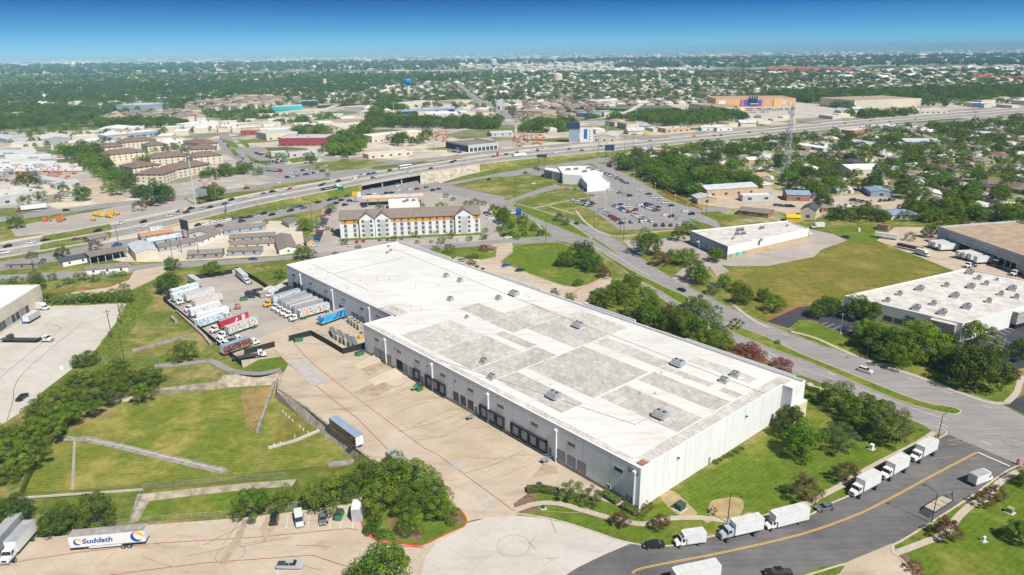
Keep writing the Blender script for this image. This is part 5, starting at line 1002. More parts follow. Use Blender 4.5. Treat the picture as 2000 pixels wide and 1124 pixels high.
FOL = dict(oak=foliage('oak_leaves', (.058, .105, .006), (.132, .198, .010), (.26, .33, .022)), dark=foliage('dark_leaves', (.042, .084, .008), (.090, .148, .011), (.185, .25, .020)),  # brightest leaf tone also carries sunlit crown highlights, painted in at random
           lime=foliage('lime_leaves', (.09, .165, .010), (.155, .245, .016), (.24, .33, .03)), red=foliage('crape_myrtle_blooms', (.09, .09, .03), (.26, .05, .055), (.36, .08, .09)),
           pale=foliage('pale_loose_leaves', (.09, .14, .025), (.15, .20, .05), (.28, .27, .14)), bush=foliage('hedge_leaves', (.07, .13, .012), (.11, .18, .016), (.16, .24, .025)), rust=foliage('rusty_leaves', (.10, .09, .03), (.19, .09, .045), (.14, .14, .04)))
def crown_mesh(name, seed, nl, per, leaf, mat_, flat=.74, loose=0.0, base=.26):
    rs = np.random.RandomState(seed); L_ = []; ax = rs.uniform(.86, 1.16); nl = int(nl * rs.uniform(.75, 1.15))
    for i in range(nl):
        a = i * 2.399963 + rs.rand() * .5; u = (i + .5) / nl; zz = 1 - 1.55 * u; rr = math.sqrt(max(0, 1 - min(1, abs(zz)) ** 2)); d = np.array([rr * math.cos(a) * ax, rr * math.sin(a) / ax, zz]) * (rs.uniform(.55, .95) if rs.rand() > loose else rs.uniform(.8, 1.08))
        r = rs.uniform(.24, .42) * (1 - .3 * loose); L_.append((d, r))
    V = []; Fc = []
    for d, r in L_:
        n = rs.normal(size=(per, 3)); n[:, 2] = n[:, 2] + .25; n /= np.linalg.norm(n, axis=1)[:, None]
        P = d + n * (r * rs.uniform(.72, 1.08, per))[:, None]
        keepm = np.ones(per, bool)
        for d2, r2 in L_:
            if d2 is not d: keepm &= np.linalg.norm(P - d2, axis=1) > r2 * .66
        for p, q in zip(P[keepm], n[keepm]):
            q = q + rs.normal(size=3) * .38; q /= np.linalg.norm(q); t_ = np.cross(q, rs.normal(size=3)); t_ /= np.linalg.norm(t_); s_ = np.cross(q, t_); k = leaf * rs.uniform(.6, 1.35); k2 = k * rs.uniform(.5, .9)
            m = len(V); V += [p + t_ * k, p + s_ * k2, p - t_ * k, p - s_ * k2]; Fc.append((m, m + 1, m + 2, m + 3))
    V = np.array(V); V[:, 2] *= flat; V *= .5; zmin = np.percentile(V[:, 2], 2); V[:, 2] += base - zmin
    me = bpy.data.meshes.new(name); me.from_pydata(V.tolist(), [], Fc); me.materials.append(mat_); me.update(); return me
def trunk_mb(seed, base=.26, flat=.74, n=6, thick=.032):
    rs = random.Random(seed); mb = MB(); f = (rs.uniform(-.02, .02), rs.uniform(-.02, .02), base * .8); mb.tube((0, 0, -.01), f, thick, 0, 7, thick * .75)
    for k in range(n):
        a = 2 * PI * k / n + rs.random(); r = rs.uniform(.12, .28); e = (f[0] + r * math.cos(a), f[1] + r * math.sin(a), base + rs.uniform(.1, .35) * flat); mb.tube(f, e, thick * .55, 0, 5, thick * .2)
        mb.tube(e, (e[0] * 1.35, e[1] * 1.35, e[2] + .1), thick * .25, 0, 4, thick * .08)
    return mb
KINDS = {}
for k, (fl, bs, lo, leafm) in dict(oak=(.80, .20, .1, 'oak'), dark=(.86, .16, .1, 'dark'), lime=(.82, .2, .3, 'lime'), red=(.66, .22, .35, 'red'), pale=(.8, .26, .7, 'pale'), rust=(.8, .26, .7, 'rust'), cedar=(1.15, .08, .2, 'oak'), bush=(.62, .0, .1, 'bush'), scrub=(.7, .02, .3, 'oak')).items():
    hi = [crown_mesh('crown', 10 + j + len(KINDS) * 7, 22, 300, .040 if k not in ('red', 'pale', 'rust') else .034, FOL[leafm], fl, lo, bs) for j in range(4)]
    md = [crown_mesh('crown', 50 + j + len(KINDS) * 7, 16, 95, .062, FOL[leafm], fl, lo, bs) for j in range(2)]
    tk = [trunk_mb(j, bs, fl, 7 if k != 'pale' else 9).mesh('trunk', BARK) for j in range(2)]
    KINDS[k] = (hi, md, tk, fl, bs)
for k in ('oak', 'dark', 'lime', 'red', 'pale', 'rust', 'cedar', 'bush', 'scrub'):      # merged mesh for copies too small to show parts
    hi, md, tk, fl, bs = KINDS[k]; mg = []
    for me in md:
        bm = bmesh.new(); bm.from_mesh(me); n0 = len(bm.faces); bm.from_mesh(tk[0]); bm.faces.ensure_lookup_table()
        for f in bm.faces[n0:]: f.material_index = 1
        q = bpy.data.meshes.new('tree'); bm.to_mesh(q); bm.free(); q.materials.append(me.materials[0]); q.materials.append(BARK); mg.append(q)
    KINDS[k] = (hi, md, tk, fl, bs, mg)
def far_mesh(seed, mat_):
    bm = bmesh.new(); bmesh.ops.create_icosphere(bm, subdivisions=2, radius=.5); rs = random.Random(seed); ph = [rs.uniform(0, 6) for _ in range(6)]
    for v_ in bm.verts:
        d = v_.co.normalized(); k = 1 + .22 * math.sin(5 * d.x + ph[0]) * math.sin(5 * d.y + ph[1]) + .16 * math.sin(9 * d.z + ph[2] + 4 * d.x) + rs.uniform(-.1, .1); v_.co = v_.co * k; v_.co.z = v_.co.z * .78 + .36
    me = bpy.data.meshes.new('far_tree'); bm.to_mesh(me); bm.free(); me.materials.append(mat_); return me
TREES = []      # (x, y, width m, kind, place, label)
def T(lst, kind, place, z=0.0, desc=None):
    for q in lst:
        x, y, wpx = q[:3]; wpx = wpx * (.92 if wpx >= 40 else 1); kd = q[3] if len(q) > 3 else kind; kk = KINDS[kd]; g0 = W(x, y); wm = wpx * mpp(x, y); H_ = wm * (kk[4] + kk[3] * .42)
        P = W(x, y, H_ + z); wm = wpx * (P - Vector((0, 0, CAM_H))).length / F; TREES.append([P[0], P[1], wm, kd, place, z])
T([(25,995,58),(112,1012,62),(182,998,72)], 'dark', 'by the lettered trailer')
T([(165,700,45),(200,735,52),(245,735,60),(290,738,55),(150,740,50),(112,768,55),(150,772,50),(80,802,55),(122,802,60),(50,842,60),(95,832,55),(15,882,60),(50,888,60),(15,925,50),(0,850,40),(275,762,40),(215,762,50),(228,712,36),(70,870,40),(180,790,32),(35,910,40)], 'scrub', 'in the left thicket')
T([(358,682,48,'oak'),(328,551,46,'dark'),(334,512,28,'oak'),(414,522,34,'oak'),(547,532,24,'oak')], 'oak', 'around the fenced truck yard')
T([(490,976,70),(552,972,50),(632,956,82),(682,945,62,'dark'),(762,922,92),(812,925,84),(740,965,85),(848,955,66),(800,965,74),(715,920,60),(862,985,60),(800,1022,48)], 'oak', 'on the front parking island')
T([(745,1105,112),(702,1122,70)], 'oak', 'at the bottom edge')
T([(722,1032,30),(745,1042,28),(880,1018,24),(735,1020,24)], 'bush', 'on the red-kerbed island')
T([(1116,953,50,'pale'),(1158,968,38,'pale'),(1212,1012,30,'rust'),(1290,1018,32,'rust'),(1266,988,20,'rust'),(1393,996,14,'rust'),(1575,952,55,'rust'),(1655,922,42,'rust'),(1852,1033,38,'rust'),(1922,975,26,'rust'),(1946,962,26,'rust'),(1788,1106,22,'rust'),(1255,1005,16,'rust')], 'rust', 'by the side street')
T([(1638,768,66,'oak'),(1690,795,70),(1718,800,60),(1698,832,46,'lime'),(1742,828,72,'pale'),(1545,812,58,'dark'),(1570,856,78,'oak'),(1642,848,64,'pale'),(1548,765,24,'lime'),(1672,815,48),(1530,835,40,'dark')], 'oak', 'at the warehouse entrance corner')
T([(1398,902,12),(1407,897,12),(1417,891,12),(1427,887,14),(1438,881,12),(1449,875,11),(1605,770,14),(1590,762,16),(1580,772,14)], 'bush', 'along the white warehouse wall')
T([(1460,690,74),(1525,714,42)], 'red', 'blooming beside the warehouse')
T([(1182,580,44),(1230,550,52),(1207,560,46),(1262,572,50),(1238,592,50),(1270,603,55),(1172,572,34,'lime'),(1362,592,50),(1325,615,60),(1348,628,55),(1385,632,70),(1378,656,66),(1400,603,24,'pale'),(1440,629,24,'pale'),(1300,625,36,'dark'),(1300,608,34,'rust'),(1408,660,50),(1225,575,40)], 'oak', 'beside the main road')
T([(1265,467,58,'dark'),(1290,500,32,'rust'),(1314,497,32),(1342,498,42),(1325,455,28),(1400,494,32),(1360,524,50),(1370,536,40),(1395,560,26,'pale'),(1416,546,28),(1441,556,28),(1452,572,42),(1492,576,26),(1515,590,38),(1355,500,24),(1380,465,18),(1345,440,34)], 'oak', 'near the blue-grey office')
T([(1105,500,42),(1147,498,50),(1162,512,40),(1142,485,34),(1180,528,26,'rust'),(1130,549,20),(1118,482,14,'rust'),(1082,570,20),(1113,580,22,'cedar'),(1062,572,16,'bush'),(1128,478,20)], 'dark', 'behind the warehouse')
T([(1091,422,20),(1106,431,18),(1021,425,22),(1042,442,18),(1057,452,18),(1022,443,16),(1025,455,12),(982,420,28,'oak'),(992,432,24),(965,407,24,'rust'),(998,455,16),(1010,462,12),(975,445,14),(985,408,14),(1000,440,14),(1518,668,12,'bush')], 'dark', 'right of the hotel')
T([(645,403,22),(594,437,26),(564,425,16),(630,422,14),(624,435,18),(590,490,30),(607,492,22),(672,470,16),(699,457,12),(730,456,12),(769,464,14),(809,456,14),(848,452,10),(880,457,18),(862,467,18),(917,464,14),(945,460,16),(815,471,10),(842,471,8),(851,485,20),(878,482,24),(922,512,20,'bush'),(915,501,18,'bush'),(928,500,18,'bush'),(945,482,18,'red'),(742,402,18),(825,400,12),(861,400,24),(871,380,12),(885,387,10),(912,395,16),(929,392,20),(945,395,12),(519,432,12),(653,455,10),(640,445,10),(948,448,12),(612,460,14),(615,445,16),(958,483,10,'red'),(966,484,10,'red'),(700,482,12,'bush'),(655,495,12,'bush')], 'oak', 'around the hotel')
T([(30,432,26),(122,366,20,'dark'),(160,377,28,'dark'),(549,305,24),(606,306,24,'dark'),(640,340,10),(500,335,14),(114,386,14,'rust'),(48,390,22),(78,381,20),(225,367,26),(208,366,20),(295,374,50,'dark'),(320,372,36,'dark'),(420,372,40),(400,373,28),(272,400,20,'rust'),(185,479,20,'rust'),(121,492,24,'pale'),(62,500,20,'pale'),(52,350,36),(270,372,26,'dark')], 'oak', 'along the left frontage road')
T([(67,537,20),(72,548,28),(102,540,16),(131,548,16),(161,539,18),(185,541,18),(201,533,10),(222,534,14),(239,533,14),(30,549,24),(114,559,8,'bush'),(143,551,8,'bush'),(242,560,20),(5,552,16),(148,537,10),(220,569,18)], 'oak', 'by the red-kerbed drive')
T([(86 + 12.6 * i, 583 - .2 * i + random.uniform(-2, 2), 19) for i in range(14)], 'cedar', 'screening the cream warehouse')
T([(1595,605,30,'dark'),(1610,598,36),(1625,590,32),(1685,600,55),(1705,605,40),(1780,460,20,'oak'),(1822,450,28)], 'dark', 'around the striped office')
T([(1697,638,50,'lime'),(1707,655,60),(1752,670,70),(1800,643,54,'lime'),(1817,672,70),(1750,695,50),(1850,682,36),(1860,663,22),(1912,648,60),(1910,712,92,'dark'),(1888,700,66,'dark'),(1998,680,36,'dark'),(1935,708,60,'dark'),(1975,730,28,'rust'),(1950,622,22,'pale'),(1718,668,40),(1780,690,46),(1690,660,30),(1835,700,36,'dark'),(2000,1040,50,'oak'),(2010,930,40,'oak')], 'oak', 'beyond the main road')
# scattered woods and gardens
def S(poly, sp_, wm, kinds, place, drop=0, seed=1, jw=.35):
    rs = random.Random(seed)
    for x, y in scatter(poly, sp_, .45, drop, seed): TREES.append([x, y, wm * rs.uniform(1 - jw, 1 + jw), rs.choice(kinds), place, 0])
MIX = ['oak', 'oak', 'dark', 'dark', 'lime', 'scrub']
SUBP = [(1245,300),(1330,292),(1500,276),(1750,252),(2090,228),(2140,436),(1840,432),(1750,408),(1700,414),(1560,418),(1500,408),(1420,398),(1345,398),(1262,352),(1195,322)]
S(SUBP, 11.5, 11.0, MIX, 'in the right hand neighbourhood', .38, 3)
S([(1620,420),(1745,418),(1748,432),(1625,438)], 6.5, 8, ['dark', 'oak'], 'behind the brown field', .05, 4); S([(1750,412),(2100,420),(2100,434),(1850,440),(1755,432)], 7.5, 9, MIX, 'in the right edge hedge', .15, 5)
S([(1200,322),(1262,350),(1345,396),(1500,404),(1500,370),(1250,305)], 8.5, 11, MIX, 'behind the dealership', .12, 6)
S([(640,300),(700,304),(716,270),(752,215),(775,192),(745,190),(715,245),(660,275)], 9, 13, ['oak', 'dark', 'lime'], 'in the green highway hedgerow', .05, 7)
S([(722,250),(975,254),(978,240),(860,240),(735,232)], 10, 14, ['oak', 'dark'], 'in the tree belt beyond the highway', .05, 8); S([(734,226),(798,216),(795,206),(742,206)], 10, 14, ['oak', 'dark'], 'round the small green mound', .1, 9)
S([(745,292),(835,283),(835,272),(750,276)], 14, 13, ['dark', 'oak'], 'in front of the long cream building', .25, 10)
S([(1015,262),(1125,258),(1125,240),(1160,232),(1290,246),(1350,250),(1500,230),(1480,222),(1340,222),(1130,238),(1020,244)], 11, 13, MIX, 'in the tree belt right of the hotel tower', .2, 11)
S([(0,258),(190,238),(200,222),(150,214),(0,214),(-60,214),(-60,262)], 12, 12.5, ['dark', 'dark', 'oak'], 'in the far left woods', .25, 12); S([(190,252),(370,250),(365,240),(200,236)], 12, 13, ['dark', 'oak'], 'before the far apartments', .2, 13)
S([(105,296),(125,292),(205,318),(270,372),(255,380),(185,345)], 9, 11, ['oak', 'lime', 'dark'], 'left of the apartments', .2, 14); S([(140,296),(200,292),(205,310),(150,308)], 9, 12, ['dark', 'oak'], 'behind the carports', .1, 15)
S([(372,338),(490,330),(500,342),(380,352)], 9, 10, MIX, 'in front of the apartments', .2, 16); S([(240,300),(372,286),(372,330),(245,330)], 15, 9, MIX, 'among the apartments', .5, 17)
S([(375,230),(500,222),(640,232),(700,236),(640,250),(500,246)], 15, 12, MIX, 'in the strip behind the avenue', .35, 18); S([(560,264),(600,250),(640,262),(650,285),(640,280)], 10, 13, MIX, 'beside the maroon store', .2, 19); S([(640,290),(680,290),(690,304),(648,306)], 8, 12, ['lime', 'oak'], 'at the corner of the store lot', .1, 20)
S([(545,290),(690,290),(700,316),(560,330)], 26, 8, ['oak', 'dark'], 'in the store lots', .55, 71); S([(0,262),(200,262),(430,240),(430,258),(210,290),(0,290)], 20, 8, ['oak', 'dark'], 'among the left sheds', .5, 72); S([(430,330),(560,320),(500,350),(380,362)], 16, 7, ['oak', 'dark'], 'by the avenue', .6, 73); S([(1655,226),(1790,222),(1800,232),(1720,238)], 10, 12, MIX, 'before the cream box store', .15, 21); S([(1640,206),(1665,214),(1660,222),(1560,198)], 10, 12, MIX, 'left of the cream box store', .1, 22)
S([(1800,212),(2080,198),(2080,186),(1800,196)], 16, 12, MIX, 'in the right hand shopping district', .35, 23); S([(1020,330),(1120,318),(1130,322),(1050,338)], 14, 5, ['oak'], 'north of the dealership', .3, 24)
S([(960,352),(1060,348),(1060,372),(1000,376)], 16, 4, ['dark'], 'on the open lawn', .3, 25); S([(1128,396),(1150,402),(1215,436),(1225,452),(1195,440),(1130,410)], 6.5, 4.5, ['dark', 'oak', 'rust'], 'edging the dealership lot', .2, 26); S([(1228,350),(1340,405),(1348,412),(1230,356)], 6, 4.0, ['dark'], 'along the dealership lane', .1, 27)
for poly, spc, wm, dr, sd_ in (([(-60,205),(190,205),(420,200),(640,188),(700,196),(780,188),(960,182),(1010,196),(1010,228),(700,205),(420,226),(200,262),(-60,262)], 20, 12, .58, 31), ([(-100,166),(2100,150),(2100,186),(1700,196),(1400,200),(1010,204),(700,205),(200,210),(-100,212)], 20, 12.5, .62, 32),
                               ([(-100,150),(2100,138),(2100,152),(-100,168)], 28, 17, .5, 33)):
    S(poly, spc, wm, ['oak', 'dark'], 'far', dr, sd_)
S([(1500,185),(2080,172),(2080,190),(1500,204)], 15, 16, ['dark', 'oak'], 'far', .1, 35); S([(0,170),(500,162),(620,152),(900,150),(900,160),(760,165),(700,186),(640,186),(400,200),(0,205)], 18, 14, ['dark', 'dark', 'dark'], 'far', .5, 36)
hy = lambda x, d: (x, 100.2 - .011 * (x - 995) + d)
for k_, (y0, y1, x0, x1) in enumerate([(26,36,-100,900),(19,27,-100,2100),(27,38,1200,2100)]):
    S([hy(x0,y1),hy(x1,y1),hy(x1,y0),hy(x0,y0)], [55,80,50][k_], [30,34,28][k_], ['dark'], 'far', .58, 40 + k_)
def wpx_of(t_): return t_[2] * F / max(50, Vector((t_[0], t_[1], -CAM_H)).length)
vis = []
for t_ in TREES:
    x, y = PX((t_[0], t_[1], t_[2] * .5))
    if -80 < x < 2080: vis.append(t_)
vis.sort(key=lambda t_: -wpx_of(t_))
bushes = [t_ for t_ in vis if t_[3] == 'bush']; rest_t = [t_ for t_ in vis if t_[3] != 'bush']
near_t, far_t = rest_t[:300], rest_t[300:]
KN = dict(oak='round green tree', dark='dark green tree', lime='yellow-green tree', red='pink crape myrtle', pale='pale loose tree', rust='reddish crape myrtle', cedar='green cedar', bush='green shrub', scrub='scrubby tree')
NM = dict(oak='shade_tree', dark='shade_tree', lime='shade_tree', red='crape_myrtle', pale='small_tree', rust='crape_myrtle', cedar='cedar_tree', bush='shrub', scrub='scrub_tree')
AUTO = []      # (object, base noun, place, x): labels given at the end
for i, t_ in enumerate(near_t + bushes):
    x, y, wm, kd, place, z = t_; kk = KINDS[kd]; px = wpx_of(t_); r = random.uniform(0, 2 * PI); s_ = (wm, wm, wm * random.uniform(.9, 1.1))
    if px > 22:
        o = thing(NM[kd], (x, y, z), r); o.scale = s_; link('trunk', random.choice(kk[2]), o) if kd != 'bush' else None; link('crown', random.choice(kk[0]), o)
    else: o = link(NM[kd], random.choice(kk[5]), None, (x, y, z), r); o.scale = s_
    o['category'] = 'shrub' if kd == 'bush' else 'tree'; o['group'] = ('shrubs ' if kd == 'bush' else 'trees ') + place; AUTO.append((o, KN[kd], place))
def instancer(name, pts, protos, cat_kind='stuff'):
    c = bpy.data.collections.new(name + '_kinds')
    for k, me in enumerate(protos): o = bpy.data.objects.new('%s_%02d' % (name, k), me); c.objects.link(o)
    me = bpy.data.meshes.new(name); me.from_pydata([(p[0], p[1], p[2]) for p in pts], [], [])
    for an, ty, vals in (('sc', 'FLOAT', [p[3] for p in pts]), ('rz', 'FLOAT', [p[4] for p in pts]), ('pi', 'INT', [p[5] for p in pts])):
        a = me.attributes.new(an, ty, 'POINT'); a.data.foreach_set('value', vals)
    o = link(name, me); o['kind'] = cat_kind; g = bpy.data.node_groups.new(name, 'GeometryNodeTree'); g.interface.new_socket('Geometry', in_out='INPUT', socket_type='NodeSocketGeometry'); g.interface.new_socket('Geometry', in_out='OUTPUT', socket_type='NodeSocketGeometry')
    n = g.nodes; i_ = n.new('NodeGroupInput'); o_ = n.new('NodeGroupOutput'); ip = n.new('GeometryNodeInstanceOnPoints'); ci = n.new('GeometryNodeCollectionInfo'); ci.inputs[0].default_value = c; ci.inputs['Separate Children'].default_value = True; ci.inputs['Reset Children'].default_value = True; ip.inputs['Pick Instance'].default_value = True
    def at(nm, ty): q = n.new('GeometryNodeInputNamedAttribute'); q.data_type = ty; q.inputs[0].default_value = nm; return q.outputs[0]
    cb = n.new('ShaderNodeCombineXYZ'); g.links.new(at('rz', 'FLOAT'), cb.inputs[2]); g.links.new(i_.outputs[0], ip.inputs['Points']); g.links.new(ci.outputs[0], ip.inputs['Instance']); g.links.new(at('pi', 'INT'), ip.inputs['Instance Index'])
    er = n.new('FunctionNodeEulerToRotation') if hasattr(bpy.types, 'FunctionNodeEulerToRotation') else None
    if er: g.links.new(cb.outputs[0], er.inputs[0]); g.links.new(er.outputs[0], ip.inputs['Rotation'])
    else: g.links.new(cb.outputs[0], ip.inputs['Rotation'])
    g.links.new(at('sc', 'FLOAT'), ip.inputs['Scale']); g.links.new(ip.outputs[0], o_.inputs[0]); md = o.modifiers.new('scatter', 'NODES'); md.node_group = g; return o
prot = []; pidx = {}
for kd in ('oak', 'dark', 'lime', 'scrub', 'rust', 'pale', 'red', 'cedar'):
    for me in KINDS[kd][1]: pidx.setdefault(kd, []).append(len(prot)); prot.append(me)
fidx = {}; FOL['fdark'] = foliage('far_dark_leaves', (.012, .032, .012), (.022, .052, .017), (.045, .088, .025))  # cloud shadow over the far woods is put into these leaf colours
for kd in ('oak', 'dark', 'fdark'):
    for j in range(3): fidx.setdefault(kd, []).append(len(prot)); prot.append(far_mesh(j, FOL[kd]))
pts = []; rs_ = random.Random(5)
for t_ in far_t:
    x, y, wm, kd, place, z = t_; px = wpx_of(t_); k = rs_.choice(pidx[kd]) if px > 7 else rs_.choice(fidx['fdark' if kd == 'dark' and place == 'far' else 'dark' if kd == 'dark' else 'oak']); pts.append((x, y, z - .02 * wm, wm, rs_.uniform(0, 6.28), k))
print('TREES', len(TREES), 'visible', len(vis), 'stuff', len(pts), 'smallest individual px', wpx_of(near_t[-1]))
instancer('woodland', pts, prot)
# clipped hedges
def hedge(line_, w_, h_, label):
    p = WP(line_); o = p[0]; rs = np.random.RandomState(len(label)); V = []; Fc = []
    for i in range(len(p) - 1):
        a, b2 = np.array(p[i] - o), np.array(p[i + 1] - o); L_ = np.linalg.norm(b2 - a); d = (b2 - a) / L_; nn = np.array([-d[1], d[0], 0]); k = int(L_ * 110)
        for _ in range(k):
            s_, u, z_ = rs.rand() * L_, rs.uniform(-1, 1), rs.rand(); f = rs.rand()
            if f < .5: z_ = 1
            else: u = np.sign(u)
            c = a + d * s_ + nn * u * w_ / 2 * (1 - .12 * z_) + np.array([0, 0, z_ * h_ - .1 * u * u]); q = rs.normal(size=3); t_ = np.cross(q, rs.normal(size=3)); t_ /= np.linalg.norm(t_); s2 = np.cross(t_, q); s2 /= np.linalg.norm(s2); e = .16; m = len(V); V += [c + t_ * e, c + s2 * e, c - t_ * e, c - s2 * e]; Fc.append((m, m + 1, m + 2, m + 3))
    me = bpy.data.meshes.new('hedge'); me.from_pydata([tuple(v) for v in V], [], Fc); me.materials.append(FOL['bush']); r = thing('hedge', o, 0, label, 'hedge'); link('leaves', me, r)
    ribbon([q - o for q in p], w_ * .85, 0, c := MB(), 0, h_ * .9); c.build('twigs', BARK, r)
hedge([(1029,960),(1055,958),(1090,965)], 2.2, 1.3, 'clipped hedge beside the dock lot entrance'); hedge([(1178,966),(1207,984)], 2.2, 1.3, 'clipped hedge along the warehouse wall before the doors'); hedge([(1216,990),(1243,1006)], 2.2, 1.3, 'clipped hedge at the foot of the warehouse corner'); hedge([(1600,765),(1568,758)], 1.6, .9, 'low hedge at the warehouse entrance walk')
# rank grass along the ditch on the left, thin tufts over the open grass
blade = MB()
rb = random.Random(4)
for _ in range(26):
    a = rb.uniform(0, 6.28); r0 = rb.uniform(0, .5); h_ = rb.uniform(.5, 1.0); x0, y0 = r0 * math.cos(a), r0 * math.sin(a); dx, dy = rb.uniform(-.3, .3), rb.uniform(-.3, .3); blade.add([(x0 - .07, y0, 0), (x0 + .07, y0, 0), (x0 + dx, y0 + dy, h_)], [(0, 1, 2)])
GM = foliage('rank_grass_blades', (.13, .19, .02), (.22, .28, .04), (.34, .33, .09)); gm = blade.mesh('tuft', GM)
KS, KEEP = KEEP, []
P_ = scatter([(238,580),(282,560),(300,585),(250,655),(215,700),(185,700),(200,665),(225,640)], .62, .5, .25, 3); KEEP = KS; sheet('rank_grass_ground', [(238,580),(282,560),(300,585),(250,655),(215,700),(185,700),(200,665),(225,640)], 2, G_WILD)
instancer('rank_grass', [(x, y, 0, random.uniform(.35, .8), random.uniform(0, 6), 0) for x, y in P_], [gm])
# ================================================================ VEHICLES
PC = dict(white=(.72, .72, .71), black=(.018, .018, .02), grey=(.16, .165, .175), silver=(.42, .43, .45), blue=(.03, .10, .34), red=(.42, .03, .035), maroon=(.20, .03, .04), green=(.03, .12, .07), gold=(.40, .32, .18), teal=(.04, .45, .52), yellow=(.80, .55, .03), navy=(.025, .04, .09), orange=(.72, .17, .03))
def cpaint(c):
    n = c + '_car_paint'
    if n in MATS: return MATS[n]
    m, t, b = newmat(n); v = pos(t); cc = PC[c]; setc(t, b, ramp(t, noise(t, v, .6, 3, .6), [(.3, tuple(q * .93 for q in cc)), (.7, cc)]), .28, .5); b.inputs['Coat Weight'].default_value = .6; b.inputs['Coat Roughness'].default_value = .08; return m
CG = plain('car_glass', (.02, .028, .035), .08, .3, 1, .9); TYRE = plain('tyre_rubber', (.022, .022, .024), .85, .2, 3); RIMM = plain('wheel_rim', (.45, .46, .47), .35, .1, 3, .5, .6); HEAD = plain('headlight_glass', (.65, .66, .64), .15, .1, 3, .8); TAILM = plain('tail_light_glass', (.40, .02, .02), .2, .1, 3)
# side profile of each kind: lower body sections (x, half width low, half width top, z0, z1), greenhouse (x0 base, x1 top, x2 top, x3 base, z0, z1)
BODY = dict(sedan=([(-2.4, .70, .62, .45, .80), (-2.25, .86, .78, .25, .98), (-1.4, .92, .84, .2, 1.02), (1.2, .92, .84, .2, .98), (2.2, .86, .74, .25, .80), (2.4, .70, .60, .35, .66)], (-1.75, -1.0, .35, 1.15, .98, 1.45), 4.8),
            suv=([(-2.35, .78, .72, .45, 1.0), (-2.25, .92, .84, .3, 1.12), (1.2, .94, .86, .28, 1.12), (2.15, .9, .78, .3, 1.02), (2.35, .76, .66, .4, .85)], (-2.2, -1.95, .35, 1.15, 1.10, 1.75), 4.7),
            pickup=([(-2.85, .92, .9, .5, 1.1), (.75, .97, .9, .42, 1.12), (1.7, .97, .86, .42, 1.12), (2.7, .92, .82, .42, 1.0), (2.85, .8, .72, .5, .9)], (-.95, -.75, .75, 1.35, 1.1, 1.85), 5.7),
            van=([(-2.7, .92, .88, .45, 1.2), (-2.6, .98, .94, .35, 1.3), (1.6, .98, .94, .35, 1.3), (2.5, .92, .8, .35, 1.1), (2.7, .8, .7, .4, .9)], (-2.65, -2.55, 1.1, 1.9, 1.25, 2.15), 5.4))
def car_meshes(kind):
    secs, (g0, g1, g2, g3, z0, z1), L_ = BODY[kind]; b = MB().sect(secs, 0); w_ = .80 if kind != 'van' else .92; wt = .62 if kind not in ('van',) else .84
    b.add([(g1, -wt, z1), (g2, -wt, z1), (g2, wt, z1), (g1, wt, z1), (g1 - .05, -wt - .03, z1 - .07), (g2 + .08, -wt - .03, z1 - .07), (g2 + .08, wt + .03, z1 - .07), (g1 - .05, wt + .03, z1 - .07)], [(0, 1, 2, 3), (4, 5, 1, 0), (5, 6, 2, 1), (6, 7, 3, 2), (7, 4, 0, 3)], 0)
    for s in (-1, 1):
        for xa, xb in (((g0 + g1) / 2 + .2, 0), (.0, 0)): pass
        xm = (g1 + g2) / 2; b.add([(xm - .06, s * (w_ + .015), z0), (xm + .06, s * (w_ + .015), z0), (xm + .05, s * (wt + .035), z1 - .05), (xm - .05, s * (wt + .035), z1 - .05)], [(0, 1, 2, 3) if s < 0 else (3, 2, 1, 0)], 0)
    if kind == 'pickup': b.box(-2.75, -1.05, -.75, .75, 1.1, 1.125, 1)
    g = MB().hexa([(g0, -w_, z0), (g3, -w_, z0), (g3, w_, z0), (g0, w_, z0)], [(g1, -wt, z1 - .06), (g2, -wt, z1 - .06), (g2, wt, z1 - .06), (g1, wt, z1 - .06)])
    if kind == 'van': b.box(-2.6, .3, -.945, .945, 1.25, 2.0)
    wh = MB(); r = .36 if kind in ('suv', 'pickup', 'van') else .33
    wh.cyl((0, .12, 0), r, .24, 0, 14, 'y'); wh.cyl((0, .13, 0), r * .6, .26, 1, 10, 'y')
    return b, g, wh, r, L_
CARM = {}
for k in BODY:
    b, g, wh, r, L_ = car_meshes(k); hd = MB().box(-.05, .06, -.22, .22, -.07, .07).mesh('headlight', HEAD); tl = MB().box(-.06, .05, -.18, .18, -.1, .1).mesh('tail_light', TAILM)
    CARM[k] = (b, g.mesh('windows', CG), wh.mesh('wheel', [TYRE, RIMM]), r, L_, hd, tl, {}, {})
def carmesh(kind, colr, one=False):
    b, g, wh, r, L_, hd, tl, cache, cache1 = CARM[kind]; ca = cache1 if one else cache
    if colr not in ca:
        if one:
            q = MB(); q.add(b.v, b.f, 0); q.m = list(b.m); gm_ = CARM[kind][1]; q.add([tuple(v.co) for v in gm_.vertices], [tuple(p.vertices) for p in gm_.polygons], 2)
            for sx in (-1, 1):
                for sy in (-1, 1): q.cyl((sx * L_ * .3, sy * .78 + .12, r), r, .24, 3, 8, 'y')
            me = q.mesh('car', [cpaint(colr), DKMET, CG, TYRE])
        else: me = b.mesh('body', [cpaint(colr), DKMET])
        bm = bmesh.new(); bm.from_mesh(me); bmesh.ops.recalc_face_normals(bm, faces=bm.faces); bm.to_mesh(me); bm.free(); ca[colr] = me
    return ca[colr]
NMC = dict(sedan='car', suv='car', pickup='pickup_truck', van='van'); KNC = dict(sedan='sedan', suv='SUV', pickup='pickup', van='van')
NCAR = 0
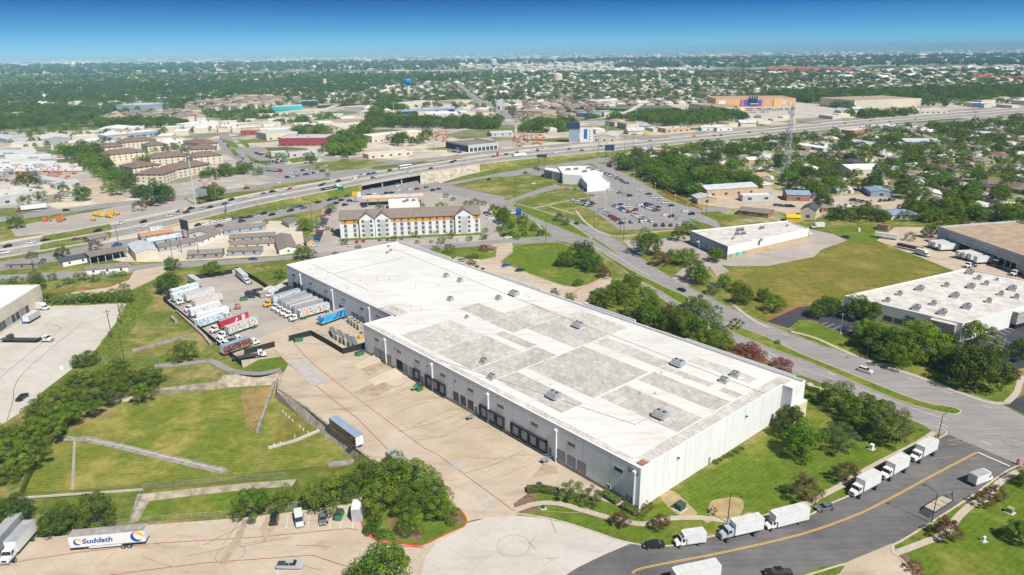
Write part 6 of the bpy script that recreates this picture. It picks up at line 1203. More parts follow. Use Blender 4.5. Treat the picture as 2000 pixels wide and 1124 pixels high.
def car(P, ang, kind, colr, place, label=None, z=None):
    global NCAR; NCAR += 1; P = Vector((P[0], P[1], P[2] if z is None else z)); dist = (P - Vector((0, 0, CAM_H))).length; b, g, wh, r, L_, hd, tl, _, _ = CARM[kind]; cat = {'sedan': 'car', 'suv': 'car', 'pickup': 'pickup truck', 'van': 'van'}[kind]
    if dist < 420:
        o = thing(NMC[kind], P, ang); link('body', carmesh(kind, colr), o); link('windows', g, o)
        for sx in (-1, 1):
            for sy in (-1, 1): link('wheel', wh, o, (sx * L_ * .3, sy * .80, r))
        if dist < 260:
            zf = .68 if kind == 'sedan' else .88
            for sy in (-1, 1): link('headlight', hd, o, (L_ * .485, sy * .52, zf)); link('tail_light', tl, o, (-L_ * .488, sy * .62, zf + .08))
    else: o = link(NMC[kind], carmesh(kind, colr, True), None, P, ang)
    o['category'] = cat; o['group'] = 'vehicles ' + place
    if label: o['label'] = label
    else: AUTO.append((o, colr + ' ' + KNC[kind], place))
    return o
def carpx(x1, y1, x2, y2, kind, colr, place, label=None, lvl=.04):      # from tail to nose on the ground
    a, b2 = W(x1, y1), W(x2, y2); c = (a + b2) / 2; c.z = lvl; return car(c, math.atan2(b2[1] - a[1], b2[0] - a[0]), kind, colr, place, label)
# near, one by one
FL = 'in the front lot'
carpx(535,1029,539,1006,'suv','black','x','black SUV leftmost in the front parking row'); 
carpx(583,1010,586,1029,'van','white','x','white passenger van in the front parking row'); carpx(631,1009,631,1025,'sedan','grey','x','grey sedan in the front parking row')
carpx(545,1109,590,1109,'pickup','silver','x','silver crew cab pickup crossing the front lot'); carpx(54,772,33,787,'sedan','black','x','black car alone on the pale yard at the left')
carpx(1295,1067,1258,1069,'sedan','black','x','black sedan at the kerb of the turning circle'); carpx(1626,992,1595,998,'sedan','grey','x','blue-grey sedan parked between two white box trucks'); carpx(1543,1124,1495,1124,'pickup','black','x','black pickup at the bottom edge of the side street')
carpx(1677,723,1703,731,'suv','white','x','white SUV driving on the main road'); carpx(1340,572,1322,565,'sedan','black','x','black car driving on the main road above the tree belt'); carpx(1130,440,1122,436,'sedan','black','x','black car on the main road by the parking strip')
carpx(1640,650,1658,640,'sedan','navy','x','navy sedan in the fresh black car park'); carpx(1634,618,1650,610,'suv','silver','x','silver car at the far end of the black car park'); carpx(1658,622,1674,616,'sedan','silver','x','silver sedan under the big tree by the office')
carpx(1785,690,1800,698,'suv','silver','x','silver SUV half hidden by trees at the office'); carpx(1808,700,1822,708,'suv','black','x','black SUV in tree shade at the office'); carpx(1838,706,1845,713,'suv','black','x','second black SUV under the trees at the office'); carpx(1975,708,1995,702,'sedan','black','x','black car in the striped car park right')
carpx(1007,531,1024,529,'sedan','black','x','black car alone in the strip lot behind the warehouse'); carpx(1038,570,1052,566,'sedan','white','x','white car against the far warehouse wall'); carpx(1152,572,1168,580,'sedan','black','x','black car at the shaded end of the strip lot'); carpx(981,522,996,519,'sedan','blue','x','bright blue car in the strip lot')
for x, y, c, k in ((896,510,'silver','suv'),(904,510,'silver','sedan'),(929,524,'maroon','sedan'),(940,529,'navy','sedan'),(960,540,'black','sedan'),(975,545,'silver','sedan'),(905,525,'green','sedan')): carpx(x, y + 3, x + 5, y - 3, k, c, 'behind the warehouse')
carpx(487,508,502,508,'sedan','blue','x','blue car driving on the service road'); carpx(590,620,575,625,'suv','white','x','white car parked among yard trucks by the yellow ramp', lvl=.03); carpx(636,620,622,625,'suv','white','x','white car beside the yellow painted ramp', lvl=.03)
# hotel surroundings
HP_ = 'parked around the hotel'
for x, y, c, k in ((697,474,'red','sedan'),(710,472,'red','suv'),(742,470,'grey','suv'),(757,469,'maroon','sedan'),(784,468,'grey','suv'),(820,464,'grey','sedan'),(896,470,'white','sedan'),(948,465,'grey','suv'),(683,481,'white','sedan'),(649,452,'black','suv')): carpx(x, y + 3, x + .6, y - 3, k, c, HP_)
for i, c in enumerate(['maroon','black','red','white','red','blue','maroon','silver','white','red','maroon','black','blue','navy','silver','white']):
    y = 412 + i * 4.6; x = 644 - i * 1.9; carpx(x + 3, y, x - 6, y + .6, random.choice(['sedan', 'suv']), c, 'left of the hotel')
for x, y, c in ((1003,418,'white'),(955,420,'silver'),(958,428,'white'),(975,436,'white'),(980,444,'white'),(984,449,'grey'),(987,462,'black'),(992,466,'white'),(950,418,'navy')): carpx(x - 5, y, x + 5, y - 1, random.choice(['sedan', 'suv']), c, 'right of the hotel')
for x, y, c in ((667,393,'navy'),(683,394,'blue'),(674,402,'black'),(657,399,'black'),(713,386,'white'),(720,383,'maroon'),(730,380,'white'),(747,384,'black'),(765,378,'black'),(755,379,'navy'),(778,373,'white'),(800,371,'white'),(815,371,'maroon'),(833,368,'grey'),(846,373,'black'),(858,371,'maroon'),(775,365,'white'),(727,371,'silver'),(775,360,'silver'),(745,404,'white'),(712,405,'navy'),(860,390,'white'),(1041,300 + 60,'white')): carpx(x - 5, y + 1, x + 5, y - 1, random.choice(['sedan', 'suv', 'suv']), c, 'near the fuel station')
# highway
def along(ln, f):      # ln: pixel polyline, f in 0..1
    p = WP(ln); seg = [(p[i + 1] - p[i]).length for i in range(len(p) - 1)]; d = f * sum(seg)
    for i, s_ in enumerate(seg):
        if d <= s_ or i == len(seg) - 1: u = p[i + 1] - p[i]; return p[i] + u * min(1, d / s_), math.atan2(u.y, u.x)
        d -= s_
def hw(x, y, c, k='sedan', place='on the highway main lanes'):
    best = None
    for i in range(nH - 1):
        q = lerp(LO[i], UP[i], .5); pxx = PX(q)[0]
        if best is None or abs(pxx - x) < best[0]: best = (abs(pxx - x), i)
    i = best[1]; u = lerp(LO[i + 1], UP[i + 1], .5) - lerp(LO[i], UP[i], .5); zz = lerp(LO[i], UP[i], .5)[2]; P = W(x, y, zz + .05)
    yl, yu = PX(LO[i])[1], PX(UP[i])[1]; f = (y - yl) / (yu - yl); f = min((.15, .26, .36, .64, .74, .85), key=lambda q: abs(q - f)); P = lerp(LO[i], UP[i], f); t_ = (x - PX(P)[0]) / max(.5, abs(PX(LO[i + 1])[0] - PX(LO[i])[0])); P = P + u * t_; P.z = zz + .05
    ang = math.atan2(u.y, u.x) + (0 if f < .5 else PI); return car(P, ang, k, c, place) if k in BODY else (P, ang)
for x, y, c, k in ((15,490,'black','suv'),(60,483,'white','sedan'),(88,475,'black','sedan'),(10,498,'white','suv'),(148,468,'maroon','sedan'),(191,453,'black','suv'),(236,467 - 35 + 3,'white','suv'),(281,434,'black','suv'),(283,437,'white','sedan'),(364,420,'maroon','suv'),(333,422,'white','suv'),(397,410,'silver','suv'),(411,408,'black','sedan'),(350,410,'blue','sedan'),(373,402,'black','pickup'),(353,412,'white','suv'),(440,395,'blue','sedan'),(455,397,'white','sedan'),(477,395,'silver','sedan'),(452,387,'black','suv'),(490,386,'white','sedan'),
                   (514,379,'blue','sedan'),(567,369,'red','sedan'),(548,376,'white','suv'),(553,380,'white','sedan'),(573,366,'white','suv'),(532,360,'black','pickup'),(627,365,'black','suv'),(632,363,'grey','suv'),(660,353,'black','suv'),(729,347,'grey','suv'),(691,352,'white','van'),(704,326,'silver','suv'),(720,336,'blue','pickup'),(768,332,'white','sedan'),(850,323,'white','suv'),(802,330,'white','sedan'),(761,333,'black','suv'),(842,329,'black','sedan'),(800,336,'white','suv'),(882,317,'black','suv'),(907,315,'silver','sedan'),(963,307,'grey','suv'),(730,308 + 16,'blue','pickup'),
                   (888,314,'black','sedan'),(988,302,'black','suv'),(1010,298,'black','sedan'),(1050,295,'black','sedan'),(1084,299,'white','suv'),(1111,296,'grey','suv'),(1137,295,'black','suv'),(1173,284,'black','sedan'),(1203,287,'white','sedan'),(1290,273,'white','sedan'),(1270,277,'grey','sedan'),(1355,268,'orange','suv'),(1395,266,'black','sedan'),(1408,268,'black','sedan'),(1463,263,'black','suv'),(1490,259,'black','sedan'),(1540,257,'grey','sedan'),(1594,249,'white','sedan'),(1630,247,'white','sedan'),(1700,240,'orange','pickup'),(1738,238,'black','sedan'),(1790,231,'grey','sedan'),(1650,243,'black','sedan'),(1860,224,'white','sedan'),(1905,221,'black','suv')): hw(x, y, c, k)
def road_cars(ln, lst, place, n=2):
    for f, c, k in lst: P, a = along(ln, f); P.z = .05; car(P, a, k, c, place)
rc = random.Random(8)
def rnd(n, place, ln, f0=0, f1=1):
    for i in range(n): P, a = along(ln, f0 + (f1 - f0) * (i + rc.uniform(.15, .85)) / n); P.z = .05; car(P, a + rc.choice((0, PI)), rc.choice(['sedan', 'suv', 'suv', 'pickup']), rc.choice(['white', 'white', 'black', 'black', 'grey', 'silver', 'maroon', 'blue', 'navy']), place)
rnd(12, 'on the near frontage road', [(0,521),(180,489),(370,456),(500,428),(620,402)]); rnd(8, 'queued left of the hotel', [(500,422),(600,402),(690,382)]); rnd(5, 'on the far frontage road', [(100,416),(362,386),(500,367),(600,348)])
rnd(12, 'at the far crossing', [(560,348),(600,342),(640,334)]); rnd(8, 'at the far crossing', [(565,340),(600,333),(640,325)]); rnd(10, 'on the winding avenue', [(432,272),(450,292),(475,312),(510,330)]); rnd(10, 'right of the bridge', [(900,362),(1150,317),(1500,273)]); rnd(24, 'on the wide distant avenue', [(895,170),(935,200),(1000,230)])
# dealership rows
def lotrow(p1, p2, n, place, cols, ang=None, drop=0, lvl=.045):
    a, b2 = W(*p1), W(*p2); u = (b2 - a); th = math.atan2(u.y, u.x) + (PI / 2 if ang is None else ang)
    for i in range(n):
        if rc.random() < drop: continue
        P = a + u * (i / max(1, n - 1)); P.z = lvl; car(P, th + rc.choice((0, PI)), rc.choice(['sedan', 'suv', 'suv', 'pickup']), rc.choice(cols), place)
CD = ['white', 'white', 'silver', 'grey', 'black', 'blue', 'navy', 'maroon', 'silver', 'white']; D_ = 'in the dealership lot'
for p1, p2, n, dr in (((1165,334),(1205,348),7,.1),((1188,342),(1290,392),16,.05),((1300,398),(1350,420),5,.2),((1202,404),(1262,432),12,.15),((1213,402),(1240,412),6,.2),((1250,402),(1282,413),8,.1),((1258,399),(1290,409),8,.2),((1120,392),(1160,400),8,.05),((1128,397),(1152,404),6,.1),((1175,412),(1215,438),11,.05),((1096,366),(1148,374),9,.3),((1172,368),(1230,384),7,.2),((1284,418),(1325,428),4,.3),((1280,442),(1325,442),4,.0),((1232,436),(1270,434),3,0),((1045,330),(1060,334),6,0)): lotrow(p1, p2, n, D_ + (' along the hedge' if p1[0] in (1188, 1300, 1165) else ' in the middle rows' if 1200 <= p1[0] < 1300 else ' near its building'), CD, None, dr)
lotrow((1195,310),(1255,335), 12, 'in the wreck yard', CD, .5, .1); lotrow((1192,318),(1240,338), 9, 'in the wreck yard', CD, .4, .1); lotrow((1662,392),(1690,396), 7, 'in the repair yard', CD, None, .1); lotrow((1665,398),(1745,392), 10, 'in the repair yard', CD, .6, .2); lotrow((1505,402),(1545,405), 8, 'beside the brick garage', ['blue', 'navy', 'black', 'grey'], .3, .1)
lotrow((198,345),(270,372), 9, 'by the apartments', CD, None, .1); lotrow((215,338),(250,360), 8, 'by the apartments', CD, None, .1); lotrow((120,385),(160,390), 8, 'beside the left showroom', ['white'], None, .1)
lotrow((372,430),(418,422), 0, '', CD); lotrow((386,442),(425,434), 4, 'behind the mobile homes', ['black', 'white', 'navy'], .2); lotrow((432,432),(500,424), 6, 'behind the mobile homes', ['black', 'white', 'grey', 'silver'], .2)
LOTC = ['white', 'silver', 'grey', 'black', 'navy', 'maroon']
for (p1, p2, n) in (((870,296),(910,300),12),((500,300),(530,310),10),((1405,214),(1552,213),50),((1410,217),(1550,216),40),((1440,221),(1500,220),16),((500,318),(560,316),12),((1010,300),(1060,292),6)): lotrow(p1, p2, n, 'in the distant shop lots', LOTC, None, .2)
# ---------------------------------------------------------------- trucks
TW = paint('truck_white', (.76, .76, .75)); TGREY = plain('trailer_roof_grey', (.36, .37, .38), .6, .2, .6); BOXW = plain('box_white', (.74, .75, .76), .45, .06, .5); BOXR = plain('box_roof', (.60, .60, .59), .6, .12, .6); ALU = plain('aluminium_side', (.50, .53, .57), .4, .12, .6, .5, .3)
def wheelm(r, w_): return MB().cyl((0, w_ / 2, 0), r, w_, 0, 16, 'y').cyl((0, w_ / 2 + .012, 0), r * .55, w_ + .024, 1, 12, 'y').mesh('wheel', [TYRE, RIMM])
WB, WS = wheelm(.52, .55), wheelm(.40, .3)
def tparts(root, kind, cm=TW):      # cab with its nose at x = 0, pointing +x; returns where the cab ends
    if kind == 'conv':      # bonneted truck
        c = MB().sect([(-2.9, 1.05, 1.0, .75, 2.65), (-1.35, 1.05, .98, .75, 2.65)]).sect([(-1.35, 1.02, .9, .75, 1.75), (-.25, .95, .78, .72, 1.5), (0, .82, .68, .75, 1.25)]); c.add([(-1.35, -.98, 1.75), (-1.35, .98, 1.75), (-1.42, .9, 2.6), (-1.42, -.9, 2.6)], [(0, 1, 2, 3)]).build('cab', cm, root)
        g = MB().hexa([(-1.5, -.92, 1.78), (-1.1, -.92, 1.72), (-1.1, .92, 1.72), (-1.5, .92, 1.78)], [(-1.5, -.86, 2.5), (-1.32, -.86, 2.5), (-1.32, .86, 2.5), (-1.5, .86, 2.5)]); g.box(-2.3, -1.55, -1.06, 1.06, 1.75, 2.4); g.build('windows', CG, root)
        MB().box(-.02, .06, -.5, .5, .85, 1.3).build('grille', DKMET, root); MB().box(-.1, .18, -1.0, 1.0, .45, .72).build('bumper', GALV, root)
        for s in (-1, 1): link('headlight', HL_M, root, (-.1, s * .74, 1.05)); MB().box(-1.35, -1.25, s * 1.15 - .08, s * 1.15 + .08, 1.6, 2.2).build('mirror', DKMET, root)
        return -2.9, -.95
    c = MB().sect([(-2.3, .98, .9, .5, 2.1), (-1.3, .98, .85, .5, 2.05), (-.95, .96, .82, .5, 1.35), (-.15, .9, .72, .5, 1.1), (0, .78, .62, .55, .85)]).build('cab', cm, root)
    MB().hexa([(-1.32, -.86, 1.4), (-.9, -.86, 1.34), (-.9, .86, 1.34), (-1.32, .86, 1.4)], [(-1.5, -.76, 2.02), (-1.28, -.76, 2.02), (-1.28, .76, 2.02), (-1.5, .76, 2.02)]).box(-2.0, -1.42, -.99, .99, 1.35, 1.92).build('windows', CG, root); MB().box(-.02, .05, -.45, .45, .62, .85).build('grille', DKMET, root)
    for s in (-1, 1): link('headlight', HL_M, root, (-.06, s * .62, .78))
    return -2.3, -.8
HL_M = MB().box(-.06, .06, -.17, .17, -.1, .1).mesh('headlight', HEAD)
def boxtruck(L_=10.5, h=3.9, cab='conv', w_=1.28, cm=TW, side=BOXW, top=BOXR):
    r = thing('box_truck', (0, 0, 0)); xe, xf = tparts(r, cab, cm); x0 = xe - .15; x1 = -L_; z0 = 1.05 if cab == 'conv' else .75
    MB().box(x1, x0, -w_, w_, z0, h).build('cargo_box', side, r); MB().box(x1 - .02, x0 + .02, -w_ - .02, w_ + .02, h - .02, h + .05).build('box_roof', top, r); MB().box(x1 - .03, x0 + .03, -w_ - .03, w_ + .03, z0 - .12, z0 + .02).build('bottom_rail', GALV, r); MB().box(x1 + .3, -.5, -.45, .45, .5, z0).build('chassis', DKMET, r)
    if cab != 'conv': MB().hexa([(x0, -w_, 2.1), (x0 + .9, -w_ * .9, 2.2), (x0 + .9, w_ * .9, 2.2), (x0, w_, 2.1)], [(x0, -w_, h), (x0 + .7, -w_ * .9, h - .1), (x0 + .7, w_ * .9, h - .1), (x0, w_, h)]).build('cab_overhang', side, r)
    wm, rr, sy = (WB, .52, .98) if cab == 'conv' else (WS, .4, .86)
    for x in (xf, x1 + L_ * .24): 
        for s in (-1, 1): link('wheel', wm, r, (x, s * sy, rr))
    ds = MB().box(x1 - .05, x1 - .02, -w_ + .1, -.04, z0 + .08, h - .15).box(x1 - .05, x1 - .02, .04, w_ - .1, z0 + .08, h - .15).build('rear_door', BOXW, r); return r, L_
def tractor(cm=TW, sleeper=True):
    r = thing('semi_tractor', (0, 0, 0)); xe, xf = tparts(r, 'conv', cm)
    if sleeper: MB().sect([(-4.6, 1.15, 1.08, .8, 3.3), (-3.1, 1.15, 1.05, .8, 3.35), (-2.85, 1.08, .95, .8, 2.7)]).build('sleeper', cm, r)
    MB().box(-7.0, -.5, -.45, .45, .6, .95).build('chassis', DKMET, r); MB().cyl((-5.6, 0, .95), .55, .12, 0, 14).build('fifth_wheel', DKMET, r)
    for s in (-1, 1): MB().cyl((-3.9, s * 1.0 + .3 * s, .75) if False else (-3.9, s * .85, .55), .3, .9, 0, 10, 'x').build('fuel_tank', GALV, r)
    for x in (xf, -5.2, -6.4):
        for s in (-1, 1): link('wheel', WB, r, (x, s * .95, .52))
    return r, 7.0
def trailer(L_=16.1, side=BOXW, top=TGREY, h=4.1, low=False):
    r = thing('box_trailer', (0, 0, 0)); z0 = 1.15
    MB().box(-L_, 0, -1.3, 1.3, z0, h).build('cargo_box', side, r); MB().box(-L_ - .02, .02, -1.32, 1.32, h - .02, h + .04).build('box_roof', top, r); MB().box(-L_ - .03, .03, -1.33, 1.33, z0 - .15, z0 + .02).build('bottom_rail', GALV, r)
    if low: MB().box(-L_ * .72, -3.9, -1.29, 1.29, .55, z0 - .1).build('belly_box', side, r)
    MB().box(-L_ + .4, -L_ + 4.2, -.5, .5, .7, 1.0).build('bogie', DKMET, r)
    for s in (-1, 1): MB().box(-2.9, -2.75, s * .8 - .07, s * .8 + .07, .05, 1.0).build('landing_leg', ORANGE if low else DKMET, r)
    for x in (-L_ + (1.6 if not low else 3.4), -L_ + (2.9 if not low else 4.7)):
        for s in (-1, 1): link('wheel', WB, r, (x, s * 1.02, .52))
    MB().box(-L_ - .05, -L_ - .02, -1.2, -.03, z0 + .1, h - .12).box(-L_ - .05, -L_ - .02, .03, 1.2, z0 + .1, h - .12).build('rear_door', BOXW, r); return r, L_
def place_px(rl, front, rear, z=.05, label=None, cat='truck', group=None, anchor='f'):
    r, L_ = rl; a, b2 = W(*front), W(*rear); d = (a - b2).normalized(); c = (a + b2) / 2 + d * L_ / 2; r.location = (c[0], c[1], z); r.rotation_euler = (0, 0, math.atan2(d.y, d.x)); tag(r, label, cat, group); return r
DSG = 'white delivery trucks on the side street'
place_px(boxtruck(7.0, 3.1, 'cab', 1.15), (1318,1066), (1374,1058), label='small white box van parked first along the side street kerb', group=DSG)
place_px(boxtruck(10.6, 3.9, 'conv', cm=paint('silver_grey_cab', (.42, .46, .55))), (1406,1053), (1484,1035), label='white box truck with a grey bonneted cab at the kerb', group=DSG)
place_px(boxtruck(11.2, 3.9, 'cab', 1.25), (1494,1034), (1573,1014), label='long white box truck with a low white cab ahead of a blue-grey sedan', group=DSG)
place_px(boxtruck(10.2), (1660,972), (1712,944), label='white bonneted box truck, nearest of three in a line', group=DSG); place_px(boxtruck(10.2), (1719,939), (1768,911), label='white bonneted box truck, middle of three in a line', group=DSG); place_px(boxtruck(10.2), (1776,905), (1825,878), label='white bonneted box truck with a grey roof nearest the junction', group=DSG)
place_px(boxtruck(7.2, 3.1, 'cab', 1.15, top=TGREY), (1936,934), (1893,950), label='white box van parked facing the junction on the far kerb', group=DSG)
for o_ in bpy.data.objects:
    pass
r, L_ = boxtruck(12, 3.7, 'cab'); place_px((r, L_), (1290,1150), (1410,1124), label='white truck roof cut off by the bottom edge of the picture', group=DSG)
# flatbed trailer
r = thing('flatbed_trailer', (0, 0, 0)); MB().box(-8, 0, -1.25, 1.25, .85, 1.0).build('deck', plain('plywood_deck', (.45, .38, .30), .85, .2, 1), r); e = MB()
for s in (-1, 1): e.box(-8.2, .3, s * 1.3 - .06, s * 1.3 + .06, .75, 1.05)
for x in (-8.2, -5, -2.5, 0): e.box(x, x + .1, -1.3, 1.3, .95, 1.06)
e.tube((.2, -1.2, .9), (2.2, 0, 1.3), .09).tube((.2, 1.2, .9), (2.2, 0, 1.3), .09).tube((2.2, 0, 1.9), (2.2, 0, .6), .12); e.build('frame', DKMET, r); MB().hexa([(-10, -1.2, .1), (-8.2, -1.2, .8), (-8.2, 1.2, .8), (-10, 1.2, .1)], [(-10, -1.2, .2), (-8.2, -1.2, .95), (-8.2, 1.2, .95), (-10, 1.2, .2)]).build('loading_ramp', DKMET, r)
for x in (-5.5, -4.4):
    for s in (-1, 1): link('wheel', WS, r, (x, s * 1.1, .4))
place_px((r, 8), (1855,976), (1808,1006), label='black gooseneck flatbed trailer with a plywood deck by the kerb', cat='trailer')
# lower left
sud = trailer(16.1, BOXW, plain('weathered_trailer_roof', (.33, .30, .28), .8, .25, .7), 4.0, True); LB, LY = plain('logo_blue', (.015, .07, .34), .4, .05), plain('logo_yellow', (.85, .50, .03), .4, .05)
r = place_px(sud, (150,1071), (284,1059), .03, 'long white moving trailer with large blue lettering and a round emblem', 'trailer')
# the trailer's camera-facing side is its right side (-y) with the nose at the left: nose points -x in the picture, so that side is +y
def side_art(rr, L_, sgn):
    ang = (PI / 2, 0, 0 if sgn < 0 else PI)
    t1 = text_obj('lettering', 'Suddath', 1.7, LB, rr, (-L_ * .37, sgn * 1.315, 2.45), ang, .01, 1.18, .2)
    for cx, cz, R_ in ((-1.9, 2.45, .85), (-L_ + 1.6, 2.55, 1.32)):
        f = 1 if sgn < 0 else -1
        for col_, a0, a1, off in ((LB, 95, 330, -.12), (LY, -25, 140, .14)):
            mb = MB(); pts_ = []; n = 16
            for k in range(n + 1): a = R(a0 + (a1 - a0) * k / n); pts_.append((math.cos(a) * R_ + off, math.sin(a) * R_))
            for k in range(n, -1, -1): a = R(a0 + (a1 - a0) * k / n); w2 = R_ * (1 - .62 * math.sin(PI * k / n)); pts_.append((math.cos(a) * w2 + off, math.sin(a) * w2))
            mb.v = [(cx + p[0] * f, sgn * 1.325, cz + p[1]) for p in pts_]; mb.f = [(k, k + 1, 2 * n - k, 2 * n + 1 - k) for k in range(n)]; mb.m = [0] * n; mb.build('emblem', col_, rr)
side_art(r, 16.1, 1)
place_px(boxtruck(10.8, 3.9, 'conv', side=BOXW, top=TGREY), (16,1098), (58,1050), .03, 'white bonneted box truck parked left of the lettered trailer'); place_px(trailer(12, ALU, TGREY, 3.9), (-10,1085), (30,1040), .03, 'grey roofed trailer at the left edge beside the white truck', 'trailer')
place_px(trailer(15, flagmat('brown_food_print', [(.10, .05, .035), (.25, .12, .07), (.45, .30, .22), (.16, .03, .02)], 1.1), RBLUE, 4.1), (652,838), (704,877), .03, 'lone trailer with brown printed sides and a blue roof in the dock yard', 'trailer', 'lone trailers in the dock yard')
place_px(trailer(15, ALU, TGREY, 4.1), (762,905), (824,952), .03, 'grey roofed trailer half hidden behind the island trees', 'trailer', 'lone trailers in the dock yard')
r = thing('storage_box', W(699, 1012), R(4), 'white upright storage box at the end of the front parking row', 'storage box'); MB().box(-1.2, 1.2, -1.5, 2.5, 0, 3.6).build('body', BOXW, r); MB().box(-1.1, 1.1, -1.55, -1.5, .1, 3.4).build('door', ALU, r)
r = thing('forklift', W(664, 1011), R(85), 'small green machine with a dark roof in the front parking row', 'forklift'); MB().box(-1.5, 1.2, -.8, .8, .3, 1.2).build('body', GREEN, r); MB().box(-1.0, .8, -.75, .75, 1.95, 2.05).box(-1, -.9, -.75, .75, 1.2, 2).box(.7, .8, -.75, .75, 1.2, 2).build('roof_frame', DKMET, r); [link('wheel', WS, r, (x, s * .8, .4)) for x in (-1, .9) for s in (-1, 1)]
# left yard
place_px(boxtruck(7.2, 3.0, 'cab', 1.15), (96,606), (66,604), .03, 'white box van at the cream warehouse'); place_px(trailer(8, ALU, BOXR, 3.4), (72,622), (55,632), .03, 'short silver trailer by the blue bin at the cream warehouse', 'trailer')
tb = MB().box(-1.2, 1.2, -2, 2, 0, 2.0).build('dumpster', BLUE, None, W(50, 630), .6); tag(tb, 'blue dumpster against the cream warehouse', 'dumpster')
rr_, L_ = tractor(TW, False); place_px((rr_, 6), (98,668), (78,667), .03, 'white tractor pulling the empty flatbed in the left yard', 'truck'); r = thing('flatbed_trailer', (0, 0, 0)); MB().box(-15, 0, -1.25, 1.25, 1.15, 1.35).box(-12, -10.5, -1.2, 1.2, 1.35, 3.0).build('deck', DKMET, r); [link('wheel', WB, r, (x, s * 1, .52)) for x in (-13.4, -12.2) for s in (-1, 1)]; place_px((r, 15), (80,669), (0,668), .03, 'empty dark flatbed trailer in the left yard', 'trailer')
# fenced truck yard
BF = plain('black_screen_fabric', (.03, .028, .026), .9, .3, 1)
def screen(pts, label, h=2.3):
    p = WP(pts); o = p[0]; r = thing('screen_fence', o, 0, label, 'fence'); ribbon([q - o for q in p], .08, .05, mb := MB(), 0, h); mb.build('fence_screen', BF, r); pme = MB().tube((0, 0, 0), (0, 0, h + .1), .07, 0, 5).mesh('fence_post', DKMET)
    for i in range(len(p) - 1):
        n = max(1, int((p[i + 1] - p[i]).length / 3))
        for k in range(n + 1): q = p[i] + (p[i + 1] - p[i]) * k / n - o; link('fence_post', pme, r, (q[0], q[1], 0))
screen([(320,590),(400,655),(473,717)], 'long black screened fence down the left side of the truck yard'); screen([(320,590),(335,583)], 'short black screened fence by the round dark tree'); screen([(384,546),(454,535)], 'black screened fence at the back of the truck yard'); screen([(462,529),(500,550),(526,568)], 'black screened fence behind the tractor and tree at the yard back')
screen([(478,694),(537,678)], 'short black screened fence at the yard gate, left leaf'); screen([(565,667),(608,656)], 'short black screened fence at the yard gate, right leaf'); screen([(608,656),(640,674),(670,692),(712,682)], 'black screened fence around the pallet pen')
def art(name, cols, sc=.6): return flagmat(name, cols, sc)
PR = dict(berry=art('fruit_print', [(.10, .30, .08), (.50, .60, .66), (.58, .66, .70), (.62, .68, .71), (.60, .28, .08), (.55, .06, .05)], 1.0), red=art('red_print', [(.52, .03, .05), (.55, .04, .06), (.75, .72, .72)], .35), aqua=art('aqua_print', [(.20, .42, .48), (.60, .68, .69), (.68, .71, .71), (.72, .73, .73)], .9), dark=art('dark_print', [(.50, .10, .05), (.05, .05, .06), (.06, .06, .07), (.07, .07, .08), (.60, .30, .08)], 1.3), teal=art('teal_print', [(.20, .48, .42), (.70, .73, .73), (.72, .74, .74), (.75, .75, .74)], .9), sky=art('sky_print', [(.15, .38, .60), (.55, .64, .72), (.64, .69, .73), (.72, .74, .76)], 1.2), blue=art('blue_print', [(.03, .35, .75), (.05, .42, .80), (.02, .10, .30), (.04, .40, .78)], .3), fruit2=art('red_fruit_print', [(.60, .10, .08), (.72, .70, .68), (.70, .69, .67), (.68, .68, .66), (.60, .32, .12)], 2.4))
YG = 'trucks parked in the fenced truck yard'
def semi(front, rear, side, top, lab, cm=TW, tr=True, L_=13.5):
    a, b2 = W(*front), W(*rear); d = (a - b2).normalized(); th = math.atan2(d.y, d.x)
    if tr: q, _ = tractor(cm, False); q.location = (a[0], a[1], .035); q.rotation_euler = (0, 0, th); tag(q, lab[0], 'truck', YG); a = a - d * 4.2
    q, _ = trailer(L_, side, top, 4.0); q.location = (a[0], a[1], .035); q.rotation_euler = (0, 0, th); tag(q, lab[1], 'trailer', YG)
semi((486,557), (453,528), ALU, RMETAL, ('white tractor of the truck at the back right of the truck yard', 'silver trailer at the back right of the truck yard'), L_=14)
semi((390,563), (364,546), ALU, RMETAL, ('', 'silver trailer beside the big dark tree, alone at the yard back'), tr=False, L_=12)
semi((336,583), (385,569), PR['aqua'], BOXW, ('', 'white trailer with small dark windows, first in the left yard row'), tr=False, L_=13); semi((338,592), (392,576), PR['sky'], BOXW, ('', 'pale blue trailer second in the left yard row'), tr=False, L_=13)
semi((345,597), (400,582), PR['fruit2'], RMETAL, ('white tractor, topmost on the left of the yard', 'trailer with red fruit print and a pale blue roof, upper of two')); semi((362,611), (416,594), PR['fruit2'], RMETAL, ('white tractor, second on the left of the yard', 'trailer with red fruit print and a pale blue roof, lower of two'))
semi((372,622), (428,606), PR['teal'], BOXW, ('', 'white and teal trailer with a row of dark panels'), tr=False); semi((384,632), (440,618), BOXW, BOXW, ('', 'plain white trailer below the teal one'), tr=False); semi((452,620), (395,640), PR['sky'], BOXW, ('white tractor facing right in the middle of the yard row', 'long pale trailer with twin wheels at the fence'), L_=12)
semi((412,652), (470,630), PR['red'], TGREY, ('white tractor in front of the red trailer', 'red trailer with a pale stripe in the yard row')); semi((426,664), (490,641), PR['berry'], RMETAL, ('white tractor in front of the fruit print trailer', 'pale blue trailer with bright fruit print in the yard row'))
semi((506,671), (452,690), PR['dark'], RBLUE, ('white tractor at the nose of the black trailer', 'black printed trailer with a blue roof near the fence corner'), L_=11)
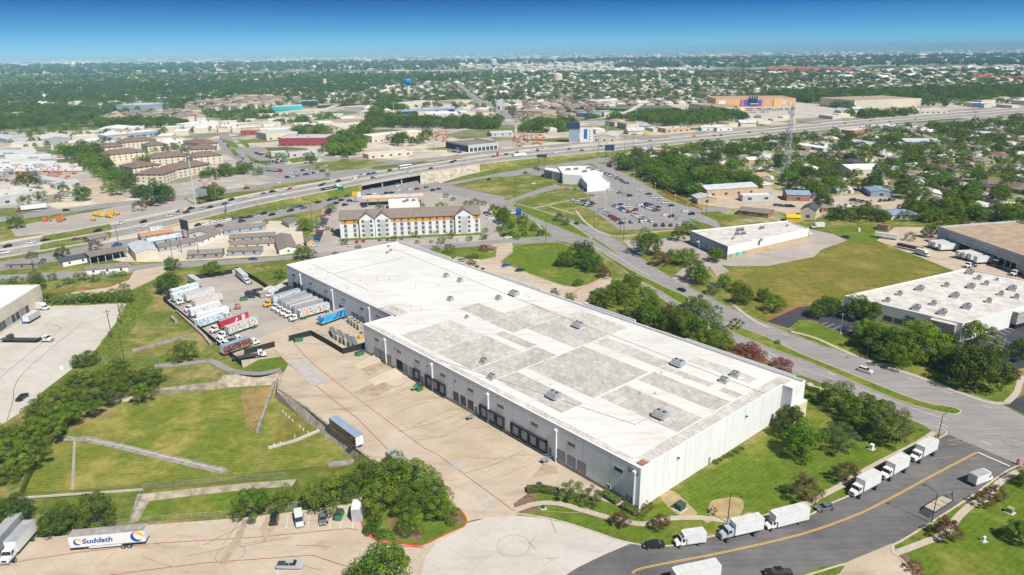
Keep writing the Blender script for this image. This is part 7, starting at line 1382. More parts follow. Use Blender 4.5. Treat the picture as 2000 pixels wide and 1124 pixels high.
for (f, b2, lab) in (((434,671),(446,668),'small white tractor without a trailer, left of three below the fruit trailer'), ((442,678),(454,674),'small white tractor without a trailer, middle of three below the fruit trailer'), ((465,668),(452,672),'small white tractor without a trailer, right of three below the fruit trailer'), ((444,612),(430,605),'bobtail white tractor right of the teal trailer'), ((513,697),(490,700),'white tractor of the black flatbed by the yard gate')): q = tractor(TW, False); place_px(q, f, b2, .035, lab, 'truck', YG)
r = thing('flatbed_trailer', (0, 0, 0)); MB().box(-10, 0, -1.25, 1.25, 1.1, 1.3).box(-.2, 0, -1.2, 1.2, 1.3, 2.4).build('deck', DKMET, r); [link('wheel', WB, r, (x, s * 1, .52)) for x in (-8.6, -7.4) for s in (-1, 1)]; place_px((r, 10), (500,699), (466,704), .035, 'black flatbed trailer at the fence corner of the yard', 'trailer', YG)
# trucks backed to the setback docks
for i, (nm, s_, tp, cm) in enumerate([('pale blue printed', PR['sky'], TGREY, YEL), ('grey-roofed', ALU, TGREY, TW), ('red striped', PR['fruit2'], TGREY, TW), ('white', BOXW, TGREY, TW), ('silver', ALU, TGREY, TW), ('bright fruit printed', PR['berry'], RMETAL, TW)]):
    fx, fy = [(516,601),(532,608),(540,613),(548,618),(556,622),(566,629)][i]; bx, by = [(592,578),(602,584),(611,590),(620,596),(630,601),(642,608)][i]
    o_ = ['first', 'second', 'third', 'fourth', 'fifth', 'sixth'][i]; semi((fx, fy), (bx, by), s_, tp, (('yellow' if i == 0 else 'white') + ' tractor, %s in the row backed to the setback docks' % o_, '%s trailer, %s in the row backed to the setback docks' % (nm, o_)), cm, True, 14)
semi((626,637), (684,616), PR['blue'], TGREY, ('', 'trailer with a bright blue and red print behind the pallet pen'), tr=False, L_=14)
# pallets, forklifts, dumpsters
PAL = plain('weathered_crates', (.42, .37, .29), .9, .3, 1.2); PALD = plain('dark_grey_crates', (.20, .21, .21), .9, .25, 1)
def stack(x, y, w_, l_, h, m_, rz, lab): 
    q = W(x, y); mb = MB()
    for k in range(int(l_ / 1.3)): mb.box(-w_ / 2, w_ / 2, k * 1.3, k * 1.3 + 1.12, 0, h - .25 * (k % 2))
    o = mb.build('crate_stack', m_, None, (q[0], q[1], .03), rz); tag(o, lab, 'crates', 'crate stacks in the pallet pen')
for i, (x, y, m_) in enumerate([(648,650,PALD),(655,653,PAL),(662,656,PALD),(670,660,PAL),(678,664,PALD),(688,668,PALD)]): stack(x, y, 1.7, 9.5, 2.4, m_, BAZ + PI + 1.35 - PI / 2 - .1, ['first', 'second', 'third', 'fourth', 'fifth', 'sixth'][i] + ' from the left of the crate rows in the middle of the pen')
for i, (x, y) in enumerate([(688,634),(694,638),(700,642),(706,646)]): stack(x, y, 2.2, 4, 2.4, PAL, BAZ - .3, ['first', 'second', 'third', 'fourth'][i] + ' from the left of the tan crate stacks against the warehouse')
for i, (x, y) in enumerate([(622,655),(632,660),(640,665),(648,671),(657,677)]): stack(x, y, 3.0, 3.9, .9, PAL, BAZ - .1, ['first', 'second', 'third', 'fourth', 'fifth'][i] + ' from the left of the low pallet piles along the black fence')
def dumpster(x, y, rz, lab, m_=GREEN):
    r = thing('dumpster', W(x, y), rz, lab, 'dumpster'); MB().hexa([(-1.4, -.8, .1), (1.4, -.8, .1), (1.4, .8, .1), (-1.4, .8, .1)], [(-1.7, -1.0, 1.7), (1.7, -1.0, 1.7), (1.7, 1.0, 1.4), (-1.7, 1.0, 1.4)]).build('bin', m_, r); MB().box(-1.7, 1.7, -1.0, 0, 1.72, 1.8).build('lid', DKMET, r)
dumpster(584, 667, .3, 'green dumpster beside the yard gate fence'); dumpster(703, 694, .8, 'green dumpster at the end of the pallet pen'); dumpster(817, 762, BAZ + 1.57, 'green compactor at the warehouse dock'); dumpster(477, 587, .4, 'green dumpster in the back of the truck yard')
def fork(x, y, rz, lab, m_=ORANGE, cat='forklift'):
    r = thing('forklift', W(x, y), rz, lab, cat); MB().box(-1.4, .6, -.6, .6, .3, 1.1).box(-1.4, -.7, -.6, .6, 1.1, 1.5).build('body', m_, r); f = MB()
    for sx in (-.9, .5):
        for s in (-.55, .55): f.tube((sx, s, 1.1), (sx * .8, s * .9, 2.2), .05)
    f.box(-.8, .5, -.6, .6, 2.18, 2.26).build('roof_frame', DKMET, r); MB().box(.65, .75, -.45, -.35, .1, 2.6).box(.65, .75, .35, .45, .1, 2.6).box(.75, 1.9, -.4, -.28, .1, .16).box(.75, 1.9, .28, .4, .1, .16).build('mast', DKMET, r); [link('wheel', WS, r, (x_, s * .55, .4), 0) for x_ in (-1, .4) for s in (-1, 1)]
fork(464, 604, 3.4, 'orange forklift alone in the truck yard'); fork(706, 660, 1, 'yellow forklift at the tan crates', YEL)
for i, (x, y, m_, lab) in enumerate([(490,580,DKMET,'black lift platform in the back of the truck yard'),(505,576,DKMET,'second black machine in the back of the truck yard'),(515,580,PAL,'brown crate pile beside the black yard machines')]):
    r = tag(MB().box(-2, 2, -1.6, 1.6, .3, 2.4).box(-2.3, 2.3, -1.8, 1.8, 2.4, 2.6).box(-.6, 2.6, -2.2, -1.8, 0, 1.2).build('yard_machine', m_, None, W(x, y), .4 * i), lab, 'machine')
for i, (x, y) in enumerate([(522,572),(531,576),(540,570)]): q = boxtruck(7, 2.6, 'cab', 1.1); place_px(q, (x - 8, y + 5), (x + 8, y - 2), .035, ['first', 'second', 'third'][i] + ' white van behind the yellow tractor in the yard', 'van', YG)
q = W(555, 572); tag(MB().box(-5, 5, -3.5, 3.5, 0, 1.6).build('covered_pallets', BF, None, q, BAZ), 'black covered stack beside the setback dock corner', 'covered stack')
# right side trailers at the tan warehouse
RG = 'trailers at the tan-roofed warehouse'; OW = ['first', 'second', 'third', 'fourth', 'fifth', 'sixth', 'seventh']
def backed(lst, L_, lab0, tr=()):
    for i, (x, y) in enumerate(lst):
        q, _ = trailer(L_, BOXW, BOXR, 4.0); P = W(x, y); th = math.atan2(DN.y, DN.x); q.location = (P[0], P[1], .03); q.rotation_euler = (0, 0, th); tag(q, OW[i] + ' from the left ' + lab0, 'trailer', RG)
a1, d1, L1 = TB.side(TB.idx(1940, 500)); DN = Vector((d1.y, -d1.x, 0))
backed([(1814,484),(1822,487),(1833,491)], 13.5, 'of the three white trailers docked under the small trees'); backed([(1868,505),(1879,508),(1891,511),(1903,516)], 13.5, 'of the four white trailers docked further along')
q = tractor(TW, False); place_px(q, (1885,524), (1902,520), .03, 'white tractor under the fourth docked trailer', 'truck', RG)
q = boxtruck(8, 3.2, 'cab'); place_px(q, (1819,505), (1784,494), .03, 'white truck parked on the kerb by the brown field', 'truck', RG); q, _ = trailer(12, BOXW, BOXR, 3.2); place_px((q, 12), (1742,468), (1718,465), .03, 'white trailer beside the brown field corner', 'trailer', RG)
q = trailer(12, plain('black_trailer', (.03, .03, .035), .4, .1), TGREY, 3.6); place_px(q, (1936,524), (1972,514), .03, 'black trailer with white stripes at the tan-roofed warehouse', 'trailer', RG); q = trailer(14, plain('dark_trailer', (.05, .055, .07), .4, .1), DKMET, 2.4); place_px(q, (1753,483), (1802,494), .03, 'long dark low trailer on the kerb by the brown field', 'trailer', RG); q = tractor(TW, False); place_px(q, (1974,540), (1992,535), .03, 'white tractor at the right edge beside the office roof', 'truck', RG)
q = boxtruck(8, 3.3, 'cab'); place_px(q, (1585,446), (1608,445), .03, 'white box truck behind the blue-grey office', 'truck'); carpx(1578,460,1584,458,'van','white','x','white van against the white office wall'); carpx(1656,466,1646,464,'sedan','black','x','black car alone in the lot at the brown field')
# highway trucks
for x, y, k, lab in ((780,331,'bus','white coach on the highway bridge'), (1031,302,'semi','white semi trailer truck on the highway right of the bridge'), (666,366,'haul','truck with an empty lowloader on the highway bridge'), (553,335 + 3,'fr','white semi with red cab at the far crossing'),):
    if k == 'bus':
        r = thing('coach', (0, 0, 0)); MB().box(-13, 0, -1.28, 1.28, .5, 3.6).build('body', WHITE, r); MB().box(-12.5, .02, -1.3, 1.3, 1.8, 2.8).build('windows', CG, r); [link('wheel', WB, r, (x_, s * 1.02, .52)) for x_ in (-2.5, -9.5, -10.8) for s in (-1, 1)]; P, a = hw(x, y, '', 'bus'); r.location = P; r.rotation_euler = (0, 0, a); tag(r, lab, 'bus')
    elif k == 'fr':
        P = W(545, 336); q, _ = trailer(15, ALU, TGREY); q.location = P; q.rotation_euler = (0, 0, -.4); tag(q, 'grey trailer of the semi at the far crossing', 'trailer'); q, _ = tractor(cpaint('red'), True); q.location = P + Vector((4.2 * math.cos(.4), -4.2 * math.sin(.4), 0)); q.rotation_euler = (0, 0, -.4); tag(q, 'red tractor of the semi at the far crossing', 'truck')
    else:
        P, a = hw(x, y, '', 'semi'); q, _ = tractor(TW, True); q.location = P; q.rotation_euler = (0, 0, a); tag(q, 'tractor of the ' + lab, 'truck'); q, _ = trailer(14, BOXW if k == 'semi' else DKMET, BOXR if k == 'semi' else DKMET, 4.0 if k == 'semi' else 1.5); q.location = P - Vector((math.cos(a), math.sin(a), 0)) * 4.3; q.rotation_euler = (0, 0, a); tag(q, 'trailer of the ' + lab, 'trailer')
q, _ = trailer(16, BOXW, BOXR); place_px((q, 16), (44,413), (90,408), .05, 'long white trailer parked beside the left frontage road', 'trailer'); q, _ = tractor(cpaint('red'), True); place_px((q, 7), (36,414), (50,412), .05, 'red tractor parked beside the left frontage road', 'truck'); q = boxtruck(9, 3.2, 'cab', side=PR['aqua']); place_px(q, (328,450), (290,455), .03, 'pale blue printed truck behind the orange roofed home', 'truck')
# white trailers and travel trailers stored far left
TRM = {}
def simple_trailer(L_, h, m1, m2): 
    mb = MB().box(0, L_, -1.25, 1.25, .7, h, 0).box(-.02, L_ + .02, -1.27, 1.27, h, h + .06, 1)
    for x in (L_ * .3, L_ * .4): mb.box(x - .4, x + .4, -1.28, 1.28, 0, .75, 2)
    return mb.mesh('stored_trailer', [m1, m2, DKMET])
STM = [simple_trailer(14, 3.9, BOXW, BOXR), simple_trailer(12, 3.6, ALU, BOXR), simple_trailer(14, 3.9, BOXW, RWHITE)]
for r_ in range(10):
    y0 = 294 + r_ * 4.6
    for k in range(8):
        x = -40 + k * 21 + r_ * 3.2
        if x > 55 + r_ * 9 or (rc.random() < .12): continue
        o = link('stored_trailer', rc.choice(STM), None, W(x, y0 + 2 - k * .3), ANG(W(x + 20, y0 - .3) - W(x, y0))); o['category'] = 'trailer'; o['group'] = 'white trailers stored at the far left'; AUTO.append((o, 'stored white trailer', 'in the %s left lot row' % (OW + ['eighth', 'ninth', 'tenth'])[r_]))
# construction machines (boom lifts, diggers)
def machine(m_, kind):
    mb = MB().box(-1.6, 1.6, -1, 1, .5, 1.5, 0)
    for x in (-1.1, 1.1):
        for s in (-1, 1): mb.cyl((x, s * 1.0 + .15, .5), .5, .3, 1, 8, 'y')
    if kind == 'boom': mb.tube((-.5, 0, 1.5), (2.2, 0, 4.2), .22, 0).tube((2.2, 0, 4.2), (-1.5, 0, 6.8), .18, 0).box(-2.3, -1.3, -.8, .8, 6.2, 7.2, 0)
    elif kind == 'mast': mb.tube((0, 0, 1.5), (1.0, 0, 8), .22, 0).box(.4, 1.6, -.7, .7, 7.6, 8.6, 0)
    else: mb.box(-.9, .5, -.7, .7, 1.5, 2.7, 0).tube((.8, 0, 1.5), (3.2, 0, 3.4), .22, 0).tube((3.2, 0, 3.4), (4.0, 0, .6), .18, 0).box(3.6, 4.3, -.6, .6, .1, .8, 1)
    return mb.mesh('boom_lift' if kind != 'dig' else 'excavator', [m_, DKMET])
MO, MM, MY, MBL, MD, MR_ = machine(ORANGE, 'boom'), machine(ORANGE, 'mast'), machine(YEL, 'dig'), machine(BLUE, 'boom'), machine(ORANGE, 'dig'), machine(cpaint('red'), 'boom')
def machines(poly, sp_, meshes, nm, place, seed, drop=.1):
    K0 = list(KEEP); KEEP.clear(); P_ = scatter(poly, sp_, .45, drop, seed); KEEP.extend(K0)
    for x, y in P_: me = rc.choice(meshes); o = link(me.name.split('.')[0], me, None, (x, y, .02), rc.uniform(0, 6.28)); o['category'] = 'machine'; o['group'] = 'machines ' + place; AUTO.append((o, nm[me.name[:4]] if isinstance(nm, dict) else nm, place))
machines([(-10,345),(70,335),(150,332),(158,345),(110,352),(40,362),(-10,362)], 11, [MO, MD, MO, MBL], 'orange boom lift', 'in the left rental yard', 3); machines([(1000,268),(1062,264),(1070,284),(1002,288)], 12, [MO, MM, MR_, MM], 'tall orange lift', 'in the red lift yard', 5)
machines([(846,262),(876,262),(872,278),(850,280)], 11, [MR_, MO], 'red boom lift', 'beside the showroom', 6); machines([(150,436),(222,428),(232,418),(215,415),(180,424)], 8, [MY], 'yellow digger', 'along the highway fence', 7, .05); machines([(270,400),(300,396),(310,402),(280,408)], 8, [MY], 'yellow digger', 'by the rusty tree', 8); machines([(80,432),(130,428),(132,436),(95,442)], 9, [MD], 'orange digger', 'ending the machine yard', 9)
machines([(278,393),(330,388),(345,394),(300,400)], 10, [MD], 'orange digger', 'mid machine yard', 10); machines([(1225,255),(1275,258),(1280,268),(1235,268)], 13, [MY], 'yellow machine', 'beyond the highway', 11); machines([(375,366),(430,360),(436,366),(380,372)], 9, [MD, MR_], 'red and orange machine', 'in front of the apartments', 12)
machines([(0,270 + 22),(30,268 + 22),(30,292),(0,296)], 12, [MY], 'yellow machine', 'behind the trailer lot', 13, .3)
print('CARS', NCAR)
# ================================================================ STREET FURNITURE, POLES, SIGNS
def cobra(x, y, h, dx, dy, label, m_=DKMET):
    q = W(x, y); r = thing('street_lamp', q, 0, label, 'street lamp'); d = Vector((dx, dy, 0)).normalized(); MB().tube((0, 0, 0), (0, 0, h - 1.2), .13, 0, 8, .09).build('pole', m_, r); a = MB(); p = Vector((0, 0, h - 1.2))
    for k in range(1, 7):
        t_ = k / 6; n_ = Vector((0, 0, h - 1.2)) + d * 2.6 * (1 - math.cos(t_ * PI / 2)) + Vector((0, 0, 1.2 * math.sin(t_ * PI / 2))); a.tube(p, n_, .07, 0, 6); p = n_
    a.build('arm', m_, r); q2 = p + d * .4; MB().box(q2.x - .35, q2.x + .35, q2.y - .18, q2.y + .18, q2.z - .1, q2.z + .06).build('lamp_head', m_, r); link('base', MB().cyl((0, 0, 0), .3, .3, 0, 8).mesh('base', CONC_L), r)
cobra(1819, 1023, 9, -1.6, 1.9, 'dark curved street lamp on the grass beside the flatbed trailer'); cobra(1831, 862, 9, 1.5, .3, 'dark curved street lamp at the street corner by the junction'); cobra(1421, 1022, 9, .9, -1.2, 'dark curved street lamp beside the grey-cabbed box truck')
cobra(1134, 482, 9, 1, -.2, 'dark curved street lamp on the round lawn kerb'); cobra(1692, 705, 9, -.5, -1, 'dark street lamp on the lawn beyond the main road')
LPM = MB().cyl((0, 0, 0), .3, .7, 1, 8).tube((0, 0, .7), (0, 0, 9.5), .12, 0, 7, .08).box(-.9, .9, -.15, .15, 9.4, 9.6, 0).mesh('light_pole', [WFRAME, CONC_L])
OWN = ['first', 'second', 'third', 'fourth', 'fifth', 'sixth', 'seventh', 'eighth', 'ninth', 'tenth', 'eleventh', 'twelfth', 'thirteenth', 'fourteenth', 'fifteenth', 'sixteenth', 'seventeenth', 'eighteenth', 'nineteenth', 'twentieth']
for x, y in ((1099,366),(1055,345),(1148,388),(1115,373),(1178,382),(1182,390),(1203,400),(1243,394),(1221,378),(1238,359),(1253,371),(1279,382),(1318,407),(1229,416),(1183,414),(1163,404),(1255,432),(1220,442),(1310,434),(1342,425),(1365,422),(1196,342),(1206,376),(1120,350),(1080,352)): o = link('light_pole', LPM, None, W(x, y), .8); o['category'] = 'light pole'; o['group'] = 'white light poles of the dealership'; AUTO.append((o, 'white light pole', 'in the dealership lot'))
for x, y, lab in ((1641,652,'pale lamp post in the black car park nearest its entrance'),(1954,704,'pale lamp post in the striped car park at the right'),(1878,684,'pale lamp post by the striped entrance of the office')): r = thing('lamp_post', W(x, y), .5, lab, 'lamp post'); MB().cyl((0, 0, 0), .3, .8, 0, 8).build('base', CONC_L, r); MB().tube((0, 0, .8), (0, 0, 8), .1, 0, 6).build('pole', GALV, r); MB().box(-.6, .6, -.2, .2, 8, 8.15).build('lamp_head', GALV, r)
WOOD = plain('utility_pole_wood', (.13, .095, .07), .95, .3, 2)
def upole(x, y, h, lab, arm=True): r = thing('utility_pole', W(x, y), .6, lab, 'utility pole'); MB().tube((0, 0, 0), (0, 0, h), .19, 0, 7, .13).build('pole', WOOD, r); MB().box(-1.3, 1.3, -.07, .07, h - .9, h - .75).box(-1.25, -1.15, -.05, .05, h - .75, h - .5).box(1.15, 1.25, -.05, .05, h - .75, h - .5).build('crossarm', WOOD, r) if arm else None
for x, y, h, lab in ((219,661,12,'dark utility pole nearest the truck yard verge'),(238,634,13,'dark utility pole standing in the rank grass'),(245,716,12,'dark utility pole at the thicket edge'),(232,478,12,'slim utility pole beside the frontage road behind the brown homes'),(337,506,11,'utility pole by the white pickup in the sales lot'),(355,494,11,'utility pole inside the sales lot'),(390,506,13,'utility pole by the taupe home at the road'),(67,530,11,'utility pole in front of the leftmost mobile home'),(541,497,10,'brown utility pole beside the long angled home'),(1066,474,13,'double utility pole left of the round lawn'),(1218,470,14,'dark utility pole at the side road junction'),(1211,457,10,'slim dark pole by the lot corner'),(1160,446,11,'slim pole on the verge facing the parking lot'),(1379,420,15,'tall utility pole at the lane bend'),(1805,435,12,'utility pole in the right hedge'),(1951,430,12,'utility pole near the right edge hedge'),(1168,308,22,'tall dark utility pole beside the highway'),(1236,300,20,'dark utility pole at the highway lane end'),(1220,299,18,'second dark pole at the highway lane end'),(847,296,22,'dark sign pole before the showroom'),(610,440,14,'utility pole between the homes and the hotel'),(1007,384,12,'thin pole by the open lawn')): upole(x, y, h, lab)
for x, y, h, lab in ((382,400,36,'tall pale green mast rising in front of the brown-roofed apartments'),(1186,288,30,'tall pale green mast beside the beige gabled building'),(770,235,30,'tall pale mast on the green mound'),(1242,235,34,'tall pale mast in the far tree belt'),(1085,372,0,'')):
    if h: r = thing('light_mast', W(x, y), 0, lab, 'mast'); MB().tube((0, 0, 0), (0, 0, h), .55, 0, 8, .3).build('pole', plain('pale_green_steel', (.50, .58, .56), .5, .1), r); MB().cyl((0, 0, h - 1), 1.4, .6, 0, 10).build('lamp_ring', GALV, r)
# lattice tower
r = thing('lattice_tower', W(1533, 349), .3, 'tall grey lattice radio tower in the wooded neighbourhood', 'tower'); HT_ = 62; legs = MB(); br_ = MB(); n = 14
rad = lambda k: 4.6 * (1 - k / n) + .8
P_ = [[Vector((rad(k) * math.cos(a), rad(k) * math.sin(a), HT_ * k / n)) for a in (0, 2.094, 4.189)] for k in range(n + 1)]
for k in range(n):
    for i in range(3): j = (i + 1) % 3; legs.tube(P_[k][i], P_[k + 1][i], .16, 0, 5); br_.tube(P_[k][i], P_[k + 1][j], .14, 0, 4); br_.tube(P_[k][j], P_[k + 1][i], .14, 0, 4); br_.tube(P_[k][i], P_[k][j], .12, 0, 4)
legs.build('tower_legs', GALV, r); br_.build('tower_braces', GALV, r); an = MB()
for z in (40, 46, 54, 60):
    for k in range(8): a = k * PI / 4; an.box(math.cos(a) * 3 - .3, math.cos(a) * 3 + .3, math.sin(a) * 3 - .3, math.sin(a) * 3 + .3, z, z + 2.6)
an.build('antennas', WFRAME, r)
# signs
def billboard(x, y, w_, h_, z0, rz, pm, label, name='billboard', post=2, extra=None, cat='billboard'):
    r = thing(name, W(x, y), rz, label, cat); MB().box(-w_ / 2, w_ / 2, -.25, .25, z0, z0 + h_).build('panel', pm, r); p = MB()
    for k in range(post): xx = 0 if post == 1 else -w_ / 3 + 2 * w_ / 3 * k / (post - 1); p.tube((xx, 0, 0), (xx, 0, z0), .25, 0, 7)
    p.build('post', DKMET, r); return r
billboard(364,468,8,6,6,R(-35),plain('dark_billboard', (.05, .05, .055), .6), 'dark billboard with its back to the highway above the sales lot'); billboard(397,400,9,5,7,R(-20),DGW, 'grey billboard beside the tall mast'); billboard(1190,308,10,6,7,.1,NAVY, 'navy billboard on two posts beside the highway'); billboard(1058,322,10,3,7,0,DKMET, 'thin dark billboard behind the dealership')
billboard(1905,222,14,7,10,.1,plain('teal_billboard', (.03, .15, .25), .5), 'blue billboard beside the highway at the far right')
r = billboard(1013,446,3.2,4.0,8.5,R(-5),plain('sign_blue', (.01, .05, .42), .3), 'tall blue square pylon sign at the hotel corner by the main road', 'pylon_sign', 1, cat='sign'); MB().cyl((0, -.27, 11.6), .35, .04, 0, 12, 'y').build('emblem', plain('sign_cyan', (.35, .75, .85), .4), r); MB().box(-1.3, 1.3, -.27, -.25, 10.2, 10.5).build('pale_band', plain('sign_pale_blue', (.10, .25, .75), .4), r)
r = billboard(694,396,3.5,3.2,5,0,YEL,'small yellow and white pylon sign at the fuel station','pylon_sign',1,cat='sign'); MB().box(2, 4.6, -.25, .25, 4, 8).build('white_panel', WHITE, r)
for x, y, w_, lab in ((442,418,6,'green highway sign on the left verge'),(665,382,6,'green highway sign below the bridge')):
    r = billboard(x, y, w_, 3.6, 3.5, R(-70) if x < 500 else R(-10), plain('sign_green', (.01, .22, .14), .4), lab, 'road_sign', 2, cat='sign')
billboard(972,316,2.4,4.5,5,0,cpaint('red'),'tall red pylon sign on the dirt beside the highway','pylon_sign',1,cat='sign'); billboard(165,372,5,4,6,.3,DGW,'grey two-post sign by the orange machines','pylon_sign',1,cat='sign'); billboard(894,305,4,3,6,0,BLUE,'small blue sign before the showroom','pylon_sign',1,cat='sign')
# utility boxes
def ubox(x, y, w_, d_, h_, m_, lab, rz=.5): r = thing('utility_box', W(x, y), rz, lab, 'utility box'); MB().box(-w_ / 2 - .4, w_ / 2 + .4, -d_ / 2 - .4, d_ / 2 + .4, 0, .2).build('pad', CONC_L, r); MB().box(-w_ / 2, w_ / 2, -d_ / 2, d_ / 2, .2, h_).box(-w_ / 2 - .05, w_ / 2 + .05, -d_ / 2 - .05, d_ / 2 + .05, h_, h_ + .1).build('cabinet', m_, r); MB().box(-w_ / 2 + .1, -.04, -d_ / 2 - .03, -d_ / 2, .3, h_ - .1).box(.04, w_ / 2 - .1, -d_ / 2 - .03, -d_ / 2, .3, h_ - .1).build('doors', m_, r)
ubox(1328,995,2.2,1.8,1.7,plain('dark_green_cabinet', (.04, .09, .07), .5), 'dark green transformer on a pad near the warehouse corner', .7); ubox(1702,878,1.0,.8,1.5,WHITE,'white utility box on the lawn under the trees',.6); ubox(1972,1002,1.2,1.2,1.3,plain('lichen_box', (.30, .32, .18), .7),'pale green utility box on the right lawn',.6); ubox(121,722,1.0,.8,1.1,WHITE,'white utility cabinet on the left verge',.5); ubox(1385,560,.7,.6,1.2,WHITE,'small white utility pedestal under the trees',.2); ubox(1921,1058,.5,.4,1.2,WHITE,'small white post box on the right lawn',.2)
ubox(1061,994,.7,.5,.8,DKMET,'small dark utility cabinet beside the curved sidewalk', .3); ubox(1677,452,1.2,1,1.8,WHITE,'white cabinet on the grass near the brown hut', .3)
tag(MB().box(-.3, .3, -.15, .15, 0, 1.3).box(-.35, .35, -.2, .2, 1.3, 1.45).cyl((0, 0, 1.45), .22, .3, 0, 10).build('fire_hydrant', cpaint('red'), None, W(1987, 908)), 'red fire hydrant at the junction corner', 'hydrant')
tag(MB().cyl((0, 0, 0), .8, .06, 0, 16).build('manhole_cover', DKMET, None, W(1053, 945)), 'dark manhole cover in the dock lot corner', 'manhole')
r = thing('flagpole', W(1364, 500), 0, 'white flagpole with a small flag before the blue-grey office', 'flagpole'); MB().tube((0, 0, 0), (0, 0, 8.5), .08, 0, 6).build('pole', WHITE, r); MB().box(-1.4, -.1, -.02, .02, 7.5, 8.3).build('flag', WHITE, r)
bp_ = MB()
q0 = WP([(1300,377),(1370,410)])
for i in range(22):
    P = q0[0] + (q0[1] - q0[0]) * i / 21; o = link('safety_barrier', bpy.data.meshes.get('safety_barrier') or MB().box(-.9, .9, -.25, .25, 0, 1).mesh('safety_barrier', plain('orange_plastic', (.62, .13, .05), .6, .2, .3)), None, P, math.atan2(q0[1][1] - q0[0][1], q0[1][0] - q0[0][0])); o['category'] = 'barrier'; o['group'] = 'orange barriers along the lane'; AUTO.append((o, 'orange plastic barrier', 'along the lane behind the dealership'))
# ================================================================ HOUSES
HM = []; rh = random.Random(21)
def house_mesh(w_, l_, wm, rm, hip):
    mb = MB().box(-l_ / 2, l_ / 2, -w_ / 2, w_ / 2, 0, 2.8, 0); e = .5; hx_ = w_ * .45 if hip else 0
    v = [(-l_ / 2 - e, -w_ / 2 - e, 2.6), (l_ / 2 + e, -w_ / 2 - e, 2.6), (l_ / 2 + e, w_ / 2 + e, 2.6), (-l_ / 2 - e, w_ / 2 + e, 2.6), (-l_ / 2 + hx_ - (0 if hip else e), 0, 5.0), (l_ / 2 - hx_ + (0 if hip else e), 0, 5.0)]
    mb.add(v, [(0, 1, 5, 4), (2, 3, 4, 5), (1, 2, 5), (3, 0, 4), (3, 2, 1, 0)], 1); mb.box(l_ / 2 - 4, l_ / 2 - 1, -w_ / 2 - 3, -w_ / 2, 0, 2.5, 0)
    for x in (-l_ * .3, 0): mb.box(x - .7, x + .7, -w_ / 2 - .04, -w_ / 2, 1, 2.1, 2)
    return mb.mesh('house', [wm, rm, WIN])
RC = [(RGREY, 'grey'), (RTAUPE, 'taupe'), (RBROWN, 'brown'), (RLITE, 'pale'), (RMETAL, 'pale metal'), (RTAN, 'tan'), (RDARK, 'dark'), (RWHITE, 'white')]
for rm, nm in RC: HM.append((house_mesh(rh.uniform(8, 11), rh.uniform(12, 16), rh.choice([CREAM, WHITE, TANW, BRICK, GREYW]), rm, nm not in ('pale metal', 'white')), nm))
for rm, nm, hh in ((RWHITE, 'white flat', .9), (RLITE, 'pale flat', .7), (RTAN, 'tan flat', 1.0)): HM.append((MB().box(-9, 9, -5, 5, 0, hh * 4, 0).add([(-9, -5, hh * 4 + .02), (9, -5, hh * 4 + .02), (9, 5, hh * 4 + .02), (-9, 5, hh * 4 + .02)], [(0, 1, 2, 3)], 1).mesh('house', [CREAM, rm]), nm))
for rm, nm, hh in ((RWHITE, 'wide white', 1), (RLITE, 'wide pale', 1)): HM.append((MB().box(-14, 14, -9, 9, 0, 1.3, 0).add([(-14, -9, 1.32), (14, -9, 1.32), (14, 9, 1.32), (-14, 9, 1.32)], [(0, 1, 2, 3)], 1).mesh('house', [CREAM, rm]), nm))
for rm in (RTAUPE, RTAN): HM.append((MB().box(-11, 11, -6, 6, 0, 7.5, 0).add([(-11.6, -6.6, 7.4), (11.6, -6.6, 7.4), (11.6, 6.6, 7.4), (-11.6, 6.6, 7.4), (-6, 0, 10.5), (6, 0, 10.5)], [(0, 1, 5, 4), (2, 3, 4, 5), (1, 2, 5), (3, 0, 4)], 1).box(-8, -6.5, -6.05, -6, 1, 6.5, 2).box(-3, -1.5, -6.05, -6, 1, 6.5, 2).box(2, 3.5, -6.05, -6, 1, 6.5, 2).box(7, 8.5, -6.05, -6, 1, 6.5, 2).mesh('house', [CREAM, rm, WIN]), 'cream block, taupe' if rm is RTAUPE else 'cream block, tan'))
HM.append((house_mesh(10, 15, CREAM, RRED, True), 'red'))
hs_ = []
def H(poly, sp_, drop, seed, s_=1.0, pick=None):
    for x, y in scatter(poly, sp_, .3, drop, seed): hs_.append((x, y, s_ * rh.uniform(.8, 1.25), rh.choice(pick or range(8)), round(rh.uniform(0, 3)) * PI / 2 + .35 + rh.uniform(-.1, .1)))
H(SUBP, 22, .2, 51, .95); H([(1560,300),(2090,270),(2090,330),(1600,345)], 30, .3, 52)
H([(1010,168),(1450,160),(1450,196),(1300,206),(1150,210),(1010,215)], 26, .3, 53, 1.1, [0, 1, 3, 5, 3]); H([(980,185),(1180,200),(1180,225),(1010,240)], 28, .3, 57, 1.1, [0, 1, 2]); H([(400,240),(200,243),(200,230),(380,222)], 27, .15, 54, 1.0, [13, 14, 13]); H([(360,222),(585,208),(590,196),(480,196),(360,210)], 28, .1, 55, 1.15, [13, 14, 13])
H([(-60,252),(180,235),(180,218),(-60,225)], 34, .35, 56, 1.1); H([(1450,160),(2100,150),(2100,190),(1500,192)], 36, .4, 58, 1.3, [2, 5, 3, 3]); H([(400,146),(1010,140),(1010,186),(500,190)], 44, .45, 59, 1.5, [3, 7, 8, 9, 0, 2, 1]); H([(-60,200),(400,192),(400,150),(-60,160)], 34, .45, 60, 1.25, [3, 5, 2, 9, 0, 1, 7]); H([(400,210),(620,205),(1010,190),(1010,140),(400,150)], 34, .5, 74, 1.2, [3, 5, 2, 9, 0, 7])
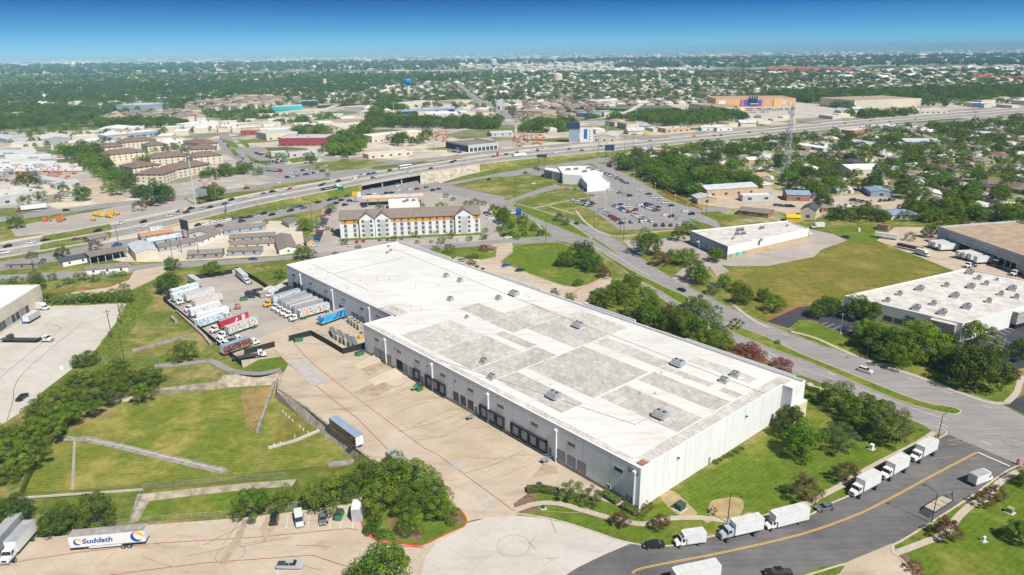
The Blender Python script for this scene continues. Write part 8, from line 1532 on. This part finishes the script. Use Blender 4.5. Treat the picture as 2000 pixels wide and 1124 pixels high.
H([(1500,133),(1705,138),(1705,145),(1500,142)], 30, .1, 75, 1.7, [15]); H([(1880,150),(2080,150),(2080,156),(1880,155)], 30, .1, 76, 1.7, [15]); H([(1370,142),(1700,138),(1750,152),(1380,160)], 34, .1, 61, 1.6, [2, 2, 5, 2]); H([(1010,135),(1370,130),(1370,162),(1010,168)], 44, .4, 62, 1.6, [3, 7, 0, 5]); H([(1450,145),(2100,128),(2100,150),(1750,160)], 70, .45, 63, 2.2, [3, 7, 5])
H([(700,218),(1000,205),(1000,230),(720,235)], 34, .35, 64, 1.7, [8, 9, 10, 4, 3]); H([(500,240),(640,226),(700,240),(640,262),(520,262)], 34, .4, 65, 1.8, [8, 9, 10, 4]); H([(0,288),(200,266),(420,240),(640,232),(700,222),(700,250),(640,262),(430,268),(210,296)], 30, .35, 66, 1.7, [8, 9, 10]); H([(1850,205),(2090,192),(2090,205),(1850,218)], 36, .3, 67, 1.8, [8, 9, 10, 3]); H([(1020,255),(1120,240),(1280,240),(1280,262),(1100,262)], 36, .45, 68, 1.6, [8, 9, 10, 4]); H([(1300,252),(1500,232),(1700,214),(1800,206),(1800,214),(1500,246),(1300,264)], 34, .5, 69, 1.4, [8, 9, 10, 4]); H([(-60,212),(400,200),(400,194),(-60,204)], 60, .4, 70, 2, [8, 9, 3, 12])
for (y0, y1, x0, x1, spc, s_) in ((22,33,-100,2100,90,3.4), (8,21,-100,2100,190,6)): H([hy(x0,y1),hy(x1,y1),hy(x1,y0),hy(x0,y0)], spc, .86 if s_ > 5 else .6, int(y0), s_, [11, 12, 5, 12, 3])
hv = []
for h_ in hs_:
    x, y = PX((h_[0], h_[1], 2))
    if -40 < x < 2040: hv.append((h_[2] * 14 * F / Vector((h_[0], h_[1], -CAM_H)).length, x, y, h_))
hv.sort(key=lambda q: -q[0])
for px, x, y, h_ in hv[:290]:
    me, nm = HM[h_[3]]; o = link('house', me, None, (h_[0], h_[1], 0), h_[4]); o.scale = (h_[2],) * 3; o['category'] = 'house'; pl = 'in the right hand neighbourhood' if x > 1180 and y > 225 else 'in the far apartments' if x < 640 and y < 250 else 'in the commercial strip' if y > 205 else 'in the distant suburb'
    if y > 225 and x > 1180: pl = 'in the ' + ('front' if y > 360 else 'middle' if y > 310 else 'back') + ' right neighbourhood'
    o['group'] = 'houses ' + pl; AUTO.append((o, nm + ' roofed house', pl))
instancer('distant_town', [(h_[0], h_[1], 0, h_[2], h_[4], h_[3]) for _, _, _, h_ in hv[290:]], [m_ for m_, _ in HM])
print('HOUSES', len(hv))
# ================================================================ HAZE
hz = MB().box(-31000, 31000, -400, 31000, -6, 190).build('haze', None); hz.data.materials.clear(); hz['kind'] = 'stuff'
m = bpy.data.materials.new('haze'); m.use_nodes = True; t = m.node_tree; t.nodes.clear(); o_ = t.nodes.new('ShaderNodeOutputMaterial'); pv = t.nodes.new('ShaderNodeVolumePrincipled')
pv.inputs['Color'].default_value = (.42, .78, 1, 1); pv.inputs['Density'].default_value = 7.5e-5; pv.inputs['Anisotropy'].default_value = -.35; t.links.new(pv.outputs[0], o_.inputs['Volume']); hz.data.materials.append(m)
# past 290 cars in view the rest is one object
cars_ = [o for o in bpy.data.objects if o.get('category') in ('car', 'pickup truck', 'van') and not o.parent and o.location[1] > 0]
cars_.sort(key=lambda o: Vector((o.location[0], o.location[1], o.location[2] - CAM_H)).length); extra = [o for o in cars_[285:] if o.data]; ms_ = []; pts = []
for o in extra:
    if o.data not in ms_: ms_.append(o.data)
    pts.append((*o.location, 1.0, o.rotation_euler[2], ms_.index(o.data)))
ids = {id(o) for o in extra}; AUTO = [q for q in AUTO if q[0] not in extra]
for o in extra: bpy.data.objects.remove(o)
instancer('distant_cars', pts, ms_)
# ================================================================ LABELS that count along a row
from collections import defaultdict
ORD = ['first', 'second', 'third', 'fourth', 'fifth', 'sixth', 'seventh', 'eighth', 'ninth', 'tenth', 'eleventh', 'twelfth', 'thirteenth', 'fourteenth', 'fifteenth', 'sixteenth', 'seventeenth', 'eighteenth', 'nineteenth', 'twentieth']
TENS = {2: 'twenty', 3: 'thirty', 4: 'forty', 5: 'fifty', 6: 'sixty', 7: 'seventy', 8: 'eighty', 9: 'ninety'}
def ordn(i):
    if i < 20: return ORD[i]
    n = i + 1; t_, u = divmod(n, 10)
    if n >= 100: return '%dth' % n
    return (TENS[t_][:-1] + 'ieth') if u == 0 else TENS[t_] + '-' + ORD[u - 1]
grp = defaultdict(list)
for o, noun, place in AUTO: grp[(noun, place)].append(o)
for (noun, place), L_ in grp.items():
    L_.sort(key=lambda o: PX(o.location)[0])
    if len(L_) == 1: L_[0]['label'] = '%s %s' % (noun, place); continue
    for i, o in enumerate(L_):
        o['label'] = '%s from left of the %ss %s' % (ordn(i), noun, place)
        if len(o['label'].split()) > 16: print('LONG', o['label'])
for o in bpy.data.objects:
    if o.get('group') == 'vehicles x': del o['group']
print('OBJECTS', len(bpy.data.objects))
